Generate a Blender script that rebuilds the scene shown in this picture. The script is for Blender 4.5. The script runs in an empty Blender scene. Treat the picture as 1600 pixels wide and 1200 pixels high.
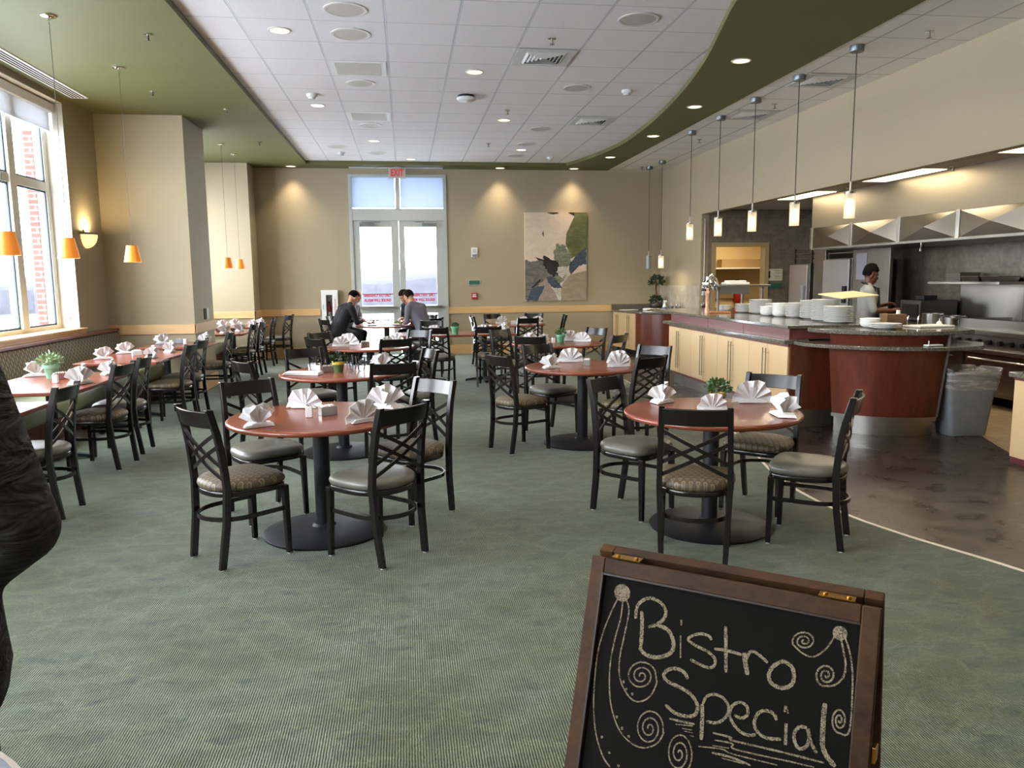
import bpy, math, random
import numpy as np
from mathutils import Vector, Matrix, Euler
R = math.radians
PI = math.pi
rnd = random.Random(7)
SC = bpy.context.scene
COL = SC.collection

# ------------------------------------------------------------------ camera
EYE = 1.58
def cam_axes(yaw, pit, rol):
    f = Vector((math.sin(yaw) * math.cos(pit), math.cos(yaw) * math.cos(pit), -math.sin(pit)))
    r = Vector((math.cos(yaw), -math.sin(yaw), 0))
    u = r.cross(f)
    c, s = math.cos(rol), math.sin(rol)
    return c * r + s * u, -s * r + c * u, f
cr, cu, cf = cam_axes(0.133074, 0.134697, -0.0097654)
cd = bpy.data.cameras.new('camera')
cd.sensor_fit = 'HORIZONTAL'; cd.sensor_width = 36; cd.lens = 1224.2 / 1600 * 36
cd.clip_start = 0.05; cd.clip_end = 900
cam = bpy.data.objects.new('camera', cd); COL.objects.link(cam)
cam.matrix_world = Matrix(((cr.x, cu.x, -cf.x, 0), (cr.y, cu.y, -cf.y, 0), (cr.z, cu.z, -cf.z, EYE), (0, 0, 0, 1)))
SC.camera = cam

# ------------------------------------------------------------------ exposure
SC.view_settings.view_transform = 'Standard'
SC.view_settings.look = 'None'
SC.view_settings.exposure = 0.78
SC.view_settings.gamma = 1.0
SC.view_settings.use_curve_mapping = False
SC.cycles.use_denoising = True
SC.cycles.max_bounces = 7
SC.cycles.diffuse_bounces = 4
SC.cycles.glossy_bounces = 4
SC.cycles.transmission_bounces = 6
SC.cycles.transparent_max_bounces = 12
SC.cycles.sample_clamp_indirect = 4.0
SC.cycles.caustics_reflective = False
SC.cycles.caustics_refractive = False

# ------------------------------------------------------------------ world: bright overcast sky
W = bpy.data.worlds.new('overcast_sky'); SC.world = W; W.use_nodes = True
wn = W.node_tree.nodes; wl = W.node_tree.links
bg = wn['Background']
tc = wn.new('ShaderNodeTexCoord'); sx = wn.new('ShaderNodeSeparateXYZ'); rp = wn.new('ShaderNodeValToRGB')
wl.new(tc.outputs['Generated'], sx.inputs[0]); wl.new(sx.outputs['Z'], rp.inputs[0])
rp.color_ramp.elements[0].position = 0.0; rp.color_ramp.elements[0].color = (0.96, 1.0, 0.99, 1)
rp.color_ramp.elements[1].position = 0.6; rp.color_ramp.elements[1].color = (0.80, 0.88, 1.0, 1)
e = rp.color_ramp.elements.new(0.10); e.color = (0.90, 0.96, 1.0, 1)
wl.new(rp.outputs[0], bg.inputs[0]); bg.inputs[1].default_value = 13

def area(name, loc, rot, sx_, sy_, power, color=(1, 1, 1), portal=False, shape='RECTANGLE', spread=180):
    l = bpy.data.lights.new(name, 'AREA'); l.shape = shape; l.size = sx_; l.size_y = sy_
    l.energy = power; l.color = color; l.spread = R(spread)
    if portal: l.cycles.is_portal = True
    o = bpy.data.objects.new(name, l); o.location = loc; o.rotation_euler = rot; COL.objects.link(o)
    return o
# portals only guide the sky light through the window and door openings
area('window_portal', (-4.34, 7.75, 2.36), (0, R(-90), 0), 2.7, 5.4, 1, portal=True)
area('alcove_window_portal', (-4.34, 14.2, 2.36), (0, R(-90), 0), 2.7, 2.7, 1, portal=True)
area('added_window_portal', (-4.34, 1.62, 2.36), (0, R(-90), 0), 2.7, 5.65, 1, portal=True)  # portal of the unseen window added for more daylight
area('glass_door_portal', (-0.1, 16.6, 1.9), (R(90), 0, R(180)), 1.9, 3.6, 1, portal=True)

# ------------------------------------------------------------------ mesh builder
class MB:
    def __init__(s): s.V = []; s.F = []; s.I = []; s.m = 0
    def add(s, vs, fs):
        b = len(s.V); s.V += [tuple(v) for v in vs]
        for f in fs: s.F.append([b + i for i in f]); s.I.append(s.m)
    def mat(s, i): s.m = i; return s
    def box(s, c, d, rz=0.0, M=None):
        hx, hy, hz = d[0] / 2, d[1] / 2, d[2] / 2
        ps = [Vector((x, y, z)) for z in (-hz, hz) for x, y in ((-hx, -hy), (hx, -hy), (hx, hy), (-hx, hy))]
        if M is not None: ps = [M @ p for p in ps]
        elif rz: q = Matrix.Rotation(rz, 3, 'Z'); ps = [q @ p for p in ps]
        c = Vector(c)
        s.add([p + c for p in ps], [(3, 2, 1, 0), (4, 5, 6, 7), (0, 1, 5, 4), (1, 2, 6, 5), (2, 3, 7, 6), (3, 0, 4, 7)]); return s
    def bb(s, x0, x1, y0, y1, z0, z1):
        return s.box(((x0 + x1) / 2, (y0 + y1) / 2, (z0 + z1) / 2), (abs(x1 - x0), abs(y1 - y0), abs(z1 - z0)))
    def prism(s, poly, z0, z1, cap=True):
        n = len(poly); vs = [(x, y, z0) for x, y in poly] + [(x, y, z1) for x, y in poly]
        fs = [(i, (i + 1) % n, n + (i + 1) % n, n + i) for i in range(n)]
        if cap: fs += [tuple(reversed(range(n))), tuple(range(n, 2 * n))]
        s.add(vs, fs); return s
    def loft(s, rings, closed=True, cap=True):
        n = len(rings[0]); vs = [p for r in rings for p in r]; fs = []
        for k in range(len(rings) - 1):
            for i in range(n if closed else n - 1):
                j = (i + 1) % n; fs.append((k * n + i, k * n + j, (k + 1) * n + j, (k + 1) * n + i))
        if cap: fs += [tuple(reversed(range(n))), tuple(range((len(rings) - 1) * n, len(rings) * n))]
        s.add(vs, fs); return s
    def lathe(s, prof, c=(0, 0, 0), seg=24, cap=True):
        rings = []
        for r, z in prof:
            rings.append([(c[0] + max(r, 1e-4) * math.cos(2 * PI * i / seg), c[1] + max(r, 1e-4) * math.sin(2 * PI * i / seg), c[2] + z) for i in range(seg)])
        return s.loft(rings, True, cap)
    def cyl(s, p0, p1, r0, r1=None, seg=12):
        return s.tube([p0, p1], [r0, r0 if r1 is None else r1], seg)
    def tube(s, pts, r, seg=8, closed=False):
        pts = [Vector(p) for p in pts]; n = len(pts); rr = r if isinstance(r, (list, tuple)) else [r] * n
        rings = []; prev = None
        for i, p in enumerate(pts):
            a = pts[(i - 1) % n] if (closed or i) else p; b = pts[(i + 1) % n] if (closed or i < n - 1) else p
            t = (b - a).normalized()
            if prev is None: u = t.orthogonal().normalized()
            else: u = (prev - t * prev.dot(t)); u = u.normalized() if u.length > 1e-6 else t.orthogonal().normalized()
            prev = u; w = t.cross(u)
            rings.append([p + (u * math.cos(2 * PI * k / seg) + w * math.sin(2 * PI * k / seg)) * rr[i] for k in range(seg)])
        if closed: rings.append(rings[0])
        return s.loft(rings, True, not closed)
    def strip(s, pts, w, h, up=None):
        """a flat bar of section w (along side) x h following pts; up = per point or constant normal of the h side"""
        pts = [Vector(p) for p in pts]; n = len(pts); rings = []
        for i, p in enumerate(pts):
            t = (pts[min(i + 1, n - 1)] - pts[max(i - 1, 0)]).normalized()
            u = Vector(up[i] if isinstance(up, list) else (up or (0, 0, 1))); u = (u - t * u.dot(t)).normalized(); sd = t.cross(u)
            rings.append([p + sd * a * w / 2 + u * b * h / 2 for a, b in ((-1, -1), (1, -1), (1, 1), (-1, 1))])
        return s.loft(rings)
    def ell(s, c, r, seg=16, rings=10, M=None):
        vs = []; fs = []
        for k in range(rings + 1):
            th = PI * k / rings
            for i in range(seg):
                ph = 2 * PI * i / seg
                p = Vector((r[0] * math.sin(th) * math.cos(ph), r[1] * math.sin(th) * math.sin(ph), r[2] * math.cos(th)))
                if M is not None: p = M @ p
                vs.append(p + Vector(c))
        for k in range(rings):
            for i in range(seg):
                j = (i + 1) % seg; fs.append((k * seg + i, (k + 1) * seg + i, (k + 1) * seg + j, k * seg + j))
        s.add(vs, fs); return s
    def quad(s, a, b, c, d): s.add([a, b, c, d], [(0, 1, 2, 3)]); return s
    def xform(s, M): s.V = [tuple(M @ Vector(v)) for v in s.V]; return s
    def build(s, name, mats, parent=None, smooth=35, bevel=0, bseg=2, solid=0, sub=0, fix=True):
        me = bpy.data.meshes.new(name); me.from_pydata(s.V, [], s.F)
        mats = mats if isinstance(mats, (list, tuple)) else [mats]
        for m in mats: me.materials.append(m)
        if len(mats) > 1: me.polygons.foreach_set('material_index', s.I)
        if fix:
            import bmesh
            bm = bmesh.new(); bm.from_mesh(me); bmesh.ops.recalc_face_normals(bm, faces=bm.faces[:]); bm.to_mesh(me); bm.free()
        if smooth:
            me.polygons.foreach_set('use_smooth', [True] * len(me.polygons)); me.set_sharp_from_angle(angle=R(smooth))
        o = bpy.data.objects.new(name, me); COL.objects.link(o)
        if parent is not None: o.parent = parent
        if solid: m = o.modifiers.new('thickness', 'SOLIDIFY'); m.thickness = solid; m.offset = 0
        if bevel:
            m = o.modifiers.new('bevel', 'BEVEL'); m.width = bevel; m.segments = bseg; m.limit_method = 'ANGLE'; m.angle_limit = R(40); m.harden_normals = True
        if sub: m = o.modifiers.new('subd', 'SUBSURF'); m.levels = sub; m.render_levels = sub
        return o

def tag(o, label=None, cat=None, group=None, kind=None):
    if label: o['label'] = label
    if cat: o['category'] = cat
    if group: o['group'] = group
    if kind: o['kind'] = kind
    return o
def thing(name, label, cat, loc=(0, 0, 0), rz=0.0, group=None):
    o = bpy.data.objects.new(name, None); COL.objects.link(o); o.empty_display_size = 0.1
    o.location = loc; o.rotation_euler = (0, 0, rz)
    return tag(o, label, cat, group)
def struct(name, mb, mat, parent=None, **kw):
    o = mb.build(name, mat, parent, **kw)
    if parent is None: o['kind'] = 'structure'
    return o
def dup(root, loc, rz, label=None, group=None):
    r = root.copy(); COL.objects.link(r); r.location = loc; r.rotation_euler = (0, 0, rz)
    if label: r['label'] = label
    if group: r['group'] = group
    for ch in root.children:
        c = ch.copy(); COL.objects.link(c); c.parent = r
        for g in ch.children:
            d = g.copy(); COL.objects.link(d); d.parent = c
    return r
USED = {}
def place(proto, loc, rz, label, group=None):
    """the first call moves the thing that was built; later calls copy it with its parts"""
    if proto.name not in USED:
        USED[proto.name] = 1; proto.location = loc; proto.rotation_euler = (0, 0, rz); proto['label'] = label
        if group: proto['group'] = group
        return proto
    return dup(proto, loc, rz, label, group)

# ------------------------------------------------------------------ materials
def srgb(h):
    h = h.lstrip('#'); out = []
    for i in (0, 2, 4):
        c = int(h[i:i + 2], 16) / 255
        out.append(c / 12.92 if c <= 0.04045 else ((c + 0.055) / 1.055) ** 2.4)
    return tuple(out) + (1,)
class NT:
    def __init__(s, name):
        s.mt = bpy.data.materials.new(name); s.mt.use_nodes = True
        s.t = s.mt.node_tree; s.n = s.t.nodes; s.l = s.t.links; s.b = s.n['Principled BSDF']
    def new(s, typ, **kw):
        o = s.n.new(typ)
        for k, v in kw.items(): setattr(o, k, v)
        return o
    def put(s, sock, v):
        if hasattr(v, 'is_linked') or hasattr(v, 'links'): s.l.new(v, sock)
        else: sock.default_value = v
    def math(s, op, a, b=0.0, c=None):
        o = s.new('ShaderNodeMath', operation=op); s.put(o.inputs[0], a); s.put(o.inputs[1], b)
        if c is not None: s.put(o.inputs[2], c)
        return o.outputs[0]
    def coord(s, kind='Object'): return s.new('ShaderNodeTexCoord').outputs[kind]
    def pos(s): return s.new('ShaderNodeNewGeometry').outputs['Position']
    def sep(s, v): o = s.new('ShaderNodeSeparateXYZ'); s.l.new(v, o.inputs[0]); return o.outputs
    def comb(s, x, y, z):
        o = s.new('ShaderNodeCombineXYZ'); s.put(o.inputs[0], x); s.put(o.inputs[1], y); s.put(o.inputs[2], z); return o.outputs[0]
    def mapping(s, v, loc=(0, 0, 0), rot=(0, 0, 0), sc=(1, 1, 1)):
        o = s.new('ShaderNodeMapping'); s.l.new(v, o.inputs[0]); o.inputs[1].default_value = loc; o.inputs[2].default_value = rot; o.inputs[3].default_value = sc; return o.outputs[0]
    def noise(s, v, scale, detail=3, rough=0.5, dist=0.0):
        o = s.new('ShaderNodeTexNoise'); s.l.new(v, o.inputs['Vector']); o.inputs['Scale'].default_value = scale; o.inputs['Detail'].default_value = detail
        o.inputs['Roughness'].default_value = rough; o.inputs['Distortion'].default_value = dist; return o.outputs[0]
    def ramp(s, fac, stops, interp='LINEAR'):
        o = s.new('ShaderNodeValToRGB'); s.l.new(fac, o.inputs[0]); cr_ = o.color_ramp; cr_.interpolation = interp
        cr_.elements[0].position, cr_.elements[0].color = stops[0][0], stops[0][1]
        cr_.elements[1].position, cr_.elements[1].color = stops[-1][0], stops[-1][1]
        for p, c in stops[1:-1]: e_ = cr_.elements.new(p); e_.color = c
        return o.outputs[0]
    def mix(s, f, a, b, blend='MIX'):
        o = s.new('ShaderNodeMix', data_type='RGBA', blend_type=blend); s.put(o.inputs[0], f); s.put(o.inputs[6], a); s.put(o.inputs[7], b); return o.outputs[2]
    def bump(s, h, strength=0.3, dist=0.01):
        o = s.new('ShaderNodeBump'); s.l.new(h, o.inputs['Height']); o.inputs['Strength'].default_value = strength; o.inputs['Distance'].default_value = dist
        s.l.new(o.outputs[0], s.b.inputs['Normal'])
    def set(s, col=None, rough=None, metal=None, **kw):
        if col is not None: s.put(s.b.inputs['Base Color'], col)
        if rough is not None: s.put(s.b.inputs['Roughness'], rough)
        if metal is not None: s.put(s.b.inputs['Metallic'], metal)
        for k, v in kw.items(): s.put(s.b.inputs[k], v)
        return s
def plain(name, hexcol, rough=0.5, metal=0.0, var=0.0, vs=8, bump=0.0, bs=120, **kw):
    t = NT(name); c = srgb(hexcol)
    if var:
        n = t.noise(t.coord(), vs, 4); d = tuple(max(0, x * (1 - var)) for x in c[:3]) + (1,); b = tuple(min(1, x * (1 + var)) for x in c[:3]) + (1,)
        t.set(t.ramp(n, [(0.3, d), (0.7, b)]))
    else: t.set(c)
    t.set(None, rough, metal, **kw)
    if bump: t.bump(t.noise(t.coord(), bs, 3), bump, 0.004)
    return t.mt
def emit(name, hexcol, strength):
    t = NT(name); t.set((0.8, 0.8, 0.8, 1), 0.6); t.b.inputs['Emission Color'].default_value = srgb(hexcol); t.b.inputs['Emission Strength'].default_value = strength
    return t.mt
def wood(name, c0, c1, rough=0.35, scale=6, axis='Z', ring=1.0, spec=0.5):
    t = NT(name); sc = {'X': (0.12, 1, 1), 'Y': (1, 0.12, 1), 'Z': (1, 1, 0.12)}[axis]
    v = t.mapping(t.coord(), sc=sc); n = t.noise(v, scale, 5, 0.6, 0.8); f = t.noise(v, scale * 9, 3, 0.6)
    h = t.math('ADD', t.math('MULTIPLY', n, 0.75), t.math('MULTIPLY', f, 0.25))
    t.set(t.ramp(h, [(0.36, srgb(c0)), (0.64, srgb(c1))]), rough); t.b.inputs['Specular IOR Level'].default_value = spec
    t.bump(f, 0.08, 0.002)
    return t.mt
# ------------------------------------------------------------------ shared materials
T = 0.64367                                   # ceiling tile pitch
def mk_ceiling(name, ox, oy, tone):
    t = NT(name); x, y, z = t.sep(t.pos())
    def lines(c, o, half, off=0.0):
        f = t.math('FRACT', t.math('DIVIDE', t.math('SUBTRACT', c, o + off), T))
        d = t.math('ABSOLUTE', t.math('SUBTRACT', f, 0.5))
        return t.math('GREATER_THAN', d, 0.5 - half / T)
    bar = t.math('MAXIMUM', lines(x, ox, 0.013), lines(y, oy, 0.010))
    groove = t.math('MAXIMUM', lines(x, ox, 0.004), lines(y, oy, 0.0030, 0.009))
    edge = t.math('MAXIMUM', lines(x, ox, 0.0025, 0.0145), 0.0)  # groove and edge: shadow lines along the T-bars, put into the colour
    n = t.noise(t.pos(), 160, 2); n2 = t.noise(t.pos(), 0.9, 2)
    base = t.ramp(n, [(0.35, srgb(tone[0])), (0.7, srgb(tone[1]))])
    c = t.mix(bar, base, srgb(tone[2])); c = t.mix(t.math('MULTIPLY', t.math('MAXIMUM', groove, edge), 0.75), c, srgb(tone[3]))
    t.set(c, 0.85); t.b.inputs['Specular IOR Level'].default_value = 0.2
    t.bump(bar, 0.25, 0.006)
    return t.mt
m_tile_ceiling = mk_ceiling('ceiling_tile', -1.40506, 7.4579, ('f1eff1', 'f8f6f8', 'dcdadd', '8a8a8d'))
m_tile_ceiling_r = mk_ceiling('ceiling_tile_right', 4.508, 8.538, ('efece8', 'f6f4f0', 'dedad5', '8a8780'))
m_green = plain('green_paint', '575630', 0.6, var=0.03, vs=2)
m_green.node_tree.nodes['Principled BSDF'].inputs['Specular IOR Level'].default_value = 0.35
m_wall = plain('cream_paint', 'a3957a', 0.75, var=0.02, vs=1.5, bump=0.04, bs=300)
m_wall_w = plain('cream_white_paint', 'e6e1d2', 0.7)
m_maple = wood('maple_trim', 'c9a06a', 'd9b27c', 0.4, 5, 'X')
m_maple_y = wood('maple_trim_lengthwise', 'c9a06a', 'd9b27c', 0.4, 5, 'Y')
m_cherry = wood('cherry_laminate', '6a3222', '82432e', 0.24, 5, 'X')
m_cherry_edge = plain('cherry_edge', '74301f', 0.2)
m_mahog = wood('mahogany_panel', '4c2014', '6b3120', 0.3, 5, 'Z')
m_mahog_x = wood('mahogany_band', '5c2f28', '70403a', 0.35, 6, 'Y')
m_door_cream = plain('cream_laminate', 'cfb083', 0.35, var=0.015, vs=2)
m_black = plain('black_metal', '14151a', 0.5, 0.2, var=0.2, vs=40)
m_chairmetal = plain('bronze_black_metal', '191513', 0.24, 0.15)
m_steel = plain('brushed_steel', 'a5a29c', 0.30, 1.0, var=0.06, vs=3)
m_steel_dk = plain('dull_steel', '8a8781', 0.38, 1.0, var=0.10, vs=4)
m_chrome = plain('chrome', 'd6d6d6', 0.08, 1.0)
m_brass = plain('brass', 'b8893c', 0.25, 1.0)
m_white = plain('white_paint', 'e9e9e6', 0.5)
m_white_gloss = plain('white_china', 'e2e2e0', 0.12)
m_napkin = plain('white_linen', 'dfdee0', 0.85, bump=0.15, bs=600)
m_grayframe = plain('grey_metal_frame', 'b4b7b2', 0.4)
m_grey_lt = plain('light_grey_plastic', 'c6c7c4', 0.5)
m_grey_mid = plain('grey_plastic', '83868a', 0.5)
m_dark = plain('dark_gap', '14130f', 0.8)
m_red = plain('red_paint', 'a3201c', 0.35)
m_green_sign = plain('green_sign', '2f5d4c', 0.5)
m_green_pot = plain('green_glaze', '5f9c78', 0.3, var=0.08, vs=10)
m_soil = plain('soil', '2c2118', 0.95)
m_leaf = plain('leaf', '3f6131', 0.55, var=0.35, vs=30)
m_leaf_pale = plain('pale_leaf', '8aa27a', 0.55, var=0.25, vs=30)
m_leaf_dk = plain('dark_leaf', '26391d', 0.6, var=0.4, vs=25)
m_bark = plain('bark', '5a3a22', 0.9, var=0.3, vs=20)
def mk_glass(name, rough=0.0, tint=(1, 1, 1, 1), shine=0.08):
    """thin clear pane: mostly transparent with a fresnel reflection"""
    t = NT(name); tr = t.new('ShaderNodeBsdfTransparent'); tr.inputs[0].default_value = tint
    gl = t.new('ShaderNodeBsdfGlossy'); gl.inputs['Roughness'].default_value = rough
    fr = t.new('ShaderNodeFresnel'); fr.inputs[0].default_value = 1.45
    mx = t.new('ShaderNodeMixShader'); t.l.new(t.math('MULTIPLY', fr.outputs[0], 0.9), mx.inputs[0])
    t.l.new(tr.outputs[0], mx.inputs[1]); t.l.new(gl.outputs[0], mx.inputs[2]); t.l.new(mx.outputs[0], t.n['Material Output'].inputs[0])
    return t.mt
m_glass = mk_glass('window_glass')
m_glass_item = mk_glass('drinking_glass', 0.02, (0.93, 0.95, 0.96, 1))
def mk_cloth(name, c, tr):
    t = NT(name); t.set(c, 0.8); tl = t.new('ShaderNodeBsdfTranslucent'); tl.inputs[0].default_value = tr; ad = t.new('ShaderNodeAddShader')
    t.l.new(t.b.outputs[0], ad.inputs[0]); t.l.new(tl.outputs[0], ad.inputs[1]); t.l.new(ad.outputs[0], t.n['Material Output'].inputs[0]); return t.mt
m_frost = mk_cloth('transom_blind', (0.35, 0.40, 0.47, 1), (0.19, 0.207, 0.236, 1)); m_shade = mk_cloth('shade_cloth', (0.62, 0.62, 0.63, 1), (0.22, 0.222, 0.23, 1))
def mk_carpet():
    t = NT('ribbed_carpet'); p = t.pos()
    big = t.noise(t.mapping(p, sc=(1, 1.3, 1)), 1.6, 3, 0.55, 0.8)
    mid = t.noise(t.mapping(p, rot=(0, 0, R(12)), sc=(1, 2.4, 1)), 3.2, 3, 0.6, 1.8)
    rip = t.noise(t.mapping(p, rot=(0, 0, R(-8)), sc=(1, 4.5, 1)), 4.5, 4, 0.65, 1.2)
    w = t.new('ShaderNodeTexWave', wave_type='BANDS', bands_direction='X'); t.l.new(p, w.inputs[0])
    w.inputs['Scale'].default_value = 33; w.inputs['Distortion'].default_value = 1.4; w.inputs['Detail'].default_value = 2; w.inputs['Detail Scale'].default_value = 1.2
    tuft = t.noise(t.mapping(p, sc=(1, 0.4, 1)), 170, 2)
    ring = t.math('FRACT', t.math('MULTIPLY', mid, 5.0)); ringm = t.ramp(ring, [(0.0, (1, 1, 1, 1)), (0.14, (0, 0, 0, 1))])
    col = t.ramp(big, [(0.34, srgb('585d47')), (0.5, srgb('626854')), (0.66, srgb('656e5f'))])
    bn_ = t.noise(t.mapping(p, loc=(3, 9, 0), sc=(1, 1.8, 1)), 7.0, 2, 0.5, 0.6); bl = t.ramp(bn_, [(0.60, (0, 0, 0, 1)), (0.72, (1, 1, 1, 1))]); col = t.mix(t.math('MULTIPLY', bl, 0.6), col, srgb('34454c'))
    ol = t.ramp(mid, [(0.28, (1, 1, 1, 1)), (0.43, (0, 0, 0, 1))]); col = t.mix(t.math('MULTIPLY', ol, 0.55), col, srgb('4f4d34'))
    rp_ = t.ramp(rip, [(0.30, (1, 1, 1, 1)), (0.46, (0, 0, 0, 1))]); col = t.mix(t.math('MULTIPLY', rp_, 0.5), col, srgb('444c3c'))
    col = t.mix(t.math('MULTIPLY', ringm, 0.2), col, srgb('9ba08d'))
    px_, py_, pz_ = t.sep(p); nx_ = t.noise(p, 5.0, 3, 0.6); ny_ = t.noise(t.mapping(p, loc=(7, 3, 0)), 5.0, 3, 0.6)
    u = t.math('DIVIDE', t.math('ADD', px_, t.math('MULTIPLY', nx_, 0.30)), 0.30); v = t.math('DIVIDE', t.math('ADD', py_, t.math('MULTIPLY', ny_, 0.26)), 0.17)
    u = t.math('ADD', u, t.math('MULTIPLY', t.math('MODULO', t.math('FLOOR', v), 2.0), 0.5))
    fu = t.math('SUBTRACT', t.math('FRACT', u), 0.5); fv = t.math('FRACT', v)
    d_ = t.math('SQRT', t.math('ADD', t.math('MULTIPLY', t.math('MULTIPLY', fu, fu), 3.2), t.math('MULTIPLY', t.math('SUBTRACT', 1.0, fv), t.math('SUBTRACT', 1.0, fv))))
    arcl = t.ramp(t.math('ABSOLUTE', t.math('SUBTRACT', d_, 0.86)), [(0.0, (1, 1, 1, 1)), (0.07, (0, 0, 0, 1))]); fill = t.ramp(d_, [(0.35, (1, 1, 1, 1)), (0.95, (0, 0, 0, 1))])
    col = t.mix(t.math('MULTIPLY', fill, t.math('MULTIPLY', mid, 0.6)), col, srgb('404a3a')); col = t.mix(t.math('MULTIPLY', t.math('MULTIPLY', arcl, nx_), 0.30), col, srgb('8f9682'))
    rib = t.math('ADD', t.math('MULTIPLY', w.outputs['Fac'], 0.7), t.math('MULTIPLY', tuft, 0.45))
    k = t.ramp(rib, [(0.22, (0.08, 0.085, 0.075, 1)), (0.60, (1.14, 1.15, 1.08, 1))])
    t.set(t.mix(1.0, col, k, 'MULTIPLY'), 0.9); t.b.inputs['Specular IOR Level'].default_value = 0.15
    t.b.inputs['Sheen Weight'].default_value = 0.22; t.b.inputs['Sheen Roughness'].default_value = 0.4
    t.bump(rib, 0.5, 0.006); return t.mt
m_carpet = mk_carpet()
def mk_floor_tile():
    t = NT('dark_porcelain_tile'); p = t.mapping(t.pos(), rot=(0, 0, R(32))); x, y, z = t.sep(p)
    def ln(c, pitch, half): return t.math('GREATER_THAN', t.math('ABSOLUTE', t.math('SUBTRACT', t.math('FRACT', t.math('DIVIDE', c, pitch)), 0.5)), 0.5 - half / pitch)
    g = t.math('MAXIMUM', ln(x, 0.62, 0.003), ln(y, 0.62, 0.003))
    n = t.noise(p, 3.5, 6, 0.62, 0.6); s = t.noise(t.mapping(p, rot=(0, 0, R(20)), sc=(1, 5, 1)), 9, 5, 0.7, 1.5)
    c = t.ramp(n, [(0.3, srgb('27221f')), (0.68, srgb('38312d'))]); vein = t.ramp(s, [(0.66, (0, 0, 0, 1)), (0.8, (1, 1, 1, 1))])
    c = t.mix(t.math('MULTIPLY', vein, 0.35), c, srgb('5c5249')); c = t.mix(g, c, srgb('1c1a18'))
    t.set(c, t.ramp(n, [(0.3, (0.22,) * 3 + (1,)), (0.7, (0.42,) * 3 + (1,))])); t.bump(n, 0.06, 0.004); return t.mt
m_floor_tile = mk_floor_tile()
def mk_brick(name, c1, c2, mortar, w, h, ms=0.012, rough=0.7, off=0.5, vec=None, mot=None, axes='XZ'):
    t = NT(name); p = t.pos(); x, y, z = t.sep(p); a = {'X': x, 'Y': y, 'Z': z}
    v = t.comb(a[axes[0]], a[axes[1]], 0.0)
    b = t.new('ShaderNodeTexBrick'); t.l.new(v, b.inputs['Vector']); b.offset = off
    b.inputs['Scale'].default_value = 1.0; b.inputs['Brick Width'].default_value = w; b.inputs['Row Height'].default_value = h; b.inputs['Mortar Size'].default_value = ms
    b.inputs['Color1'].default_value = srgb(c1); b.inputs['Color2'].default_value = srgb(c2); b.inputs['Mortar'].default_value = srgb(mortar)
    c = b.outputs['Color']
    if mot:
        n = t.noise(p, 7, 6, 0.65, 0.7); c = t.mix(0.6, c, t.ramp(n, [(0.32, srgb(mot[0])), (0.66, srgb(mot[1]))]))
    t.set(c, rough); t.bump(b.outputs['Fac'], -0.25, 0.004); return t.mt
m_brick = mk_brick('red_brick', '4b231c', '572c25', '55504b', 0.21, 0.075, 0.012, 0.85, axes='XZ')
m_stone = mk_brick('stone_tile', '6b6154', '7a6f60', '4f473d', 0.33, 0.33, 0.004, 0.4, mot=('4c4438', '85796a'), axes='XZ')
m_stone_y = mk_brick('stone_tile_side', '70685d', '80776a', '575046', 0.33, 0.33, 0.004, 0.35, mot=('544d43', '8f8577'), axes='YZ')
m_splash = mk_brick('grey_splash_tile', 'a59a89', 'b4aa9a', '8d8375', 0.20, 0.30, 0.004, 0.4, mot=('8d8272', 'c0b6a6'), axes='YZ')
m_quarry = mk_brick('quarry_tile', '8c7659', '967f62', '776449', 0.15, 0.15, 0.006, 0.6, 0.0, axes='XY')
def mk_granite():
    t = NT('granite'); p = t.pos(); n = t.noise(p, 55, 6, 0.7); v = t.new('ShaderNodeTexVoronoi'); t.l.new(p, v.inputs[0]); v.inputs['Scale'].default_value = 120
    c = t.ramp(n, [(0.36, srgb('2e2c27')), (0.52, srgb('57534a')), (0.66, srgb('8d8676'))])
    t.set(t.mix(0.3, c, t.ramp(v.outputs['Distance'], [(0.1, srgb('24221f')), (0.7, srgb('7d7768'))])), 0.08); return t.mt
m_granite = mk_granite()
def mk_pattern(name, base, line, light, s=26.0, gloss=0.55):
    """woven fabric with rows of teardrop loops"""
    t = NT(name); x, y, z = t.sep(t.coord())
    u = t.math('MULTIPLY', x, s); v = t.math('MULTIPLY', y, s)
    row = t.math('FLOOR', v); u2 = t.math('ADD', u, t.math('MULTIPLY', t.math('MODULO', row, 2.0), 0.5))
    fu = t.math('SUBTRACT', t.math('FRACT', u2), 0.5); fv = t.math('SUBTRACT', t.math('FRACT', v), 0.5)
    wob = t.math('MULTIPLY', t.math('ADD', fv, 0.55), 0.9)
    d = t.math('SQRT', t.math('ADD', t.math('POWER', t.math('DIVIDE', fu, t.math('MAXIMUM', wob, 0.15)), 2.0), t.math('POWER', fv, 2.0)))
    ring = t.math('SUBTRACT', 1.0, t.math('MINIMUM', t.math('MULTIPLY', t.math('ABSOLUTE', t.math('SUBTRACT', d, 0.40)), 11.0), 1.0))
    inner = t.math('LESS_THAN', d, 0.38); n = t.noise(t.coord(), 40, 2)
    c = t.mix(t.math('MULTIPLY', inner, n), srgb(base), srgb(light)); c = t.mix(ring, c, srgb(line))
    t.set(c, gloss); t.bump(ring, 0.15, 0.001); return t.mt
m_seat_pat = mk_pattern('loop_fabric', '4b4030', '8f8262', '6a5c42')
m_vinyl = plain('grey_vinyl', '605e54', 0.38, var=0.06, vs=6)
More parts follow.
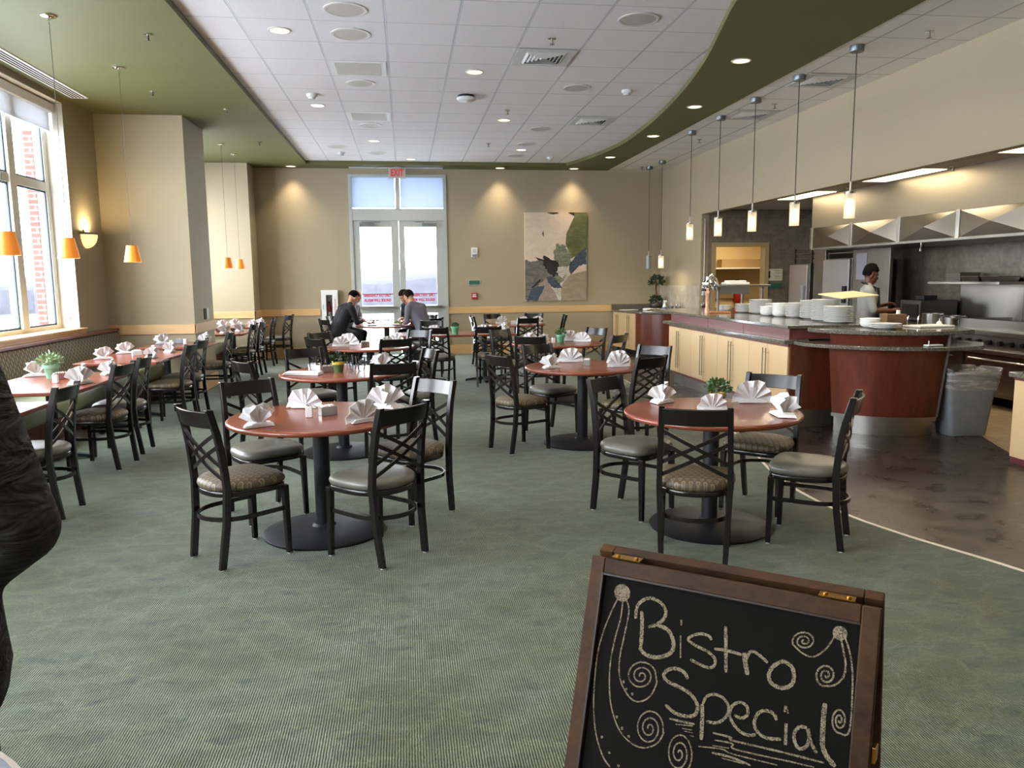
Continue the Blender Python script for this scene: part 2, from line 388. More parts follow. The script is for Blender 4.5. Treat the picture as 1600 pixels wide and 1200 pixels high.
def mk_booth():
    t = NT('booth_fabric'); x, y, z = t.sep(t.pos())
    u = t.math('MULTIPLY', y, 22.0); v = t.math('MULTIPLY', z, 14.0)
    col_ = t.math('FLOOR', u); v2 = t.math('ADD', v, t.math('MULTIPLY', t.math('MODULO', col_, 2.0), 0.5))
    fu = t.math('SUBTRACT', t.math('FRACT', u), 0.5); fv = t.math('FRACT', v2)
    lens = t.math('SUBTRACT', t.math('MULTIPLY', t.math('SINE', t.math('MULTIPLY', fv, PI)), 0.42), t.math('ABSOLUTE', fu))
    k = t.ramp(lens, [(0.0, srgb('4a4437')), (0.06, srgb('a39b84')), (0.16, srgb('6d6654')), (0.34, srgb('8d8670'))])
    t.set(k, 0.7); return t.mt
m_booth = mk_booth()
m_booth_green = plain('green_vinyl', '8d9474', 0.4, var=0.05, vs=3)

def text(name, s, size, mat, parent, loc, rot, extrude=0.001, align='CENTER', sx_=1.0, bold=0.0):
    cu_ = bpy.data.curves.new(name, 'FONT'); cu_.body = s; cu_.size = size; cu_.extrude = extrude; cu_.align_x = align; cu_.align_y = 'CENTER'; cu_.resolution_u = 3; cu_.offset = bold
    o = bpy.data.objects.new(name, cu_); COL.objects.link(o)
    bpy.context.view_layer.update()
    me = bpy.data.meshes.new_from_object(o.evaluated_get(bpy.context.evaluated_depsgraph_get())); bpy.data.objects.remove(o)
    me.materials.clear(); me.materials.append(mat)
    r = bpy.data.objects.new(name, me); COL.objects.link(r); r.location = loc; r.rotation_euler = rot; r.scale = (sx_, 1, 1)
    if parent is not None: r.parent = parent
    return r

# ------------------------------------------------------------------ the setting
XW, YF, XR, ZS, ZC = -4.05, 16.47, 5.46, 3.79, 3.854      # window wall, far wall, bulkhead wall, soffit, tile ceiling
YB = -3.5
# carpet edge, an S curve; carpet to its left and dark tile to its right
edge = [(3.6, YB), (3.75, 1.0), (3.5, 2.6), (3.23, 3.61), (2.98, 4.25), (2.86, 4.72), (2.84, 5.4), (2.98, 6.2), (3.22, 7.01), (3.30, 8.2), (3.28, 9.6), (3.30, 11.4), (3.44, 13.2), (3.80, 14.9), (4.20, YF)]
def smooth_curve(P, n=8):
    out = []
    for i in range(len(P) - 1):
        p0, p1, p2, p3 = P[max(i - 1, 0)], P[i], P[i + 1], P[min(i + 2, len(P) - 1)]
        for k in range(n):
            t_ = k / n
            out.append(tuple(0.5 * (2 * b + (c - a) * t_ + (2 * a - 5 * b + 4 * c - d) * t_ * t_ + (3 * b - a - 3 * c + d) * t_ ** 3) for a, b, c, d in zip(p0, p1, p2, p3)))
    return out + [tuple(P[-1])]
ec = smooth_curve(edge)
def strips(left, right, z0, z1):
    """slab between two polylines with as many points"""
    m = MB(); n = len(left)
    vs = [(x, y, z1) for x, y in left] + [(x, y, z1) for x, y in right] + [(x, y, z0) for x, y in left] + [(x, y, z0) for x, y in right]
    fs = [(i, n + i, n + i + 1, i + 1) for i in range(n - 1)] + [(2 * n + i, 2 * n + i + 1, 3 * n + i + 1, 3 * n + i) for i in range(n - 1)]
    fs += [(i, i + 1, 2 * n + i + 1, 2 * n + i) for i in range(n - 1)] + [(n + i, 3 * n + i, 3 * n + i + 1, n + i + 1) for i in range(n - 1)]
    fs += [(0, 2 * n, 3 * n, n), (n - 1, 2 * n - 1, 4 * n - 1, 3 * n - 1)]
    m.add(vs, fs); return m
struct('floor', strips([(XW, y) for x, y in ec], ec, -0.12, 0.0), m_carpet, smooth=0)
struct('floor_tiled', strips(ec, [(9.0, y) for x, y in ec], -0.12, -0.002), m_floor_tile, smooth=0)
struct('trim_1', MB().strip([(x, y, 0.002) for x, y in ec], 0.022, 0.006), plain('strip_metal', 'd8d2c4', 0.35, 0.3), smooth=0)
q = MB().prism([(5.9, 7.6), (5.55, 6.83), (5.10, 5.75), (4.6, 4.4), (4.6, YB), (8.6, YB), (8.6, 14.15), (6.3, 14.15), (6.0, 9.0)], -0.06, 0.003)
struct('floor_kitchen', q, m_quarry, smooth=0)
# ceilings
struct('ceiling', MB().bb(-1.95, 4.4, YB, 16.0, ZC, ZC + 0.12), m_tile_ceiling, smooth=0)
cur = smooth_curve([(2.6, YB), (2.95, 0.5), (2.78, 2.6), (2.58, 4.4), (2.63, 5.6), (2.725, 6.39), (2.872, 7.03), (3.16, 8.22), (3.42, 9.72), (3.60, 11.31), (3.684, 12.8), (3.66, 13.74), (3.50, 14.9), (3.27, 15.89)])
sof = strips(cur, [(4.27, y) for x, y in cur], ZS, ZC + 0.15)
sof.bb(XW, -1.83, YB, 15.89, ZS, ZC + 0.15); sof.bb(XW, 4.27, 15.89, YF, ZS, ZC + 0.15)
struct('ceiling_soffit', sof, m_green, smooth=0)
struct('ceiling_right', MB().bb(4.25, XR + 0.02, YB, YF, 3.803, 3.95), m_tile_ceiling_r, smooth=0)
struct('ceiling_kitchen', MB().bb(XR + 0.14, 8.6, YB, 14.3, 2.80, 2.92), plain('kitchen_ceiling', 'cfc9bc', 0.7), smooth=0)
# window wall with three openings
WT = 0.36
wins = [(-1.2, 4.45), (5.05, 10.45), (12.85, 15.55)]
w = MB(); ys = [YB - 0.2] + [v for a in wins for v in a] + [YF]
for i in range(0, len(ys), 2): w.bb(XW - WT, XW, ys[i], ys[i + 1], -0.1, 4.0)
for a, b in wins: w.bb(XW - WT, XW, a, b, -0.1, 0.985); w.bb(XW - WT, XW, a, b, 3.72, 4.0)
struct('wall_left', w, m_wall, smooth=0)
struct('wall_pier_front', MB().bb(XW - 0.01, -2.92, 11.43, 12.53, -0.05, 3.9), m_wall, smooth=0)
struct('wall_pier_back', MB().bb(XW - 0.01, -2.92, 15.83, YF + 0.01, -0.05, 3.9), m_wall, smooth=0)
w = MB(); DX0, DX1, DZ = -1.09, 0.885, 3.68
w.bb(XW - WT, DX0, YF, YF + 0.3, -0.1, 4.0); w.bb(DX1, XR + 0.2, YF, YF + 0.3, -0.1, 4.0); w.bb(DX0, DX1, YF, YF + 0.3, DZ, 4.0)
struct('wall_far', w, m_wall, smooth=0)
w = MB().bb(XR, XR + 0.14, YB, 14.15, 2.71, 4.0); w.bb(XR, XR + 0.14, 14.15, YF, -0.1, 4.0)
struct('wall_right', w, m_wall, smooth=0)
struct('wall_near', MB().bb(XW - WT, 8.8, YB - 0.2, YB, -0.1, 4.0), m_wall, smooth=0)
w = MB(); w.bb(XR + 0.14, 5.72, 14.15, 14.30, -0.1, 2.85); w.bb(6.72, 8.6, 14.15, 14.30, -0.1, 2.85); w.bb(5.72, 6.72, 14.15, 14.30, 2.13, 2.85)
struct('wall_kitchen_end', w, m_stone, smooth=0)
struct('wall_kitchen', MB().bb(7.66, 7.86, YB, 14.3, -0.1, 2.85), m_stone_y, smooth=0)
w = MB().bb(5.6, 7.9, 16.2, 16.35, 0, 2.6); w.bb(7.75, 7.9, 14.3, 16.3, 0, 2.6); w.bb(5.6, 7.9, 14.3, 16.3, 2.5, 2.6)
struct('wall_pantry', w, plain('pantry_paint', 'e3cd9d', 0.7), smooth=0)
struct('trim_2', MB().bb(5.66, 5.74, 14.11, 14.31, 0, 2.19).bb(6.70, 6.78, 14.11, 14.31, 0, 2.19).bb(5.74, 6.70, 14.11, 14.31, 2.12, 2.19), plain('door_casing', 'a08c66', 0.5), smooth=0)
struct('trim_3', MB().bb(XR - 0.012, XR + 0.001, 14.16, YF - 0.002, 0.9, 1.395), m_splash, smooth=0)
# chair rails and baseboards
CR0, CR1 = 0.851, 0.985
r = MB().bb(XW, -2.90, 11.405, 11.43, CR0, CR1); struct('trim_4', r, m_maple, bevel=0.003)
struct('trim_5', MB().bb(-2.92, -2.895, 11.405, 12.53, CR0, CR1), m_maple_y, bevel=0.003)
struct('trim_6', MB().bb(XW, -2.895, 15.805, 15.83, CR0, CR1).bb(-2.92, -2.895, 15.805, YF, CR0, CR1), m_maple, bevel=0.003)
struct('trim_7', MB().bb(-2.92, -1.73, YF - 0.025, YF, CR0, CR1).bb(-1.34, DX0, YF - 0.025, YF, CR0, CR1), m_maple, bevel=0.003)
struct('trim_8', MB().bb(DX1, 4.38, YF - 0.025, YF, CR0, CR1), m_maple, bevel=0.003)
struct('baseboard_far', MB().bb(-2.92, DX0, YF - 0.022, YF, 0, 0.193).bb(DX1, 4.40, YF - 0.022, YF, 0, 0.193), m_maple, bevel=0.003)
struct('baseboard_left', MB().bb(-2.92, -2.898, 11.43, 12.53, 0, 0.193).bb(-2.92, -2.898, 15.83, YF, 0, 0.193), m_maple_y, bevel=0.003)
# windows on the left
m_winframe = plain('window_frame_paint', 'efece0', 0.45)
m_reveal = plain('window_reveal', 'e2ddd0', 0.6)
def window(n, y0, y1, mull):
    wd = thing('window_%d' % n, None, None); wd['kind'] = 'structure'
    f = MB(); X0, X1 = -4.34, -4.26
    for a, b in ((y0, y0 + 0.10), (y1 - 0.10, y1)): f.bb(X0, X1, a, b, 0.985, 3.72)
    f.bb(X0, X1, y0 + 0.1, y1 - 0.1, 0.985, 1.06); f.bb(X0, X1, y0 + 0.1, y1 - 0.1, 3.64, 3.72); f.bb(X0, X1, y0 + 0.1, y1 - 0.1, 2.67, 2.77)
    for a in mull: f.bb(X0 - 0.02, X1 + 0.02, a - 0.075, a + 0.075, 1.06, 3.64)
    f.build('frame', m_winframe, wd, bevel=0.004)
    ed = [y0 + 0.1] + list(mull) + [y1 - 0.1]
    g = MB(); ga = MB()
    for i in range(len(ed) - 1):
        a = ed[i] + (0.075 if i else 0.0); b = ed[i + 1] - (0.075 if i < len(ed) - 2 else 0.0)
        for z0, z1 in ((1.06, 2.67), (2.77, 3.64)):
            g.quad((-4.30, a, z0), (-4.30, b, z0), (-4.30, b, z1), (-4.30, a, z1))
            for u0, u1, v0, v1 in ((a, a + 0.022, z0, z1), (b - 0.022, b, z0, z1), (a, b, z0, z0 + 0.022), (a, b, z1 - 0.022, z1)): ga.bb(-4.295, -4.275, u0, u1, v0, v1)
    g.build('glass', m_glass, wd, smooth=0, fix=False); ga.build('gasket', plain('dark_gasket_%d' % n, '3f4a55', 0.5), wd, smooth=0)
    rv = MB().bb(-4.26, XW + 0.002, y0 - 0.001, y0 + 0.004, 0.985, 3.72).bb(-4.26, XW + 0.002, y1 - 0.004, y1 + 0.001, 0.985, 3.72).bb(-4.26, XW + 0.002, y0, y1, 3.716, 3.721)
    rv.build('reveal', m_reveal, wd, smooth=0)
    MB().bb(-4.28, -3.975, y0 - 0.05, y1 + 0.05, 0.985, 1.012).bb(-4.05, -3.995, y0 - 0.05, y1 + 0.05, 0.93, 0.985).build('window_sill', m_maple_y, wd, bevel=0.004)
    MB().bb(-4.24, -4.13, y0 + 0.01, y1 - 0.01, 3.60, 3.70).build('shade_box', m_white, wd, bevel=0.006)
    MB().bb(-4.19, -4.187, y0 + 0.05, y1 - 0.05, 3.40, 3.62).bb(-4.196, -4.181, y0 + 0.05, y1 - 0.05, 3.375, 3.405).build('roller_shade', m_shade, wd, smooth=0)
    return wd
window(1, 5.05, 10.45, [6.35, 7.9, 9.50]); window(2, 12.85, 15.55, [14.2]); window(3, -1.2, 4.45, [0.3, 1.7, 3.1])  # the third window is unseen, added to brighten the room
cd_ = MB().tube([(-4.12, 10.36, 3.6), (-4.12, 10.36, 1.16)], 0.0025, 5).tube([(-4.12, 10.34, 3.6), (-4.12, 10.34, 1.16)], 0.0025, 5).box((-4.12, 10.35, 1.14), (0.02, 0.03, 0.05))
cd_.build('pull_cord', m_white, bpy.data.objects['window_1'])
# glazed double door with transom in the far wall
dr = thing('door_1', None, None); dr['kind'] = 'structure'
f = MB(); y0, y1 = YF - 0.03, YF + 0.12
f.bb(DX0 + 0.001, DX0 + 0.07, y0, y1, 0, DZ - 0.001).bb(DX1 - 0.07, DX1 - 0.001, y0, y1, 0, DZ - 0.001).bb(DX0 + 0.07, DX1 - 0.07, y0, y1, DZ - 0.06, DZ - 0.001).bb(DX0 + 0.07, DX1 - 0.07, y0, y1, 2.757, 3.0)
f.bb(-0.15, -0.06, y0, y1, 3.0, DZ - 0.06).build('frame', m_grayframe, dr, bevel=0.005)
MB().quad((DX0 + 0.07, YF + 0.06, 3.0), (DX1 - 0.07, YF + 0.06, 3.0), (DX1 - 0.07, YF + 0.06, 3.62), (DX0 + 0.07, YF + 0.06, 3.62)).build('transom_glass', m_glass, dr, smooth=0, fix=False)
MB().bb(DX0 + 0.06, -0.16, YF + 0.02, YF + 0.026, 3.02, 3.62).bb(-0.05, DX1 - 0.06, YF + 0.02, YF + 0.026, 3.02, 3.62).build('transom_shade', m_frost, dr, smooth=0)
m_signred = plain('red_vinyl_letters', 'd22b52', 0.5); m_signwhite = mk_glass('sign_film', 0.3, (0.95, 0.86, 0.90, 1))
for (a, b, g0, g1, hs) in ((DX0 + 0.07, -0.106, -0.886, -0.256, 1), (-0.100, DX1 - 0.07, 0.016, 0.655, -1)):
    l = MB(); ya, yb = YF - 0.005, YF + 0.045
    l.bb(a, g0, ya, yb, 0.01, 2.757).bb(g1, b, ya, yb, 0.01, 2.757).bb(g0, g1, ya, yb, 2.63, 2.757).bb(g0, g1, ya, yb, 0.87, 1.04).bb(g0, g1, ya, yb, 0.01, 0.25)
    lf = l.build('door_leaf', m_grayframe, dr, bevel=0.003)
    MB().quad((g0, YF + 0.02, 1.04), (g1, YF + 0.02, 1.04), (g1, YF + 0.02, 2.63), (g0, YF + 0.02, 2.63)).quad((g0, YF + 0.02, 0.25), (g1, YF + 0.02, 0.25), (g1, YF + 0.02, 0.87), (g0, YF + 0.02, 0.87)).build('glass', m_glass, lf, smooth=0, fix=False)
    MB().bb(a + 0.06, b - 0.06, YF - 0.10, YF - 0.05, 0.975, 1.03).bb(a + 0.10, a + 0.16, YF - 0.06, YF, 0.98, 1.025).bb(b - 0.16, b - 0.10, YF - 0.06, YF, 0.98, 1.025).build('panic_bar', m_steel, lf, bevel=0.006)
    cx = g0 + 0.14 if hs > 0 else g1 - 0.14
    MB().box((cx, YF - 0.04, 2.67), (0.28, 0.07, 0.075)).bb(cx - 0.1, cx + 0.28 * hs, YF - 0.06, YF - 0.045, 2.72, 2.735).build('closer', plain('closer_grey_%d' % hs, '7d7f7c', 0.4, 0.6), lf, bevel=0.004)
    cx = (g0 + g1) / 2
    text('lettering', 'EMERGENCY EXIT ONLY', 0.080, m_signred, lf, (cx, YF - 0.002 + 0.012, 1.245), (R(90), 0, 0), 0.001, sx_=0.62, bold=0.004)
    text('lettering', 'ALARM WILL SOUND', 0.080, m_signred, lf, (cx, YF - 0.002 + 0.012, 1.145), (R(90), 0, 0), 0.001, sx_=0.72, bold=0.004)
# outside: snow, wooded ridge, brick pier
struct('ground', MB().bb(-300, 300, -120, 420, -1.3, -1.0), plain('snow', 'eef2f6', 0.9), smooth=0)
hm = MB(); n = 160
rr_ = random.Random(3); prof = [rr_.uniform(0, 1) for _ in range(n + 1)]
vs = []; fs = []
for i in range(n + 1):
    a = R(-200 + 240 * i / n) ; d = 75
    h = 2.2 + 0.7 * math.sin(i * 0.23) + 0.5 * math.sin(i * 0.71) + 0.35 * prof[i]
    ca, sa = math.sin(a + R(90)), math.cos(a + R(90))
    for dd, z in ((d, -1.2), (d + 3, h * 0.6 - 0.3), (d + 14, h), (d + 60, -1.2)): vs.append((dd * math.sin(R(-150 + 210 * i / n)), dd * math.cos(R(-150 + 210 * i / n)), z))
for i in range(n):
    for k in range(3): fs.append((i * 4 + k, i * 4 + k + 1, i * 4 + k + 5, i * 4 + k + 4))
hm.add(vs, fs)
t = NT('winter_woods'); nn = t.noise(t.mapping(t.pos(), sc=(1, 1, 0.12)), 1.6, 5, 0.7); t.set(t.ramp(nn, [(0.35, srgb('13131b')), (0.65, srgb('22222b'))]), 0.95)
struct('wooded_ridge', hm, t.mt, smooth=60)
struct('wall_brick_outside', MB().bb(-5.02, -4.905, 11.6, 12.4, -1.0, 3.62), m_brick, smooth=0)

t = thing('balcony_railing', 'thin dark balcony railing outside the glass doors', 'railing', (-0.1, 18.2, -1.0))
for z in (2.24, 1.95, 1.65): MB().bb(-3.0, 3.0, -0.012, 0.012, z - 0.012, z + 0.012).build('rail', m_dark, t)
for x in (-2.9, -1.45, 1.45, 2.9): MB().bb(x - 0.015, x + 0.015, -0.015, 0.015, 0, 2.24).build('post', m_dark, t)
# ------------------------------------------------------------------ dining chair
def seat_outline(k=1.0, n=40):
    pts = []
    for i in range(n):
        a = 2 * PI * i / n; c, s_ = math.cos(a), math.sin(a)
        p = 4.2 if s_ > 0 else 2.3
        x = 0.212 * math.copysign(abs(c) ** (2 / p), c); y = (0.208 if s_ > 0 else 0.215) * math.copysign(abs(s_) ** (2 / p), s_)
        x *= 1 + 0.10 * y / 0.2 * 0.4
        pts.append((x * k, y * k))
    return pts
def post_y(z):
    P = [(0, -0.215), (0.25, -0.182), (0.45, -0.172), (0.62, -0.185), (0.76, -0.208), (0.90, -0.245)]
    for (a, ya), (b, yb) in zip(P, P[1:]):
        if z <= b: return ya + (yb - ya) * (z - a) / (b - a)
    return P[-1][1]
def post_x(z): return 0.168 + 0.02 * min(1, z / 0.45) - 0.012 * max(0, (z - 0.5) / 0.4)
def make_chair(name, seat_mat):
    t = thing(name, 'chair', 'chair')
    m = MB(); rings = []
    for k, z in ((0.95, 0.428), (1.0, 0.436), (1.03, 0.452), (1.01, 0.468), (0.93, 0.482), (0.75, 0.490), (0.4, 0.494), (0.1, 0.495)):
        rings.append([(x, y, z) for x, y in seat_outline(k)])
    m.loft(rings); m.build('seat', seat_mat, t, smooth=70)
    m = MB(); o = [[(x, y, z) for x, y in seat_outline(k)] for k, z in ((0.985, 0.398), (1.0, 0.402), (1.0, 0.424), (0.985, 0.428))]
    m.loft(o); m.build('seat_frame', m_chairmetal, t, smooth=50)
    for s_ in (-1, 1):
        l = MB().loft([[(s_ * (x0 + a), y0 + b, z) for a, b in ((-w_, -w_), (w_, -w_), (w_, w_), (-w_, w_))] for x0, y0, z, w_ in ((0.192, 0.186, 0.006, 0.014), (0.186, 0.180, 0.41, 0.018))])
        lo = l.build('leg', m_chairmetal, t, bevel=0.003, smooth=30)
        MB().lathe([(0.011, 0), (0.011, 0.008)], (s_ * 0.192, 0.186, 0), 10).build('glide', m_grey_lt, lo)
        zs = [0.006, 0.12, 0.25, 0.36, 0.45, 0.55, 0.66, 0.76, 0.84, 0.90]
        l = MB().loft([[(s_ * post_x(z) + a * w_, post_y(z) + b * 0.019, z) for a, b in ((-1, -1), (1, -1), (1, 1), (-1, 1))] for z in zs for w_ in ((0.0155,) if z > 0.1 else (0.013,))])
        lo = l.build('leg', m_chairmetal, t, bevel=0.003, smooth=30)
        MB().lathe([(0.011, 0), (0.011, 0.008)], (s_ * 0.168, -0.215, 0), 10).build('glide', m_grey_lt, lo)
    n = 12; pts = []
    for i in range(n + 1):
        u = -1 + 2 * i / n; pts.append((u * 0.172, post_y(0.84) - 0.012 - 0.030 * (1 - u * u), 0.842))
    MB().strip(pts, 0.014, 0.095, (0, -0.255, 0.967)).build('top_rail', m_chairmetal, t, bevel=0.003, smooth=40)
    for s_ in (-1, 1):
        for k, (za, zb) in enumerate(((0.765, 0.580), (0.695, 0.510))):
            pts = []; ups = []
            for i in range(n + 1):
                u = -1 + 2 * i / n; z = za + (zb - za) * i / n
                pts.append((s_ * u * 0.178, post_y(z) - 0.004 - 0.022 * (1 - u * u) - 0.006 * (s_ + 1) / 2, z)); ups.append((0, 1, 0))
            MB().strip(pts, 0.020, 0.009, ups).build('cross_bar', m_chairmetal, t, smooth=40)
    pts = [(-0.187, 0.180, 0.275), (-0.190, 0.05, 0.275)]
    for i in range(15):
        a = PI + PI * i / 14; pts.append((0.190 * math.cos(a), -0.05 + 0.185 * math.sin(a), 0.275))
    pts += [(0.190, 0.05, 0.275), (0.187, 0.180, 0.275)]
    MB().strip(pts, 0.011, 0.024, (0, 0, 1)).build('stretcher', m_chairmetal, t, smooth=50)
    return t
chair_v = make_chair('dining_chair', m_vinyl)
chair_p = make_chair('dining_chair', m_seat_pat)
G_RND = 'cross-back chairs at the round tables'; G_BAN = 'cross-back chairs along the banquette tables'
V, P = chair_v, chair_p
CH = [  # proto, x, y, heading (clockwise from +Y), label, group
 (P, -0.98, 4.57, 50, 'cross-back chair with brown patterned seat, left front of the nearest left round table', 0),
 (V, -0.97, 5.36, 147, 'cross-back chair with grey vinyl seat behind the nearest left round table', 0),
 (V, -0.22, 4.48, -45, 'cross-back chair with grey vinyl seat at right front of the nearest left round table', 0),
 (P, -0.01, 5.18, -133, 'cross-back chair with pale-lit rail behind right of the nearest left round table', 0),
 (V, 1.53, 5.00, 139, 'cross-back chair with grey vinyl seat, left of the round table by the chalkboard', 0),
 (P, 1.63, 4.23, 22, 'cross-back chair with loop-patterned seat, its back directly above the chalkboard', 0),
 (V, 2.36, 4.30, -54, 'cross-back chair with grey vinyl seat on the carpet edge, right of the chalkboard table', 0),
 (P, 2.34, 4.94, -136, 'cross-back chair with dark patterned seat between chalkboard table and cream cabinets', 0),
 (P, 1.02, 7.10, 62, 'cross-back chair with patterned seat, left of the second right-hand round table', 0),
 (V, 1.50, 7.68, 153, 'cross-back chair with grey vinyl seat behind the second right-hand round table', 0),
 (P, 1.97, 6.72, -31, 'cross-back chair with patterned seat at right front of the second right-hand round table', 0),
 (V, 2.24, 7.38, -130, 'cross-back chair with shining rail right of the second right-hand round table', 0),
 (V, 1.55, 9.37, 25, 'cross-back chair in front of the round table with the bright green pot', 0),
 (P, 1.47, 10.16, 140, 'cross-back chair at the far left of the round table with the bright green pot', 0),
 (V, 2.25, 10.22, -122, 'cross-back chair with shining rail behind the round table with the bright green pot', 0),
 (V, 2.36, 9.32, -46, 'cross-back chair right front of the round table with the bright green pot', 0),
 (P, 1.22, 11.42, 14, 'cross-back chair with patterned seat at the right of the long dark table', 0),
 (V, 1.42, 14.20, 85, 'cross-back chair facing right at the left of the farthest right round table', 0),
 (V, 1.74, 14.86, 153, 'cross-back chair behind the farthest right round table, on its left', 0),
 (V, 2.05, 13.62, -8, 'cross-back chair with its back to us before the farthest right round table', 0),
 (V, 2.34, 14.86, -150, 'cross-back chair behind the farthest right round table, on its right', 0),
 (V, 2.66, 14.24, -85, 'cross-back chair seen edge-on at the right of the farthest right round table', 0),
 (V, -1.06, 7.22, 55, 'cross-back chair at the left of the round table set with water glasses', 0),
 (V, -0.94, 7.90, 155, 'cross-back chair behind left of the round table set with water glasses', 0),
 (P, -0.17, 6.82, -10, 'cross-back chair with patterned seat at right front of the water glass table', 0),
 (V, 0.00, 7.62, -110, 'cross-back chair seen edge-on at the right of the water glass table', 0),
 (V, -0.90, 9.66, 51, 'cross-back chair left of the third left round table, in front', 0),
 (V, -0.96, 10.34, 135, 'cross-back chair left of the third left round table, behind', 0),
 (V, -0.20, 9.40, -18, 'cross-back chair with its back to us, right of the third left round table', 0),
 (V, 0.04, 10.42, -146, 'cross-back chair with pale shining rail behind the third left round table', 0),
 (V, 0.38, 12.76, 188, 'cross-back chair behind the long dark table, facing the camera', 0),
 (V, 0.46, 11.42, 14, 'cross-back chair with grey seat at the left of the long dark table', 0),
 (V, -1.22, 14.12, 60, 'cross-back chair under the diner in the black suit', 1),
 (V, -1.18, 15.12, 124, 'cross-back chair under the bald diner', 1),
 (V, 0.34, 14.02, -50, 'cross-back chair under the diner in the grey jacket', 1),
 (V, 0.28, 15.10, -128, 'cross-back chair under the dark-haired diner by the glass doors', 1),
 (V, -2.53, 5.60, -90, 'cross-back chair with grey seat nearest the standing person in black', 2),
 (P, -2.63, 7.03, -84, 'cross-back chair with patterned seat at the banquette table holding the pale plant', 2),
 (V, -2.65, 7.60, -92, 'cross-back chair with grey seat at the banquette table holding the pale plant', 2),
 (P, -2.60, 9.02, -88, 'patterned-seat cross-back chair at the banquette table beside the wall sconce', 2),
 (V, -2.64, 9.68, -86, 'plain-seat cross-back chair at the banquette table beside the wall sconce', 2),
 (P, -2.61, 11.05, -90, 'pale patterned cross-back chair at the table against the first pier', 2),
 (P, -2.64, 12.95, -86, 'cross-back chair just past the first pier, near one of the alcove pair', 2),
 (V, -2.62, 13.62, -88, 'cross-back chair past the first pier, far one of the alcove pair', 2),
 (V, -2.66, 15.05, -90, 'cross-back chair at the farthest alcove table', 2),
 (V, -2.52, 16.05, -75, 'lone cross-back chair in the far left corner by the second pier', 2)]
TBC = [(-0.55, 4.92), (1.88, 4.63), (1.65, 7.25), (-0.60, 7.25), (1.91, 9.92), (-0.46, 10.0), (2.0, 14.2)]
def clear_of_base(x, y, h):
    fx, fy = math.sin(R(h)), math.cos(R(h))
    for k in range(40):
        if all(math.hypot(x + fx * 0.187 + s_ * fy * 0.19 - a, y + fy * 0.187 - s_ * fx * 0.19 - b) > 0.402 for a, b in TBC for s_ in (-1, 1)): break
        x -= fx * 0.005; y -= fy * 0.005
    return x, y
for pr_, x, y, h, lab, g in CH:
    x, y = clear_of_base(x, y, h)
    place(pr_ if True else None, (x, y, 0), -R(h), lab, (G_RND, 'cross-back chairs of the four diners', G_BAN)[g])

# ------------------------------------------------------------------ tables
def round_table(x, y, r, label, rz=0):
    t = thing('round_table', label, 'table', (x, y, 0), rz, 'round pedestal tables')
    MB().lathe([(r - 0.03, 0.712), (r - 0.008, 0.714), (r, 0.724), (r, 0.735), (r - 0.006, 0.743), (r - 0.02, 0.745), (0.001, 0.745)], seg=72).build('tabletop', m_cherry, t, smooth=50)
    MB().cyl((0, 0, 0.03), (0, 0, 0.70), 0.05, seg=24).build('column', m_black, t)
    MB().bb(-0.25, 0.25, -0.03, 0.03, 0.690, 0.712).bb(-0.03, 0.03, -0.25, 0.25, 0.690, 0.712).build('top_bracket', m_black, t)
    MB().lathe([(0.372, 0.0), (0.376, 0.012), (0.355, 0.022), (0.2, 0.035), (0.075, 0.045), (0.06, 0.06), (0.05, 0.06)], seg=56).build('base', m_black, t, smooth=40)
RT = {'t1': (-0.55, 4.92, 0.555), 't4': (1.88, 4.63, 0.545), 't3': (1.65, 7.25, 0.55), 't2': (-0.60, 7.25, 0.555), 't5': (1.91, 9.92, 0.58), 't8': (-0.46, 10.0, 0.56), 't7': (2.0, 14.2, 0.52), 't9': (-0.36, 14.6, 0.56)}
for k, lab in (('t1', 'cherry round table nearest the camera on the left'), ('t4', 'cherry round table directly behind the chalkboard'), ('t3', 'cherry round table second from the front on the right'),
               ('t2', 'cherry round table set with water glasses and a folded cloth'), ('t5', 'cherry round table with the bright green pot, beside the cream cabinets'),
               ('t8', 'cherry round table third from the front on the left'), ('t7', 'small-looking cherry round table farthest back, below the painting'), ('t9', 'cherry round table where four men are eating')):
    round_table(*RT[k], lab)
def cross_base(t, xs, ys):
    for x in xs:
        for y in ys:
            c = MB().cyl((x, y, 0.06), (x, y, 0.70), 0.042, seg=20).build('column', m_black, t)
            b = MB()
            for dx, dy in ((1, 0), (-1, 0), (0, 1), (0, -1)):
                b.loft([[(x + dx * d + dy * w_ * s_, y + dy * d + dx * w_ * s_, z) for s_, z in ((-1, z0), (1, z0), (1, z1), (-1, z1))] for d, w_, z0, z1 in ((0.02, 0.035, 0.02, 0.075), (0.24, 0.028, 0.014, 0.045), (0.30, 0.026, 0.006, 0.036))])
                b.lathe([(0.02, 0), (0.02, 0.015)], (x + dx * 0.285, y + dy * 0.285, 0), 12)
            b.build('base', m_black, t, smooth=40)
def rect_table(name, x0, x1, y0, y1, label, group, nx=1, ny=1):
    cx, cy = (x0 + x1) / 2, (y0 + y1) / 2
    t = thing(name, label, 'table', (cx, cy, 0), 0, group); hx, hy = (x1 - x0) / 2, (y1 - y0) / 2
    MB().bb(-hx, hx, -hy, hy, 0.715, 0.745).build('tabletop', m_cherry, t, bevel=0.006)
    xs = [-0.18] if nx == 1 else [-hx * 0.5, hx * 0.5]; ys = [0.0] if ny == 1 else [-hy * 0.55, hy * 0.55]
    cross_base(t, xs, ys); return t
GB = 'banquette tables along the window wall'
rect_table('banquette_table', -3.42, -2.49, 4.65, 5.87, 'bare banquette table nearest the camera, mostly behind the standing person', GB, 1, 2)
rect_table('banquette_table', -3.42, -2.55, 6.35, 7.72, 'cherry banquette table holding the pale-leaved potted plant', GB, 1, 2)
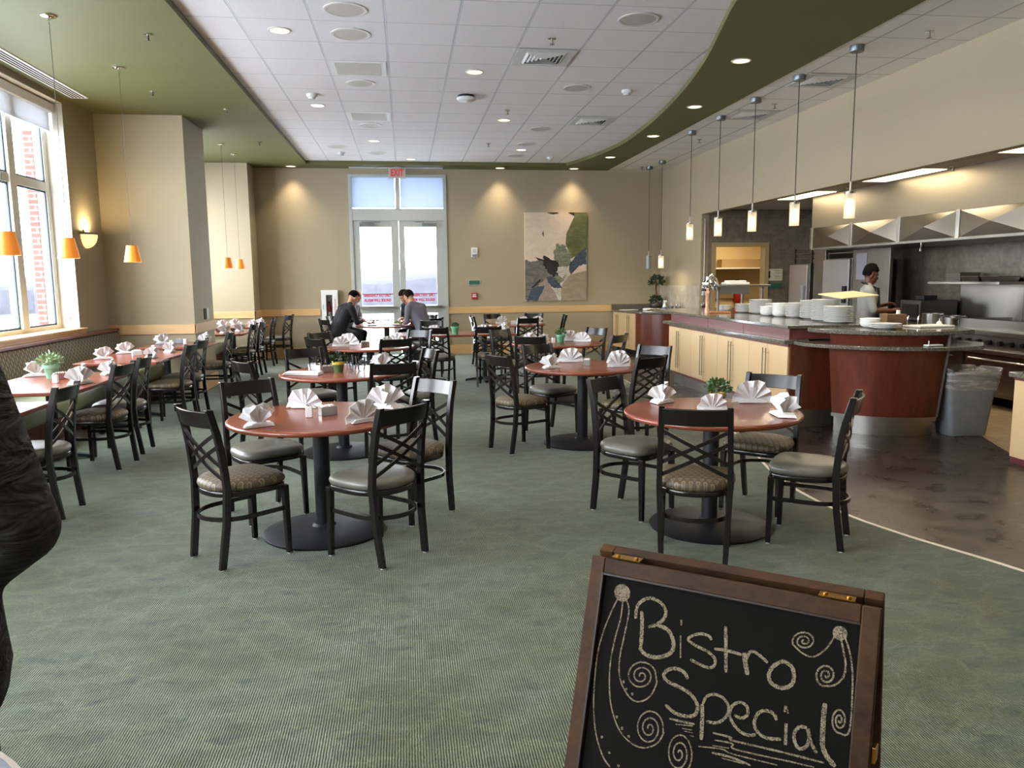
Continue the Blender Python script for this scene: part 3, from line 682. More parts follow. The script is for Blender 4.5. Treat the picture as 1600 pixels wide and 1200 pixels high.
rect_table('banquette_table', -3.42, -2.60, 8.55, 9.90, 'cherry banquette table beside the wall sconce, set with four napkins', GB, 1, 2)
rect_table('banquette_table', -3.40, -2.57, 10.42, 11.36, 'cherry banquette table against the front of the first pier', GB, 1, 1)
rect_table('banquette_table', -3.42, -2.56, 12.76, 13.70, 'cherry banquette table in the alcove, just past the first pier', GB, 1, 1)
rect_table('banquette_table', -3.42, -2.56, 14.55, 15.45, 'cherry banquette table in the alcove, before the second pier', GB, 1, 1)
rect_table('long_table', -0.17, 1.64, 11.66, 12.46, 'long dark cherry table between the diners and the front tables', None, 2, 1)

# ------------------------------------------------------------------ banquettes
def banquette(y0, y1, label, seams):
    t = thing('banquette', label, 'bench', (-3.7, (y0 + y1) / 2, 0), 0, 'banquettes under the windows'); o = Vector((-3.7, (y0 + y1) / 2, 0))
    L = Matrix.Translation(-o)
    MB().bb(-4.04, -3.53, y0, y1, 0.0, 0.26).xform(L).build('plinth', m_mahog_x, t)
    ed = [y0] + seams + [y1]
    for a, b in zip(ed, ed[1:]):
        prof = [(-3.92, 0.26), (-3.40, 0.26), (-3.375, 0.30), (-3.37, 0.42), (-3.39, 0.455), (-3.44, 0.47), (-3.92, 0.475)]
        MB().loft([[(x, y, z) for x, z in prof] for y in (a + 0.003, b - 0.003)]).xform(L).build('seat_cushion', m_booth_green, t, bevel=0.02, smooth=50)
        prof = [(-4.03, 0.46), (-3.88, 0.46), (-3.875, 0.70), (-3.92, 0.89), (-3.95, 0.915), (-4.03, 0.915)]
        MB().loft([[(x, y, z) for x, z in prof] for y in (a + 0.003, b - 0.003)]).xform(L).build('back_cushion', m_booth, t, bevel=0.015, smooth=50)
    MB().bb(-4.048, -3.91, y0, y1, 0.915, 0.945).xform(L).build('cap_rail', m_mahog_x, t, bevel=0.004)
banquette(3.9, 11.40, 'long patterned banquette with green seat under the large window', [5.6, 7.3, 9.25])
banquette(12.56, 15.80, 'short patterned banquette with green seat in the alcove behind the first pier', [14.2])
# ------------------------------------------------------------------ table settings
ZT = 0.7455
def make_napkin(name, kind):
    """kind 0: pleated fan standing on a folded base; kind 1: peaked fold; kind 2: low dome"""
    m = MB(); n = 6
    if kind in (0, 2):
        rad = 0.118 if kind == 0 else 0.10
        top = []; bot = []
        for i in range(2 * n + 1):
            a = R(-8 + 196 * i / (2 * n)); zz = 0.017 if i % 2 else -0.012
            r_ = rad * (1.0 - 0.035 * (i % 2)) * (0.97 + 0.05 * math.sin(i * 1.7))
            top.append((r_ * math.cos(a), zz - 0.035 * math.sin(a) * 0.6, 0.022 + r_ * math.sin(a))); bot.append((0.010 * math.cos(a), zz * 0.25, 0.018 + 0.006 * math.sin(a)))
        b = len(top); m.add(top + bot, [(i, i + 1, b + i + 1, b + i) for i in range(b - 1)])
        for i, z in enumerate((0.004, 0.011, 0.018)):
            k = 1 - 0.12 * i; m.loft([[(-0.085 * k, -0.02, z), (0.085 * k, -0.02, z), (0.035 * k, 0.105 * k, z + 0.002), (-0.035 * k, 0.105 * k, z + 0.002)], [(-0.08 * k, -0.018, z + 0.005), (0.08 * k, -0.018, z + 0.005), (0.03 * k, 0.10 * k, z + 0.007), (-0.03 * k, 0.10 * k, z + 0.007)]])
        m.loft([[(-0.02, 0.0, 0.02), (0.02, 0.0, 0.02), (0.012, 0.09, 0.014), (-0.012, 0.09, 0.014)], [(-0.014, -0.02, 0.095), (0.014, -0.02, 0.095), (0.008, 0.01, 0.09), (-0.008, 0.01, 0.09)]])
    else:
        for tilt, dx, rad in ((R(38), 0.012, 0.125), (R(-34), -0.010, 0.112)):
            top = []; bot = []; c_, s_ = math.cos(tilt), math.sin(tilt)
            for i in range(9):
                a = R(28 + 130 * i / 8); zz = 0.016 if i % 2 else -0.010; r_ = rad * (1.0 - 0.03 * (i % 2)) * (0.97 + 0.05 * math.sin(i * 2.3))
                x, y = r_ * math.cos(a), zz - 0.02 * math.sin(a); top.append((x * c_ - y * s_ + dx, x * s_ + y * c_, 0.018 + r_ * math.sin(a)))
                x, y = 0.012 * math.cos(a), zz * 0.3; bot.append((x * c_ - y * s_ + dx, x * s_ + y * c_, 0.014))
            b = len(top); m.add(top + bot, [(i, i + 1, b + i + 1, b + i) for i in range(b - 1)])
        for i, (z, w_) in enumerate(((0.004, 0.10), (0.012, 0.085), (0.02, 0.05))):
            m.loft([[(-w_, -0.05, z), (w_ * 0.8, -0.04, z), (w_, 0.06, z), (-w_ * 0.7, 0.05, z)], [(-w_ * 0.95, -0.045, z + 0.006), (w_ * 0.75, -0.03, z + 0.010), (w_ * 0.92, 0.055, z + 0.006), (-w_ * 0.6, 0.045, z + 0.010)]])
    o = m.build(name, m_napkin, None, smooth=0, solid=0.0022)
    return tag(o, 'napkin', 'napkin')
nap = [make_napkin('folded_napkin', k) for k in (0, 1, 2)]
GN = 'folded linen napkins on the tables'
NP = [ # kind, x, y, rz, scale, label
 (1, -0.86, 4.60, 25, 1.0, 'peaked white napkin at the left edge of the nearest left round table'),
 (0, -0.68, 5.22, -10, 1.0, 'fan-folded white napkin at the back of the nearest left round table'),
 (0, -0.27, 4.62, 40, 1.05, 'fan-folded white napkin at the right front of the nearest left round table'),
 (1, -0.16, 5.12, -30, 1.15, 'tall peaked napkin at the back right of the nearest left round table'),
 (1, 1.68, 4.99, 30, 1.0, 'peaked white napkin at the left of the chalkboard table'),
 (2, 1.87, 4.60, 0, 1.0, 'domed white napkin behind the top rail of the chair above the chalkboard'),
 (0, 2.25, 4.86, -8, 1.15, 'wide fan-folded napkin beside the gold-rimmed plant pot'),
 (1, 2.22, 4.36, 80, 1.0, 'narrow napkin seen edge-on at the right of the chalkboard table'),
 (1, 1.32, 7.12, 20, 1.0, 'peaked napkin at the left of the second right-hand round table'),
 (0, 1.60, 7.58, -5, 1.1, 'fan-folded napkin at the back of the second right-hand round table'),
 (0, 1.95, 7.06, 10, 1.0, 'fan-folded napkin at the right front of the second right-hand round table'),
 (0, 2.03, 7.36, -12, 1.0, 'fan-folded napkin half hidden at the right of the second right-hand round table'),
 (1, 1.60, 10.12, 35, 1.0, 'left napkin of the pair left of the bright green pot'),
 (0, 1.70, 9.72, 30, 1.0, 'right napkin of the pair left of the bright green pot'),
 (0, 2.12, 10.12, 0, 1.1, 'fan-folded napkin just right of the bright green pot'),
 (0, 2.26, 9.95, -30, 1.0, 'fan-folded napkin at the right end, table with the bright green pot'),
 (2, 0.42, 12.18, 0, 1.1, 'domed napkin at the left end of the long dark table'),
 (2, 1.15, 11.95, 0, 1.15, 'domed napkin on the long dark table behind a chair rail'),
 (1, 1.48, 12.05, 50, 1.1, 'peaked napkin at the right end of the long dark table'),
 (0, 1.72, 14.20, 30, 1.15, 'fan napkin at the left of the farthest right round table'),
 (2, 2.15, 14.38, 0, 1.1, 'domed napkin at the back of the farthest right round table'),
 (1, 2.38, 14.25, -30, 1.0, 'napkin at the right of the farthest right round table'),
 (1, -0.24, 7.55, 20, 1.05, 'peaked napkin at the back right of the water glass table'),
 (0, -0.82, 10.0, 20, 1.0, 'left fan napkin of the pair on the third left round table'),
 (0, -0.74, 10.26, -15, 1.15, 'larger fan napkin of the pair on the third left round table'),
 (0, -0.25, 9.78, 35, 1.05, 'fan napkin at the front right of the third left round table'),
 (2, -0.14, 10.24, 0, 1.15, 'domed napkin at the back right of the third left round table'),
 (1, -3.30, 7.50, 15, 1.1, 'napkin left of the pale plant on a banquette table'),
 (1, -2.68, 6.84, 70, 1.2, 'napkin nearest the front on the banquette table with the pale plant'),
 (1, -2.68, 7.50, 60, 1.0, 'napkin behind chair backs on the banquette table with the pale plant'),
 (1, -3.28, 9.02, 20, 1.0, 'left front napkin on the banquette table beside the sconce'),
 (1, -3.28, 9.68, 20, 1.0, 'left back napkin on the banquette table beside the sconce'),
 (1, -2.78, 9.02, 80, 1.0, 'right front napkin on the banquette table beside the sconce'),
 (1, -2.78, 9.70, 80, 1.0, 'right back napkin on the banquette table beside the sconce'),
 (1, -3.26, 11.05, 30, 1.05, 'left napkin on the table against the first pier'),
 (1, -2.72, 11.10, 70, 1.05, 'right napkin on the table against the first pier'),
 (1, -2.88, 13.05, 60, 1.05, 'nearer napkin on the alcove table past the first pier'),
 (1, -2.74, 13.50, 70, 1.05, 'farther napkin on the alcove table past the first pier'),
 (1, -3.32, 14.90, 30, 1.0, 'left napkin of a pair on the farthest alcove table'),
 (1, -3.18, 15.26, 30, 1.0, 'back napkin of a pair on the farthest alcove table'),
 (1, -2.78, 14.85, 60, 1.0, 'near right napkin on the farthest alcove table'),
 (1, -2.72, 15.28, 60, 1.0, 'far right napkin on the farthest alcove table')]
for k, x, y, rz, s, lab in NP:
    o = place(nap[k], (x, y, ZT), R(rz), lab, GN); o.scale = (s, s, s)
m = MB()
for i in range(4): m.box((0, 0, 0.005 + 0.006 * i), (0.34 - 0.012 * i, 0.14, 0.0055), R(3 * i))
tag(m.build('folded_cloth', m_napkin, None, bevel=0.002), 'flat folded white cloth at the left edge of the water glass table', 'cloth'); bpy.data.objects['folded_cloth'].location = (-0.92, 7.10, ZT); bpy.data.objects['folded_cloth'].rotation_euler = (0, 0, R(-18))
# caddies and shakers
def caddy(x, y, rz, label, mat, tall=0.055):
    t = thing('packet_caddy', label, 'caddy', (x, y, ZT), rz, 'sugar packet caddies')
    m = MB(); a, b, h = 0.05, 0.032, tall
    m.bb(-a, a, -b, -b + 0.004, 0, h).bb(-a, a, b - 0.004, b, 0, h).bb(-a, -a + 0.004, -b, b, 0, h).bb(a - 0.004, a, -b, b, 0, h).bb(-a, a, -b, b, 0, 0.004)
    m.build('box', mat, t, bevel=0.001)
    for i in range(7):
        MB().box((-0.036 + 0.012 * i, 0.002 * (-1) ** i, 0.035), (0.003, 0.05, 0.058), 0, Matrix.Rotation(R(rnd.uniform(-9, 9)), 3, 'Y')).build('packet', (m_white, m_white, plain_pink)[i % 3], t)
    return t
plain_pink = plain('pink_paper', 'd9a8a0', 0.7)
def shaker(x, y, label, mat):
    t = thing('salt_shaker', label, 'shaker', (x, y, ZT), 0, 'white shakers')
    MB().box((0, 0, 0.035), (0.04, 0.04, 0.07)).build('body', mat, t, bevel=0.004)
    MB().lathe([(0.017, 0.07), (0.017, 0.078), (0.008, 0.083)], seg=14).build('cap', m_chrome, t)
shaker(-0.605, 4.86, 'white shaker beside the grey caddy on the nearest left round table', m_white)
caddy(-0.50, 4.92, R(25), 'grey caddy of packets in the middle of the nearest left round table', m_steel_dk)
caddy(1.70, 7.28, R(70), 'steel caddy of packets in the middle of the second right-hand table', m_steel)
caddy(-0.72, 7.26, R(10), 'steel caddy beside the yellow-rimmed pot on the water glass table', m_steel)
shaker(-0.80, 7.22, 'white shaker among the glasses on the water glass table', m_white)
caddy(-0.52, 10.02, R(15), 'steel caddy between napkins on the third left round table', m_steel)
shaker(-2.92, 6.95, 'white shaker before the brown caddy on the pale plant table', m_white)
caddy(-2.98, 7.22, R(30), 'brown caddy on the banquette table with the pale plant', plain('brown_caddy', '7a5a4c', 0.5))
caddy(-3.05, 9.38, R(30), 'pink-packet caddy in the middle of the banquette table by the sconce', m_grey_lt)
caddy(-3.06, 11.12, 0, 'dark caddy on the table against the first pier', m_grey_mid)
shaker(-2.95, 10.98, 'white shaker on the table against the first pier', m_white)
caddy(-3.05, 13.45, 0, 'brown caddy on the alcove table past the first pier', plain('brown_caddy_far', '7a5a4c', 0.5))
shaker(-2.98, 13.28, 'white shaker on the alcove table past the first pier', m_white)
caddy(1.93, 14.1, 0, 'pale caddy on the farthest right round table', m_grey_lt)
shaker(1.86, 9.86, 'white shaker left of the bright green pot', m_white)
caddy(-0.86, 7.46, R(-20), 'white paper caddy behind the glasses on the water glass table', m_white)
# glasses
def glass(x, y, h, r, label):
    t = thing('water_glass', label, 'glass', (x, y, ZT), 0, 'water glasses')
    MB().lathe([(r * 0.72, 0.0), (r * 0.95, h * 0.4), (r, h * 0.6), (r * 0.9, h), (r * 0.86, h), (r * 0.95, h * 0.58), (r * 0.88, h * 0.35), (r * 0.66, 0.008), (0.001, 0.008)], seg=24).build('bowl', m_glass_item, t, smooth=60)
for x, y, h, r, lab in ((-0.86, 7.36, 0.135, 0.040, 'stemless glass left of the yellow-rimmed pot'), (-0.50, 7.34, 0.135, 0.036, 'glass just right of the yellow-rimmed pot'), (-0.42, 7.28, 0.13, 0.040, 'rightmost glass on the water glass table'),
                        (-0.54, 7.50, 0.13, 0.036, 'glass behind the others on the water glass table')): glass(x, y, h, r, lab)
# plants
def leaf_blob(m, c, rad, n, size, seed, flat=1.0, up=0.0):
    rg = random.Random(seed)
    for i in range(n):
        a, b = rg.uniform(0, 2 * PI), math.acos(rg.uniform(-0.5, 1))
        d = Vector((math.sin(b) * math.cos(a), math.sin(b) * math.sin(a), math.cos(b) * flat)); p = Vector(c) + d * rad * rg.uniform(0.45, 1.0)
        dv = (d + Vector((rg.uniform(-.6, .6), rg.uniform(-.6, .6), up + rg.uniform(-.4, .6)))).normalized(); sd = dv.orthogonal().normalized(); sd = Matrix.Rotation(rg.uniform(0, 6.28), 3, dv) @ sd
        nn = dv.cross(sd); s = size * rg.uniform(0.7, 1.3)
        m.add([p, p + dv * s * 0.5 + sd * s * 0.32 + nn * s * 0.06, p + dv * s, p + dv * s * 0.5 - sd * s * 0.32 + nn * s * 0.06, p + dv * s * 0.5 - nn * s * 0.04], [(0, 1, 4), (1, 2, 4), (2, 3, 4), (3, 0, 4)])
    return m
def potted(x, y, label, pot, rim, leaf, r, h, spread, size, n, seed, style=0):
    t = thing('potted_plant', label, 'plant', (x, y, ZT), 0, 'table plants')
    p = MB().lathe([(r * 0.66, 0), (r * 0.86, h * 0.72), (r * 0.88, h * 0.74)], seg=28).build('pot', pot, t, smooth=50)
    MB().lathe([(r * 0.9, h * 0.72), (r, h * 0.74), (r * 1.03, h), (r * 0.93, h), (r * 0.9, h * 0.9), (0.001, h * 0.88)], seg=28).build('pot_rim', rim, t, smooth=50)
    m = MB(); leaf_blob(m, (0, 0, h + spread * 0.35), spread, n, size, seed, 0.75, 0.25)
    if style == 1:
        rg = random.Random(seed)
        for i in range(26):
            a = rg.uniform(0, 2 * PI); o = rg.uniform(0.03, 0.10)
            m.strip([(0.01 * math.cos(a), 0.01 * math.sin(a), h * 0.9), (o * 0.6 * math.cos(a), o * 0.6 * math.sin(a), h + 0.05), (o * math.cos(a), o * math.sin(a), h + rg.uniform(0.01, 0.06))], 0.016, 0.002)
    for i in range(6):
        a = i * 1.05; m.tube([(0, 0, h * 0.85), (spread * 0.5 * math.cos(a), spread * 0.5 * math.sin(a), h + spread * 0.5)], 0.002, 5)
    m.build('foliage', leaf, t, smooth=0, fix=False)
m_gold = plain('gold_rim', 'b08a3a', 0.4, 0.3); m_pot_olive = plain('olive_pot', '4c5a33', 0.35); m_pot_terra = plain('washed_green_terracotta', '7fa88c', 0.6, var=0.2, vs=14)
m_pot_yel = plain('yellow_rim', 'b9a53c', 0.4)
potted(2.02, 4.88, 'bushy plant in a gold-rimmed dark pot on the chalkboard table', m_pot_olive, m_gold, m_leaf, 0.056, 0.07, 0.075, 0.030, 190, 1)
potted(-3.10, 7.32, 'pale-leaved plant in a green terracotta pot on a banquette table', m_pot_terra, m_pot_terra, m_leaf_pale, 0.068, 0.12, 0.09, 0.04, 120, 2, 1)
potted(1.98, 9.98, 'bushy green plant in a bright green pot, right-hand side', m_green_pot, m_green_pot, m_leaf, 0.062, 0.10, 0.065, 0.03, 120, 3)
potted(0.73, 11.88, 'small dark succulent in a green pot on the long dark table', m_green_pot, m_green_pot, m_leaf_dk, 0.065, 0.115, 0.035, 0.035, 50, 4)
potted(-0.62, 7.22, 'spiky dark plant in a yellow-rimmed green pot among water glasses', m_pot_olive, m_pot_yel, m_leaf_dk, 0.058, 0.10, 0.045, 0.05, 60, 5)
# the diners' food
m_salad = plain('salad', '7f9a3c', 0.7, var=0.4, vs=60)
def plate_food(x, y, label, food, seed):
    t = thing('dinner_plate', label, 'plate', (x, y, ZT), 0, "the diners' plates")
    MB().lathe([(0.06, 0), (0.075, 0.004), (0.125, 0.016), (0.125, 0.019), (0.08, 0.010), (0.001, 0.008)], seg=32).build('rim', m_white_gloss, t, smooth=50)
    m = MB(); leaf_blob(m, (0, 0, 0.040), 0.06, 70, 0.030, seed, 0.45); m.build('food', food, t, smooth=0, fix=False)
plate_food(-0.16, 14.45, 'white plate heaped with green salad among the four diners', m_salad, 11)
plate_food(-0.62, 14.45, 'plate of food before the diner in the black suit', plain('brown_food', '9a6a3c', 0.7, var=0.4, vs=50), 12)
plate_food(-0.58, 14.85, 'plate of food before the bald diner', plain('mixed_food', '8d7444', 0.7, var=0.4, vs=50), 13)
for x, y, lab in ((-0.36, 14.38, 'glass in front of the salad on the diners table'), (-0.30, 14.98, 'glass right of the salad on the diners table'), (-0.40, 14.78, 'glass behind the salad on the diners table')): glass(x, y, 0.13, 0.038, lab)
# ------------------------------------------------------------------ serving counter
def handle(x, y, z0, z1, nx=-1):
    m = MB().tube([(x + nx * 0.035, y, z0), (x + nx * 0.035, y, z1)], 0.006, 8)
    for z in (z0 + 0.05, z1 - 0.05): m.tube([(x, y, z), (x + nx * 0.035, y, z)], 0.005, 6)
    return m
CX, CY0, CY1 = 3.89, 7.60, 11.30
cab_n = ['farthest from the camera', 'second from the far end', 'third from the far end', 'nearest the rounded bar']
wd = (CY1 - CY0) / 4
for i in range(4):
    b = CY1 - wd * i; a = b - wd
    t = thing('cabinet', 'cream two-door counter cabinet, %s' % cab_n[i], 'cabinet', (CX, (a + b) / 2, 0), 0, 'cream cabinets of the serving counter'); L = Matrix.Translation((-CX, -(a + b) / 2, 0))
    MB().bb(CX + 0.022, 4.62, a + 0.001, b - 0.001, 0.19, 0.875).xform(L).build('body', m_mahog, t)
    MB().bb(CX + 0.09, 4.60, a + 0.001, b - 0.001, 0.0, 0.19).xform(L).build('toe_kick', m_steel_dk, t)
    MB().bb(CX + 0.004, CX + 0.022, a + 0.001, b - 0.001, 0.165, 0.195).xform(L).build('rail', m_mahog_x, t); MB().bb(CX + 0.004, CX + 0.022, a + 0.001, b - 0.001, 0.845, 0.875).xform(L).build('rail', m_mahog_x, t)
    for k in (0, 1):
        d0 = a + wd / 2 * k + 0.003; d1 = d0 + wd / 2 - 0.006
        d = MB().bb(CX, CX + 0.02, d0, d1, 0.197, 0.843).xform(L).build('door', m_door_cream, t, bevel=0.002)
        hy = d1 - 0.035 if k == 0 else d0 + 0.035
        handle(CX, hy, 0.27, 0.80).xform(L).build('handle', m_chrome, d)
t = thing('serving_counter', 'upper mahogany and granite bar top running above the cream cabinets', 'counter', (4.3, 9.45, 0.875)); L = Matrix.Translation((-4.3, -9.45, -0.875))
MB().bb(CX - 0.06, 4.10, CY0 - 0.04, CY1 + 0.12, 0.876, 0.92).xform(L).build('ledge', m_granite, t, bevel=0.006)
for k, (a, b) in enumerate(((CY0 + 0.04, 8.75), (8.758, 9.85), (9.858, CY1))):
    MB().bb(CX + 0.03, CX + 0.06, a, b, 0.92, 1.03).xform(L).build('front_panel', m_mahog_x, t, bevel=0.002)
MB().bb(CX + 0.062, 5.10, CY0 + 0.04, CY1, 0.92, 1.03).xform(L).build('riser', m_mahog_x, t)
MB().bb(CX - 0.01, 5.25, CY0, 12.2, 1.03, 1.065).xform(L).build('countertop', m_granite, t, bevel=0.006)
MB().bb(4.64, 5.20, CY0 + 0.05, 12.1, 0.0, 0.874).xform(L).build('back_body', m_mahog, t)
MB().bb(CX + 0.02, 4.63, CY0 - 0.022, CY0 - 0.002, 0.19, 0.874).xform(L).build('end_panel', m_mahog, t); MB().bb(CX + 0.10, 4.60, CY0 + 0.0, CY0 - 0.001, 0.0, 0.19).xform(L).build('kick_plate', m_steel_dk, t)
# rounded bar
BC = (4.95, 7.66)
def arc(r, a0, a1, n=28): return [(BC[0] + r * math.cos(R(a0 + (a1 - a0) * i / n)), BC[1] + r * math.sin(R(a0 + (a1 - a0) * i / n))) for i in range(n + 1)]
t = thing('rounded_bar', 'curved mahogany bar with two granite levels and steel kick plate', 'bar', (BC[0], BC[1], 0)); L = Matrix.Translation((-BC[0], -BC[1], 0))
def ring(r, z, a1=283): return [(x, y, z) for x, y in arc(r, 203, a1)] + [(5.18 - (0.84 - r) * 0.6, 7.56, z), (4.645, 7.56, z)]
MB().loft([ring(0.735, 0.19), ring(0.755, 0.35), ring(0.80, 0.70), ring(0.825, 0.872)]).xform(L).build('body', m_mahog, t, smooth=40)
MB().loft([ring(0.745, 0.155), ring(0.745, 0.19)]).xform(L).build('base_band', m_steel, t, smooth=40)
MB().loft([ring(0.70, 0.0), ring(0.70, 0.155)]).xform(L).build('kick_plate', m_steel, t, smooth=40)
MB().prism(arc(1.08, 197, 292) + [(5.62, 7.0), (5.58, 7.40), (4.645, 7.56), (3.93, 7.56)], 0.873, 0.908).xform(L).build('ledge', m_granite, t, bevel=0.006, smooth=40)
MB().loft([ring(0.80, 0.908), ring(0.83, 1.005)]).xform(L).build('riser', m_mahog, t, smooth=40)
MB().prism(arc(0.92, 197, 300) + [(5.66, 7.55), (4.07, 7.555)], 1.005, 1.045).xform(L).build('countertop', m_granite, t, bevel=0.006, smooth=40)
e0 = Vector(arc(0.735, 283, 284)[0] + (0.19,)); e1 = Vector(arc(0.825, 283, 284)[0] + (0.872,)); e2 = Vector(arc(0.83, 283, 284)[0] + (1.005,)); o = Vector((0.004, -0.004, 0))
MB().strip([e0 + o, e1 + o], 0.022, 0.012, (1, 0.3, 0)).strip([e1 + o + Vector((0, 0, .036)), e2 + o], 0.022, 0.012, (1, .3, 0)).xform(L).build('edge_trim', m_steel_dk, t, smooth=0)
tray = thing('pen_tray', 'small white tray with a pen on the lower bar ledge', 'tray', (4.88, 6.72, 0.909), R(5)); MB().box((0, 0, 0.008), (0.16, 0.07, 0.012)).build('tray', m_white, tray, bevel=0.004); MB().tube([(-0.05, 0, 0.014), (-0.045, 0.005, 0.05)], 0.004, 6).build('pen', m_white, tray)
# stacked plates: every plate is a thing of its own
def plate_mesh(name, r, h, bowl):
    p = [(r * 0.55, 0), (r * 0.62, h * 0.2), (r, h * 0.85), (r, h), (r * 0.97, h), (r * 0.6, h * 0.4), (0.001, h * 0.36)] if not bowl else [(r * 0.5, 0), (r * 0.85, h * 0.35), (r, h * 0.9), (r, h), (r * 0.95, h), (r * 0.78, h * 0.4), (0.001, h * 0.25)]
    o = MB().lathe(p, seg=36).build(name, m_white_gloss, None, smooth=50); return tag(o, 'plate', 'plate' if not bowl else 'bowl')
pl_big = plate_mesh('dinner_plate', 0.15, 0.026, False); pl_sm = plate_mesh('side_plate', 0.118, 0.024, False); bw = plate_mesh('soup_bowl', 0.10, 0.05, True)
ORD = ['bottom', 'second', 'third', 'fourth', 'fifth', 'sixth', 'seventh', 'eighth', 'ninth', 'tenth', 'eleventh', 'twelfth', 'thirteenth', 'fourteenth', 'fifteenth', 'sixteenth']
ST = [ # proto, x, y, count, pitch, description
 (bw, 4.56, 10.86, 3, 0.022, 'the low bowl stack at the far end'), (pl_sm, 4.70, 10.52, 7, 0.0165, 'the farthest plate stack'), (pl_big, 4.78, 10.16, 11, 0.0165, 'the tall stack second from the far end'),
 (pl_big, 4.85, 9.82, 8, 0.0175, 'the third stack from the far end'), (bw, 4.62, 9.60, 4, 0.024, 'the bowl stack in the middle'), (bw, 4.66, 9.34, 6, 0.024, 'the tall bowl stack in the middle'),
 (pl_sm, 4.72, 9.07, 11, 0.0155, 'the narrow stack past the middle'), (pl_big, 4.76, 8.72, 13, 0.0160, 'the tall stack behind the leaning board'), (pl_big, 4.66, 8.27, 15, 0.0155, 'the tallest stack'), (pl_big, 4.58, 7.86, 11, 0.0155, 'the big stack nearest the rounded bar')]
for pr_, x, y, n, pit, ds in ST:
    for i in range(n):
        nm = 'topmost' if i == n - 1 else ('bottom' if i == 0 else ORD[i] + ' up')
        place(pr_, (x + (0 if pr_ is bw else rnd.uniform(-.003, .003)), y + (0 if pr_ is bw else rnd.uniform(-.003, .003)), 1.0655 + pit * i), rnd.uniform(0, 6), 'white %s, %s, in %s' % ('bowl' if pr_ is bw else 'plate', nm, ds), 'stacked white china on the counter')
for pr_, x, y, n, pit, ds in ((bw, 4.66, 7.40, 3, 0.022, 'the short bowl stack on the rounded bar'), (pl_big, 4.66, 7.14, 3, 0.016, 'the low plate stack at the front of the rounded bar')):
    for i in range(n):
        nm = 'topmost' if i == n - 1 else ('bottom' if i == 0 else ORD[i] + ' up')
        place(pr_, (x, y, 1.0455 + pit * i), rnd.uniform(0, 6), 'white %s, %s, in %s' % ('bowl' if pr_ is bw else 'plate', nm, ds), 'stacked white china on the counter')
m = MB().box((0, 0, 0), (0.50, 0.40, 0.012), 0, Matrix.Rotation(R(-7), 3, 'Y')); o = tag(m.build('menu_board', plain('cream_card', 'd8c49a', 0.6), None, bevel=0.002), 'cream board lying tilted across the plate stacks', 'board'); o.location = (4.98, 8.36, 1.352); o.rotation_euler = (R(6), R(4), R(12))
# heat lamp station, mill, small things on the counter
t = thing('heat_lamp_station', 'steel shelf stand with heat lamp and white dishes above the counter', 'food warmer', (4.72, 10.75, 1.0655)); L = Matrix.Translation((0, 0, 0))
for x in (-0.30, 0.06, 0.36): MB().bb(x - 0.012, x + 0.012, -0.02, 0.02, 0, 0.36).build('post', m_steel, t)
MB().bb(-0.36, 0.42, -0.14, 0.14, 0.36, 0.385).build('shelf', m_steel, t, bevel=0.003); MB().bb(-0.34, 0.10, -0.16, -0.145, 0.26, 0.37).build('front_guard', m_chrome, t)
MB().lathe([(0.10, 0.30), (0.11, 0.32), (0.105, 0.42), (0.05, 0.46), (0.045, 0.50), (0.02, 0.51)], (-0.44, 0, 0), 24).build('lamp_shade', m_chrome, t, smooth=40)
MB().lathe([(0.085, 0.303), (0.001, 0.303)], (-0.44, 0, 0), 20).build('lamp_glow', emit('heat_lamp_glow', 'ffb066', 4.0), t)
MB().tube([(-0.44, 0, 0.5), (-0.40, 0, 0.53), (-0.33, 0, 0.47), (-0.31, 0, 0.37)], 0.012, 8).build('lamp_arm', m_chrome, t)
o = tag(MB().bb(-0.24, 0.10, -0.11, 0.11, 0, 0.035).bb(-0.20, 0.06, -0.09, 0.09, 0.035, 0.06).build('white_tray', m_white, None, bevel=0.01), 'white trays on top of the heat lamp shelf', 'tray'); o.location = (4.74, 10.75, 1.451)
o = tag(MB().lathe([(0.032, 0), (0.034, 0.05), (0.022, 0.09), (0.026, 0.16), (0.020, 0.24), (0.030, 0.275), (0.030, 0.30), (0.012, 0.315), (0.018, 0.335), (0.004, 0.35)], seg=20).build('pepper_mill', wood('mill_wood', 'b98a6c', 'd6ab8c', 0.3), None, smooth=50), 'tall wooden pepper mill on the far end of the counter', 'pepper mill'); o.location = (4.10, 10.35, 1.0655)
o = tag(MB().box((0, 0, 0.012), (0.30, 0.14, 0.022)).build('cutting_board', wood('board_wood', 'a8714a', 'bf8a60', 0.5), None, bevel=0.003), 'wooden board beside the pepper mill', 'board'); o.location = (4.32, 10.48, 1.0655)
t = thing('serving_board', 'white board with handles behind the rounded bar', 'board', (5.25, 7.32, 1.0455), R(8)); MB().box((0, 0, 0.01), (0.42, 0.24, 0.018)).build('board', m_white, t, bevel=0.004)
for x in (-0.19, -0.06): MB().tube([(x, 0.08, 0.018), (x + 0.005, 0.08, 0.10), (x + 0.02, 0.09, 0.11)], 0.006, 6).build('handle', m_chrome, t)
MB().lathe([(0.03, 0.02), (0.02, 0.045), (0.006, 0.055), (0.004, 0.08)], (0.17, 0.04, 0), 14).build('knob', m_white, t)
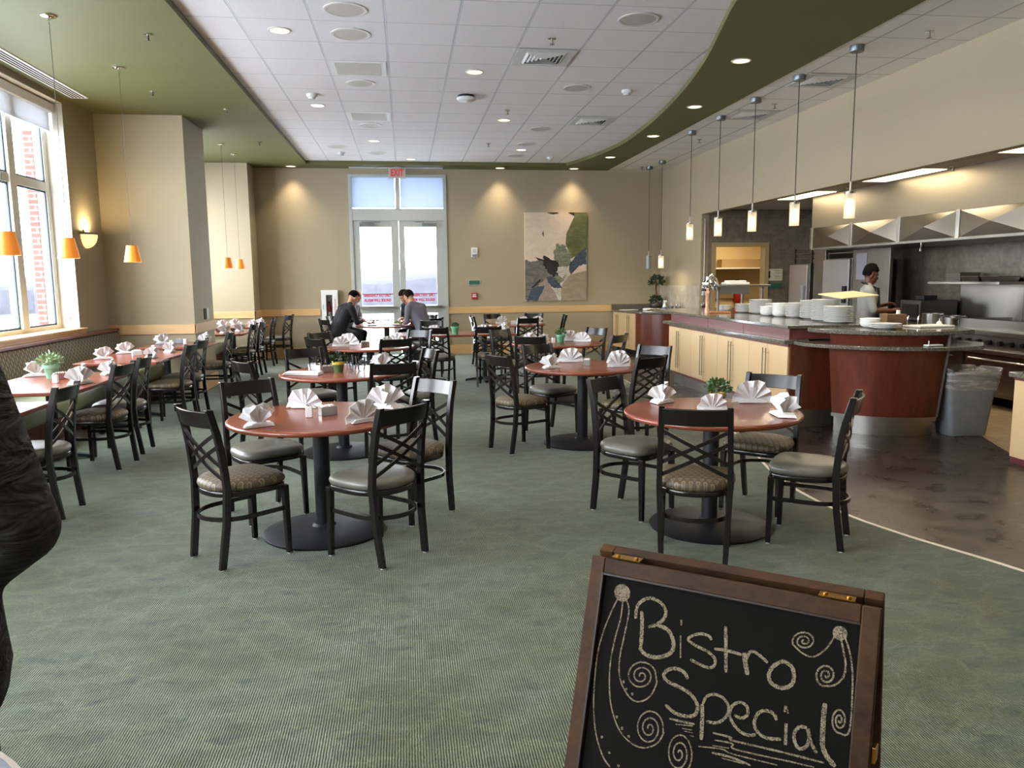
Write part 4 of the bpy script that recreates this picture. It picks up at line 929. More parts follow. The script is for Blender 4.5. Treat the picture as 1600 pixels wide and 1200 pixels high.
# back counter in the corner
t = thing('corner_counter', 'corner sideboard with cream doors, rounded mahogany end and granite top', 'sideboard', (4.9, 15.7, 0)); L = Matrix.Translation((-4.9, -15.7, 0))
A0, A1 = Vector((4.42, 16.42)), Vector((4.56, 15.25))
CC = (5.17, 15.30); crv = [(CC[0] + 0.61 * math.cos(R(a)), CC[1] + 0.61 * math.sin(R(a))) for a in range(185, 286, 6)]
foot = [tuple(A0 + Vector((0.02, 0)))] + crv + [(5.44, 14.74), (5.44, 16.40), (4.44, 16.40)]
MB().prism(foot, 0.10, 0.85).xform(L).build('body', m_mahog, t, smooth=40)
MB().prism([(x + (0.06 if x < 5 else 0), y + (0.04 if y < 15 else 0)) for x, y in foot], 0.0, 0.10).xform(L).build('toe_kick', m_dark, t, smooth=40)
dirv = (A1 - A0); Ln = dirv.length; ux = dirv / Ln; ang = math.atan2(ux.y, ux.x)
for k in range(4):
    c = A0 + ux * (Ln / 4 * (k + 0.5)); d = MB().box((c.x - 0.008, c.y, 0.475), (Ln / 4 - 0.006, 0.02, 0.73), ang).xform(L).build('door', m_door_cream, t, bevel=0.002)
    hc = A0 + ux * (Ln / 4 * (k + (0.85 if k % 2 == 0 else 0.15))); m = MB().tube([(hc.x - 0.05, hc.y, 0.28), (hc.x - 0.05, hc.y, 0.80)], 0.006, 6)
    for z in (0.33, 0.75): m.tube([(hc.x - 0.05, hc.y, z), (hc.x - 0.012, hc.y, z)], 0.005, 5)
    m.xform(L).build('handle', m_chrome, d)
top = [(4.36, 16.40)] + [(CC[0] + 0.67 * math.cos(R(a)), CC[1] + 0.67 * math.sin(R(a))) for a in range(182, 286, 6)] + [(5.44, 14.66), (5.44, 16.40)]
MB().prism(top, 0.85, 0.89).xform(L).build('countertop', m_granite, t, bevel=0.005, smooth=40)
MB().bb(4.36, 5.43, 16.38, 16.41, 0.89, 1.0).xform(L).build('backsplash', m_granite, t, bevel=0.003)
t = thing('topiary', 'double-ball topiary in a dark pot in the corner of the sideboard', 'plant', (5.20, 15.95, 0.8905))
MB().lathe([(0.08, 0), (0.13, 0.05), (0.14, 0.12), (0.12, 0.15), (0.10, 0.15), (0.001, 0.14)], seg=24).build('pot', plain('dark_pot', '2b2622', 0.4), t, smooth=50)
MB().tube([(0, 0, 0.12), (0.01, 0, 0.28), (-0.01, 0, 0.42), (0, 0, 0.56)], 0.018, 8).build('trunk', m_bark, t)
m = MB(); leaf_blob(m, (0, 0, 0.20), 0.13, 260, 0.045, 21, 0.7); m.build('lower_foliage', m_leaf_dk, t, smooth=0, fix=False)
m = MB(); leaf_blob(m, (0, 0, 0.58), 0.15, 300, 0.05, 22, 0.9, -0.1); m.build('upper_foliage', m_leaf_dk, t, smooth=0, fix=False)
t = thing('spray_bottle', 'white spray bottle on the corner sideboard', 'bottle', (5.08, 15.05, 0.8905)); MB().lathe([(0.038, 0), (0.04, 0.01), (0.04, 0.10), (0.018, 0.155), (0.016, 0.18)], seg=18).build('bottle', m_white, t, smooth=50)
MB().bb(-0.02, 0.045, -0.015, 0.015, 0.18, 0.215).bb(0.02, 0.03, -0.006, 0.006, 0.14, 0.18).build('trigger', m_white, t, bevel=0.004); MB().lathe([(0.041, 0.03), (0.041, 0.09)], seg=18, cap=False).build('label', plain('blue_label', '5b6f9c', 0.5), t)
for i, (x, y, lab) in enumerate(((5.24, 15.12, 'jar of cutlery right of the white spray bottle'), (5.34, 15.0, 'second jar of cutlery by the tiled splashback'))):
    t = thing('cutlery_jar', lab, 'jar', (x, y, 0.8905), 0, 'cutlery jars on the sideboard'); MB().lathe([(0.045, 0), (0.05, 0.10), (0.047, 0.10), (0.042, 0.005), (0.001, 0.005)], seg=20).build('jar', m_glass_item, t, smooth=50)
    for k in range(6): a = k * 1.05; MB().strip([(0.015 * math.cos(a), 0.015 * math.sin(a), 0.01), (0.04 * math.cos(a), 0.04 * math.sin(a), 0.17)], 0.012, 0.003).build('spoon', m_chrome, t)
for i, (x, y, lab) in enumerate(((4.93, 15.62, 'rolled white cloths left on the sideboard before the topiary'), (5.06, 15.45, 'crumpled white cloths between topiary and spray bottle'))):
    m = MB()
    for k in range(5): m.tube([(-0.09, -0.05 + 0.025 * k, 0.022 + 0.004 * (k % 2)), (0.0, -0.05 + 0.025 * k + 0.01, 0.026), (0.09, -0.05 + 0.025 * k, 0.022)], 0.021, 8)
    o = tag(m.build('rolled_cloth', m_napkin, None, smooth=60), lab, 'cloth', 'white cloths on the sideboard'); o.location = (x, y, 0.8905); o.rotation_euler = (0, 0, R(20 + 40 * i))
for x, y, lab in ((4.62, 16.0, 'white paper sheet flat on the far left of the sideboard top'), (4.86, 14.98, 'white paper sheet at the front of the sideboard top')):
    o = tag(MB().box((0, 0, 0.003), (0.34, 0.22, 0.005)).build('paper_sheet', m_white, None), lab, 'paper', 'sheets on the sideboard'); o.location = (x, y, 0.8905); o.rotation_euler = (0, 0, R(15))
t = thing('wall_utensils', 'long steel utensils hanging by the kitchen opening', 'utensil', (5.52, 14.12, 1.2)); MB().tube([(0, 0, 1.42), (0, 0, 0.15)], 0.012, 8).build('pipe', m_steel, t); MB().bb(-0.03, 0.05, -0.012, 0.02, 0.02, 0.16).build('bracket', m_white, t, bevel=0.003); MB().tube([(0.0, -0.02, 0.08), (0.0, -0.02, -0.12)], 0.006, 6).ell((0.0, -0.02, -0.16), (0.05, 0.015, 0.055)).build('ladle', m_steel_dk, t)
# cream cabinet at the right edge
t = thing('end_counter', 'cream counter end with granite top at the right edge of the view', 'counter', (5.6, 4.7, 0)); L = Matrix.Translation((-5.6, -4.7, 0))
MB().bb(5.0, 6.2, 3.6, 5.84, 0.055, 0.70).xform(L).build('panel', m_door_cream, t); MB().bb(5.004, 6.196, 3.604, 5.836, 0.0, 0.055).bb(4.995, 6.2, 3.6, 5.845, 0.70, 0.722).xform(L).build('trim_band', plain('maroon_trim', '5c2526', 0.4), t)
MB().bb(4.965, 6.25, 3.55, 5.875, 0.722, 0.765).xform(L).build('countertop', m_granite, t, bevel=0.008)
# bin
t = thing('trash_bin', 'grey plastic bin with a clear liner beside the rounded bar', 'bin', (5.44, 7.01, 0), R(-4))
def rr(hx, hy, z, k=0.04):
    return [(sx2 * hx - sx2 * k * (1 - math.cos(a)) if 0 else sx2 * (hx - k) + k * math.cos(b), sy2 * (hy - k) + k * math.sin(b), z) for sx2, sy2, b0 in ((1, -1, -90), (1, 1, 0), (-1, 1, 90), (-1, -1, 180)) for a in (0,) for b in (R(b0), R(b0 + 30), R(b0 + 60), R(b0 + 90))]
m = MB().loft([rr(0.185, 0.13, 0), rr(0.19, 0.135, 0.02), rr(0.25, 0.17, 0.56), rr(0.255, 0.175, 0.60), rr(0.235, 0.155, 0.60), rr(0.18, 0.12, 0.03)]); m.build('body', plain('bin_grey', '7d8184', 0.45, var=0.12, vs=9), t, smooth=40)
pts = [(-0.2, 0.34), (0, 0.40), (0.2, 0.34)]
t2 = NT('clear_liner'); tr = t2.new('ShaderNodeBsdfTransparent'); df = t2.new('ShaderNodeBsdfDiffuse'); df.inputs[0].default_value = (0.62, 0.6, 0.55, 1); gl = t2.new('ShaderNodeBsdfGlossy'); gl.inputs[1].default_value = 0.2
mx = t2.new('ShaderNodeMixShader'); t2.put(mx.inputs[0], t2.ramp(t2.noise(t2.mapping(t2.coord(), sc=(1, 1, 5)), 7, 3), [(0.4, (0.12,) * 3 + (1,)), (0.65, (0.6,) * 3 + (1,))])); t2.l.new(tr.outputs[0], mx.inputs[1]); t2.l.new(df.outputs[0], mx.inputs[2])
m2 = t2.new('ShaderNodeMixShader'); m2.inputs[0].default_value = 0.12; t2.l.new(mx.outputs[0], m2.inputs[1]); t2.l.new(gl.outputs[0], m2.inputs[2]); t2.l.new(m2.outputs[0], t2.n['Material Output'].inputs[0])
def rw(hx, hy, z, w_, sd): return [(x + w_ * math.sin(i * 2.1 + sd), y + w_ * math.cos(i * 1.7 + sd), zz + w_ * 1.6 * math.sin(i * 1.3 + sd)) for i, (x, y, zz) in enumerate(rr(hx, hy, z))]
MB().loft([rw(0.245, 0.165, 0.44, 0.008, 1), rw(0.262, 0.182, 0.52, 0.006, 2), rw(0.268, 0.19, 0.61, 0.006, 3), rw(0.272, 0.192, 0.66, 0.010, 4), rw(0.25, 0.17, 0.64, 0.01, 5), rw(0.22, 0.14, 0.5, 0.01, 6)], True, False).build('liner', t2.mt, t, smooth=60)

# ------------------------------------------------------------------ kitchen
def steel_box(m, *a): return m.bb(*a)
m_hood = plain('hood_steel', '7f786d', 0.28, 1.0, var=0.08, vs=2)
t = thing('exhaust_hood', 'long stainless exhaust hood with folded diamond panels', 'hood', (7.0, 8.0, 2.0)); L = Matrix.Translation((-7.0, -8.0, -2.0))
HX, HY0, HY1 = 6.42, 2.0, 11.9
MB().bb(HX + 0.02, 7.65, HY0, HY1, 2.0, 2.30).xform(L).build('body', m_steel_dk, t)
pitch = 1.12; k = 0; y = HY1
while y - pitch > HY0:
    a, b = y - pitch + 0.03, y - 0.03; c = (a + b) / 2; z0, z1 = 2.0, 2.31; zc = (z0 + z1) / 2; d = 0.045
    m = MB(); V5 = [(HX, a, z0), (HX, b, z0), (HX, b, z1), (HX, a, z1), (HX - d, c, zc)]
    m.add([v for v in V5], [(0, 1, 4), (1, 2, 4), (2, 3, 4), (3, 0, 4)]); m.bb(HX, HX + 0.018, a, b, z0, z1)
    m.xform(L).build('panel', m_hood, t, smooth=0)
    MB().bb(HX - 0.012, HX + 0.02, y - 0.03, y + 0.03, 1.985, 2.32).xform(L).build('seam_bar', m_steel, t, bevel=0.003)
    y -= pitch
MB().bb(HX - 0.004, HX + 0.02, HY0, HY1, 2.31, 2.799).xform(L).build('upper_fascia', plain('fascia_steel', '857a69', 0.42, 0.9), t)
MB().bb(HX - 0.006, 7.64, HY0, HY1 + 0.006, 1.97, 2.0).xform(L).build('lower_lip', m_steel_dk, t)
for yy in (9.3, 6.9): o = tag(MB().lathe([(0.02, 0), (0.02, 0.03), (0.008, 0.05), (0.012, 0.10)], seg=10).build('hood_nozzle', m_steel, None), 'small nozzle under the hood, %s' % ('near the middle seam' if yy > 8 else 'right of the frame'), 'nozzle', 'nozzles under the hood'); o.location = (6.5, yy, 1.868)
def fridge(y0, y1, z, label):
    X = 6.95; yc = (y0 + y1) / 2; t = thing('refrigerator', label, 'refrigerator', (X, yc, 0), 0, 'stainless refrigerators'); L = Matrix.Translation((-X, -yc, 0))
    MB().bb(X + 0.02, X + 0.68, y0, y1, 0.1, z).xform(L).build('body', m_steel_dk, t, bevel=0.005)
    d = MB().bb(X - 0.03, X + 0.018, y0 + 0.01, y1 - 0.01, 0.2, z - 0.02).xform(L).build('door', m_fridge, t, bevel=0.006)
    MB().bb(X - 0.07, X - 0.03, y0 + 0.05, y0 + 0.13, 1.13, 1.40).xform(L).build('handle', m_black if z > 1.8 else m_grey_mid, d, bevel=0.004)
    for sy in (y0 + 0.05, y1 - 0.05): MB().bb(X + 0.05, X + 0.09, sy - 0.02, sy + 0.02, 0, 0.1).xform(L).build('foot', m_black, t)
    m = MB()
    nr = 3 if z < 1.8 else 1
    for i in range(nr): m.bb(X + 0.05, X + 0.5, y0 + 0.02, y1 - 0.02, z + 0.08 + 0.085 * i, z + 0.095 + 0.085 * i)
    for sy in (y0 + 0.03, y1 - 0.03): m.bb(X + 0.05, X + 0.08, sy - 0.012, sy + 0.012, z, z + 0.06 + 0.08 * nr - 0.03)
    m.xform(L).build('top_rack', m_steel_dk, t)
m_fridge = plain('satin_steel', 'b4b4b6', 0.42, 0.9, var=0.05, vs=3)
fridge(12.93, 13.58, 1.78, 'narrow stainless refrigerator by the tiled wall'); fridge(11.62, 12.42, 1.84, 'wider stainless refrigerator with black handle behind the cook')
o = tag(MB().bb(7.0, 7.64, 12.48, 12.86, 0, 2.25).build('steel_column', m_steel_dk, None, bevel=0.004), 'dark steel column between the two refrigerators', 'column')
o = tag(MB().bb(6.95, 7.0, 10.62, 11.56, 0, 1.965).build('steel_partition', m_steel_dk, None, bevel=0.004), 'tall dull steel partition behind the cook', 'partition')
o = tag(MB().bb(-0.004, 0, -0.14, 0.14, 0, 0.40).build('notice_sheet', plain('pale_notice', '8f8d99', 0.6), None), 'pale notice sheet on the steel partition above the cook', 'notice'); o.location = (6.948, 11.33, 1.50)
# range line
t = thing('range', 'long stainless cooking range with black knobs along the kitchen wall', 'range', (7.05, 7.5, 0)); L = Matrix.Translation((-7.05, -7.5, 0))
RY0, RY1 = 4.4, 10.2
MB().bb(6.82, 7.64, RY0, RY1, 0.14, 0.86).xform(L).build('body', m_steel_dk, t)
MB().bb(6.66, 7.64, RY0, RY1, 0.86, 0.92).xform(L).build('top_rail', m_steel, t, bevel=0.006)
MB().bb(6.72, 6.82, RY0, RY1, 0.70, 0.86).xform(L).build('knob_panel', m_steel, t); MB().bb(6.64, 6.74, RY0, RY1, 0.655, 0.70).xform(L).build('knob_shelf', m_steel, t, bevel=0.004)
yy = RY0 + 0.12
while yy < RY1 - 0.1:
    MB().cyl((6.725, yy, 0.78), (6.675, yy, 0.78), 0.032, 0.026, 14).xform(L).build('knob', m_black, t); yy += 0.17
for a, b in ((4.45, 5.9), (5.95, 7.4), (7.45, 8.75), (8.8, 10.1)):
    d = MB().bb(6.79, 6.82, a, b, 0.18, 0.62).xform(L).build('oven_door', m_steel, t, bevel=0.004); MB().tube([(6.75, a + 0.1, 0.575), (6.75, b - 0.1, 0.575)], 0.014, 8).xform(L).build('handle', m_chrome, d)
for yy in (4.6, 6.6, 8.6, 10.0): MB().cyl((6.9, yy, 0), (6.9, yy, 0.14), 0.025).xform(L).build('leg', m_black, t)
MB().bb(6.86, 7.55, 4.5, 8.9, 0.92, 0.945).xform(L).build('cooktop', m_black, t); MB().bb(6.84, 6.86, 7.2, 8.95, 0.92, 1.03).bb(6.86, 7.55, 8.94, 8.96, 0.92, 1.03).xform(L).build('splash_guard', m_steel, t)
t = thing('overshelf', 'steel backsplash and shelf standing behind the range', 'shelf', (7.4, 9.3, 0.94)); L = Matrix.Translation((-7.4, -9.3, -0.94))
MB().bb(7.585, 7.61, 8.78, 9.95, 0.921, 1.48).xform(L).build('backsplash', m_steel, t); MB().bb(7.15, 7.61, 8.72, 10.05, 1.44, 1.475).xform(L).build('shelf_board', m_steel, t, bevel=0.004)
MB().bb(7.56, 7.61, 8.72, 8.80, 0.921, 1.56).xform(L).build('upright', m_steel_dk, t)
for y, s, lab in ((9.62, 0.28, 'deep steel pan at the left on the shelf above the range'), (9.30, 0.32, 'middle shallow pan on the shelf above the range'), (8.95, 0.30, 'right-hand pan on the shelf above the range')):
    t = thing('steel_pan', lab, 'pan', (7.35, y, 1.4755), 0, 'hotel pans on the range shelf'); h = 0.11 if y > 9.5 else 0.06
    MB().loft([[(a * 0.13, b * s / 2 * 0.95, 0) for a, b in ((-1, -1), (1, -1), (1, 1), (-1, 1))], [(a * 0.15, b * s / 2, h) for a, b in ((-1, -1), (1, -1), (1, 1), (-1, 1))]]).build('pan', m_steel, t); MB().bb(-0.155, 0.155, -s / 2 - 0.005, s / 2 + 0.005, h, h + 0.008).build('rim', plain('rusty_rim_%d' % int(y * 100), '6b5245', 0.4, 0.6), t)
t = thing('toaster_oven', 'dark conveyor toaster on the work table beside the cook', 'toaster', (7.25, 10.30, 0.92)); MB().bb(-0.25, 0.3, -0.35, 0.1, 0.02, 0.30).build('body', plain('dark_steel', '4a4844', 0.35, 0.8), t, bevel=0.006); MB().bb(-0.26, -0.25, -0.3, 0.05, 0.06, 0.24).build('grille', m_dark, t); MB().bb(-0.1, 0.1, -0.2, -0.02, 0.30, 0.36).build('top_box', m_black, t, bevel=0.004)
for a in (-0.3, 0.05): MB().bb(-0.2, -0.16, a - 0.02, a + 0.02, 0, 0.02).bb(0.2, 0.24, a - 0.02, a + 0.02, 0, 0.02).build('foot', m_black, t)
t = thing('work_table', 'steel work table under the toaster', 'table', (7.15, 10.9, 0)); MB().bb(-0.12, 0.48, -0.68, -0.32, 0.88, 0.92).build('table_top', m_steel, t, bevel=0.004)
for a in (-0.08, 0.44):
    for b in (-0.64, -0.36): MB().bb(a - 0.02, a + 0.02, b - 0.02, b + 0.02, 0, 0.88).build('leg', m_steel_dk, t)
def pot(x, y, z, r, h, label, hd):
    t = thing('cooking_pot', label, 'pot', (x, y, z), 0, 'pots on the range'); MB().lathe([(r, 0), (r, h), (r * 0.95, h), (r * 0.95, 0.006), (0.001, 0.006)], seg=28).build('pot', m_steel, t, smooth=40); MB().tube([(0, -r, h * 0.8), (-0.02, -r - hd, h * 0.9)], 0.009, 7).build('handle', m_steel_dk, t)
pot(6.90, 9.55, 0.921, 0.13, 0.14, 'shiny steel pot at the left end of the range', 0.1); pot(6.95, 9.26, 0.921, 0.10, 0.10, 'smaller steel pot right of the shiny one', 0.08)
pot(7.28, 9.66, 0.921, 0.15, 0.10, 'wide steel saucepan near the toaster', 0.16)
t = thing('crate', 'small brown box on the counter behind the low plate stack', 'box', (5.06, 7.62, 1.066)); MB().bb(-0.11, 0.11, -0.06, 0.06, 0, 0.10).build('box', plain('brown_carton', '6c5238', 0.8), t, bevel=0.003); MB().lathe([(0.02, 0.10), (0.018, 0.14)], (0.05, 0, 0), 10).build('lid', m_white, t)
# pantry beyond the doorway
area('pantry_lamp', (6.6, 15.2, 2.48), (0, 0, 0), 0.6, 0.6, 14, (1, 0.80, 0.52))
t = thing('pantry_shelf', 'cream shelf unit seen through the kitchen doorway', 'shelf', (6.9, 16.0, 1.3)); MB().bb(-0.45, 0.8, -0.15, 0.19, 0.42, 0.45).build('board', m_wall_w, t); MB().bb(-0.45, 0.8, 0.15, 0.19, -0.2, 0.42).build('back', plain('pantry_back', '9f8a66', 0.7), t); MB().bb(-0.30, 0.6, -0.10, 0.15, 0.45, 0.62).build('box', plain('tan_box', 'a98c62', 0.7), t)
for x, lab in ((6.42, 'red fire extinguisher at the left inside the kitchen doorway'), (7.03, 'red fire extinguisher at the right inside the kitchen doorway')):
    yy = 16.06
    t = thing('fire_extinguisher', lab, 'extinguisher', (x, yy, 1.0 if x > 6.5 else 0.85), 0, 'kitchen fire extinguishers'); MB().lathe([(0.07, 0), (0.075, 0.02), (0.075, 0.36), (0.03, 0.43), (0.025, 0.46)], seg=20).build('tank', m_red, t, smooth=50); MB().bb(-0.05, 0.03, -0.015, 0.015, 0.46, 0.50).tube([(0.03, 0, 0.47), (0.09, 0, 0.38), (0.085, 0, 0.2)], 0.009, 6).build('valve', m_black, t); MB().bb(-0.05, 0.05, 0.07, 0.08, 0.1, 0.3).build('bracket', m_black, t)
t = thing('notice_board', 'white notice with a black arrow right of the kitchen doorway', 'sign', (6.92, 14.148, 1.40)); MB().bb(-0.15, 0.15, -0.012, 0, 0.08, 0.30).build('panel', plain('notice_white', 'c9c4b0', 0.5), t)
a_ = MB().bb(-0.125, -0.095, -0.0135, -0.012, 0.16, 0.26); a_.add([(-0.14, -0.0135, 0.165), (-0.08, -0.0135, 0.165), (-0.11, -0.0135, 0.115)], [(0, 1, 2)]); a_.build('arrow', m_dark, t, smooth=0)
m = MB()
for i, z in enumerate((0.27, 0.25, 0.22, 0.17, 0.15, 0.12)): m.bb(-0.02 + 0.02 * (i % 3 > 0), 0.12 - 0.03 * (i % 2), -0.0135, -0.012, z - 0.004, z + 0.004)
m.build('printed_lines', plain('print_grey', '77746a', 0.6), t, smooth=0)
o = tag(MB().bb(-0.13, 0.13, -0.012, 0, 0, 0.10).build('green_notice', m_green_sign, None), 'dark green plate below the arrow notice', 'sign'); o.location = (6.93, 14.148, 1.33)
# ------------------------------------------------------------------ ceiling fixtures
m_can = emit('can_lamp_warm', 'ffe0ae', 2.2); m_can_w = emit('can_lamp_cool', 'e6e2ff', 1.8); m_trim_can = plain('can_trim', 'd8d4cc', 0.4); m_cone = plain('can_cone', 'b7ab92', 0.25, 0.6)
CAN_W = 4.0
def can(x, y, z, label, r=0.085, power=CAN_W, col=(1.0, 0.80, 0.56), glow=None, spread=125):
    t = thing('recessed_downlight', label, 'light', (x, y, z), 0, 'recessed ceiling downlights')
    MB().lathe([(r + 0.018, 0.0), (r + 0.018, -0.006), (r, -0.008), (r - 0.002, 0.004)], seg=32, cap=False).build('trim_ring', m_trim_can, t, smooth=40)
    MB().lathe([(r - 0.002, -0.001), (0.001, -0.001)], seg=28, cap=False).build('lamp_face', glow or m_can, t, smooth=0)
    l = area('downlight_lamp', (0, 0, -0.012), (0, 0, 0), 2 * r * 0.9, 2 * r * 0.9, power, col, shape='DISK', spread=spread); l.parent = t
for x, y, lab in ((-1.08, 7.78, 'warm recessed downlight nearest the left edge of the white tiles'), (0.83, 9.07, 'warm recessed downlight mid ceiling, before the round black and white dome'), (1.49, 11.71, 'warm recessed downlight right of the centre, behind a sprinkler'),
                  (-0.45, 13.60, 'small recessed downlight beyond the second return grille'), (0.17, 15.57, 'farthest recessed downlight in the white tiles, above the exit sign'), (2.13, 14.33, 'unlit-looking recessed downlight far right in the white tiles')): can(x, y, ZC, lab)
can(-1.08, 10.95, ZC, 'bluish recessed downlight beside a smoke detector on the left', col=(0.85, 0.85, 1.0), glow=m_can_w)
for x, y, lab in ((3.52, 8.11, 'nearest downlight in the curved green soffit'), (3.84, 10.29, 'second downlight in the curved green soffit'), (3.97, 12.44, 'third downlight in the curved green soffit'), (3.85, 14.65, 'fourth downlight in the curved green soffit')): can(x, y, ZS, lab)
for x, lab in ((3.50, 'soffit downlight washing the wall above the painting'), (1.97, 'soffit downlight washing the wall right of the glass doors'), (-2.16, 'soffit downlight washing the far wall left of the doors')): can(x, 16.22, ZS, lab, power=4.2, spread=85)
# unseen downlights added overhead and behind the camera to brighten the room
for x, y in ((-1.08, 4.6), (0.83, 6.4), (2.1, 3.8), (0.83, 3.75), (-1.08, 1.4), (0.83, 1.1), (2.1, 1.2), (-1.08, -1.6), (0.83, -1.6), (2.1, -1.6)): can(x, y, ZC, 'added warm recessed downlight overhead, out of view')
for x, y in ((3.4, 5.6), (3.4, 3.2), (3.4, 0.8), (3.4, -1.6)): can(x, y, ZS, 'added green soffit downlight overhead, out of view')
m_grille = plain('speaker_grille', 'a49d93', 0.7, var=0.06, vs=40)
def speaker(x, y, label, r=0.15):
    t = thing('ceiling_speaker', label, 'speaker', (x, y, ZC), 0, 'round ceiling speakers'); MB().lathe([(r + 0.03, 0), (r + 0.03, -0.006), (r + 0.01, -0.010), (r, -0.006)], seg=40, cap=False).build('rim', plain('speaker_rim_%d' % int(1000 * (x + 9) + y * 100), 'cfcac2', 0.5), t, smooth=40)
    MB().lathe([(r, -0.005), (0.001, -0.010)], seg=36, cap=False).build('grille', m_grille, t, smooth=50)
for x, y, lab in ((-0.44, 7.15, 'ceiling speaker nearest the camera, left column'), (-0.44, 7.83, 'second ceiling speaker in the left column'), (-0.45, 9.71, 'ceiling speaker just beyond the first return grille'), (-0.45, 12.25, 'ceiling speaker just beyond the second return grille'),
                  (-1.10, 14.23, 'ceiling speaker far left near the green edge'), (-0.45, 14.88, 'faint ceiling speaker far back above the door'), (2.13, 7.14, 'large ceiling speaker nearest the camera on the right'), (2.13, 9.70, 'second ceiling speaker in the right column'),
                  (2.13, 12.35, 'third ceiling speaker in the right column'), (2.13, 13.72, 'fourth ceiling speaker in the right column'), (2.13, 15.0, 'farthest ceiling speaker in the right column')): speaker(x, y, lab, 0.155 if y < 8 else 0.14)
def vent(x, y, z, label, kind, s=0.60):
    t = thing('ceiling_vent', label, 'vent', (x, y, z), 0, 'ceiling vents'); h = s / 2
    if kind == 0:
        MB().bb(-h, h, -h, h, -0.006, 0).build('frame', m_white, t); MB().bb(-h + 0.06, h - 0.06, -h + 0.06, h - 0.06, -0.010, -0.006).build('grille', m_grille, t)
    else:
        MB().bb(-h, h, -h, h, -0.004, 0).build('backing', m_dark, t); fr = MB()
        for a, b, c, d in ((-h, h, -h, -h + 0.09), (-h, h, h - 0.09, h), (-h, -h + 0.09, -h + 0.09, h - 0.09), (h - 0.09, h, -h + 0.09, h - 0.09)): fr.bb(a, b, c, d, -0.012, -0.002)
        fr.build('frame', m_grey_lt, t)
        for k in range(5):
            r_ = (h - 0.09) * (1 - k * 0.19); m = MB()
            q = [(-r_, -r_), (r_, -r_), (r_, r_), (-r_, r_)]; qi = [(a * 0.90, b * 0.90) for a, b in q]
            m.loft([[(a, b, -0.004) for a, b in q], [(a, b, -0.024) for a, b in [(c * 1.0 - math.copysign(0.028, c), d - math.copysign(0.028, d)) for c, d in q]]], True, False); m.build('blade', m_white, t, smooth=0, solid=0.003)
vent(-0.44, 9.06, ZC, 'square perforated return grille nearest the camera', 0); vent(-0.44, 11.63, ZC, 'square perforated return grille farther back', 0)
vent(1.49, 8.42, ZC, 'square louvred diffuser in the white tiles, nearer one', 1); vent(2.78, 11.65, ZC, 'square louvred diffuser in the white tiles beside the green curve', 1)
vent(4.83, 8.86, 3.803, 'square louvred diffuser above the counter, nearer one', 1); vent(4.83, 10.79, 3.803, 'square louvred diffuser above the counter, farther one', 1)
t = thing('linear_diffuser', 'long slotted air diffuser in the green soffit by the window', 'vent', (-3.84, 7.9, ZS)); MB().bb(-0.10, 0.10, -2.6, 2.57, -0.008, 0).build('frame', m_white, t)
for i in range(4): MB().bb(-0.075 + 0.04 * i, -0.053 + 0.04 * i, -2.57, 2.54, -0.010, -0.008).build('slot', m_dark, t)
t = thing('linear_diffuser', 'white linear air diffuser in the soffit over the glass doors', 'vent', (-0.12, 16.33, ZS)); MB().bb(-0.93, 0.93, -0.10, 0.10, -0.010, 0).build('frame', m_white, t); MB().bb(-0.90, 0.90, -0.012, 0.012, -0.012, -0.010).build('slot', m_grey_mid, t)
for x, y, lab in ((-1.08, 10.31, 'white smoke detector beside the bluish downlight'), (-1.08, 14.85, 'white smoke detector at the far left of the tiles'), (2.77, 9.76, 'white smoke detector on the right near the green curve'), (2.81, 15.15, 'white smoke detector at the far right of the tiles')):
    t = thing('smoke_detector', lab, 'detector', (x, y, ZC), 0, 'ceiling smoke detectors'); MB().lathe([(0.065, 0), (0.065, -0.025), (0.05, -0.04)], seg=24).build('base', m_white, t, smooth=50); MB().lathe([(0.045, -0.04), (0.04, -0.06), (0.001, -0.062)], seg=20).build('sensor', m_grey_lt, t, smooth=50)
t = thing('access_point', 'round black and white dome hanging under the tiles mid ceiling', 'device', (0.82, 10.21, ZC)); MB().lathe([(0.10, 0), (0.11, -0.03)], seg=32).build('mount', m_black, t); MB().lathe([(0.115, -0.03), (0.12, -0.045), (0.10, -0.07), (0.001, -0.08)], seg=32).build('cover', m_white, t, smooth=60)
def sprinkler(x, y, z, label):
    t = thing('sprinkler', label, 'sprinkler', (x, y, z), 0, 'ceiling sprinklers'); MB().lathe([(0.04, 0), (0.04, -0.006), (0.012, -0.012)], seg=20).build('plate', m_chrome, t, smooth=40); MB().lathe([(0.010, -0.012), (0.010, -0.05), (0.006, -0.055)], seg=10).build('stem', m_steel_dk, t); MB().lathe([(0.022, -0.056), (0.024, -0.059), (0.001, -0.06)], seg=14).build('deflector', m_steel_dk, t)
for x, y, z, lab in ((1.46, 7.77, ZC, 'sprinkler in front of the nearer louvred diffuser'), (1.45, 11.03, ZC, 'sprinkler just before the downlight right of centre'), (1.47, 13.71, ZC, 'small sprinkler far back in the white tiles'), (-2.24, 7.80, ZS, 'sprinkler in the green soffit nearest the camera'), (-2.88, 10.05, ZS, 'flat sprinkler cover in the green soffit by the window'),
                     (-2.24, 10.96, ZS, 'second sprinkler in the green soffit'), (-2.27, 13.48, ZS, 'sprinkler in the green soffit beyond the first pier'), (4.87, 7.03, 3.803, 'sprinkler over the counter nearest the camera'), (4.86, 10.1, 3.803, 'second sprinkler over the counter'), (4.85, 12.75, 3.803, 'third sprinkler over the counter'), (4.86, 15.96, 3.803, 'farthest sprinkler over the corner sideboard'),
                     (6.25, 8.45, 2.80, 'sprinkler beside the long kitchen light panel'), (6.25, 10.62, 2.80, 'sprinkler beside the far kitchen light panel')): sprinkler(x, y, z, lab)
m_panel = emit('kitchen_light_panel', 'fff0c4', 3.0)
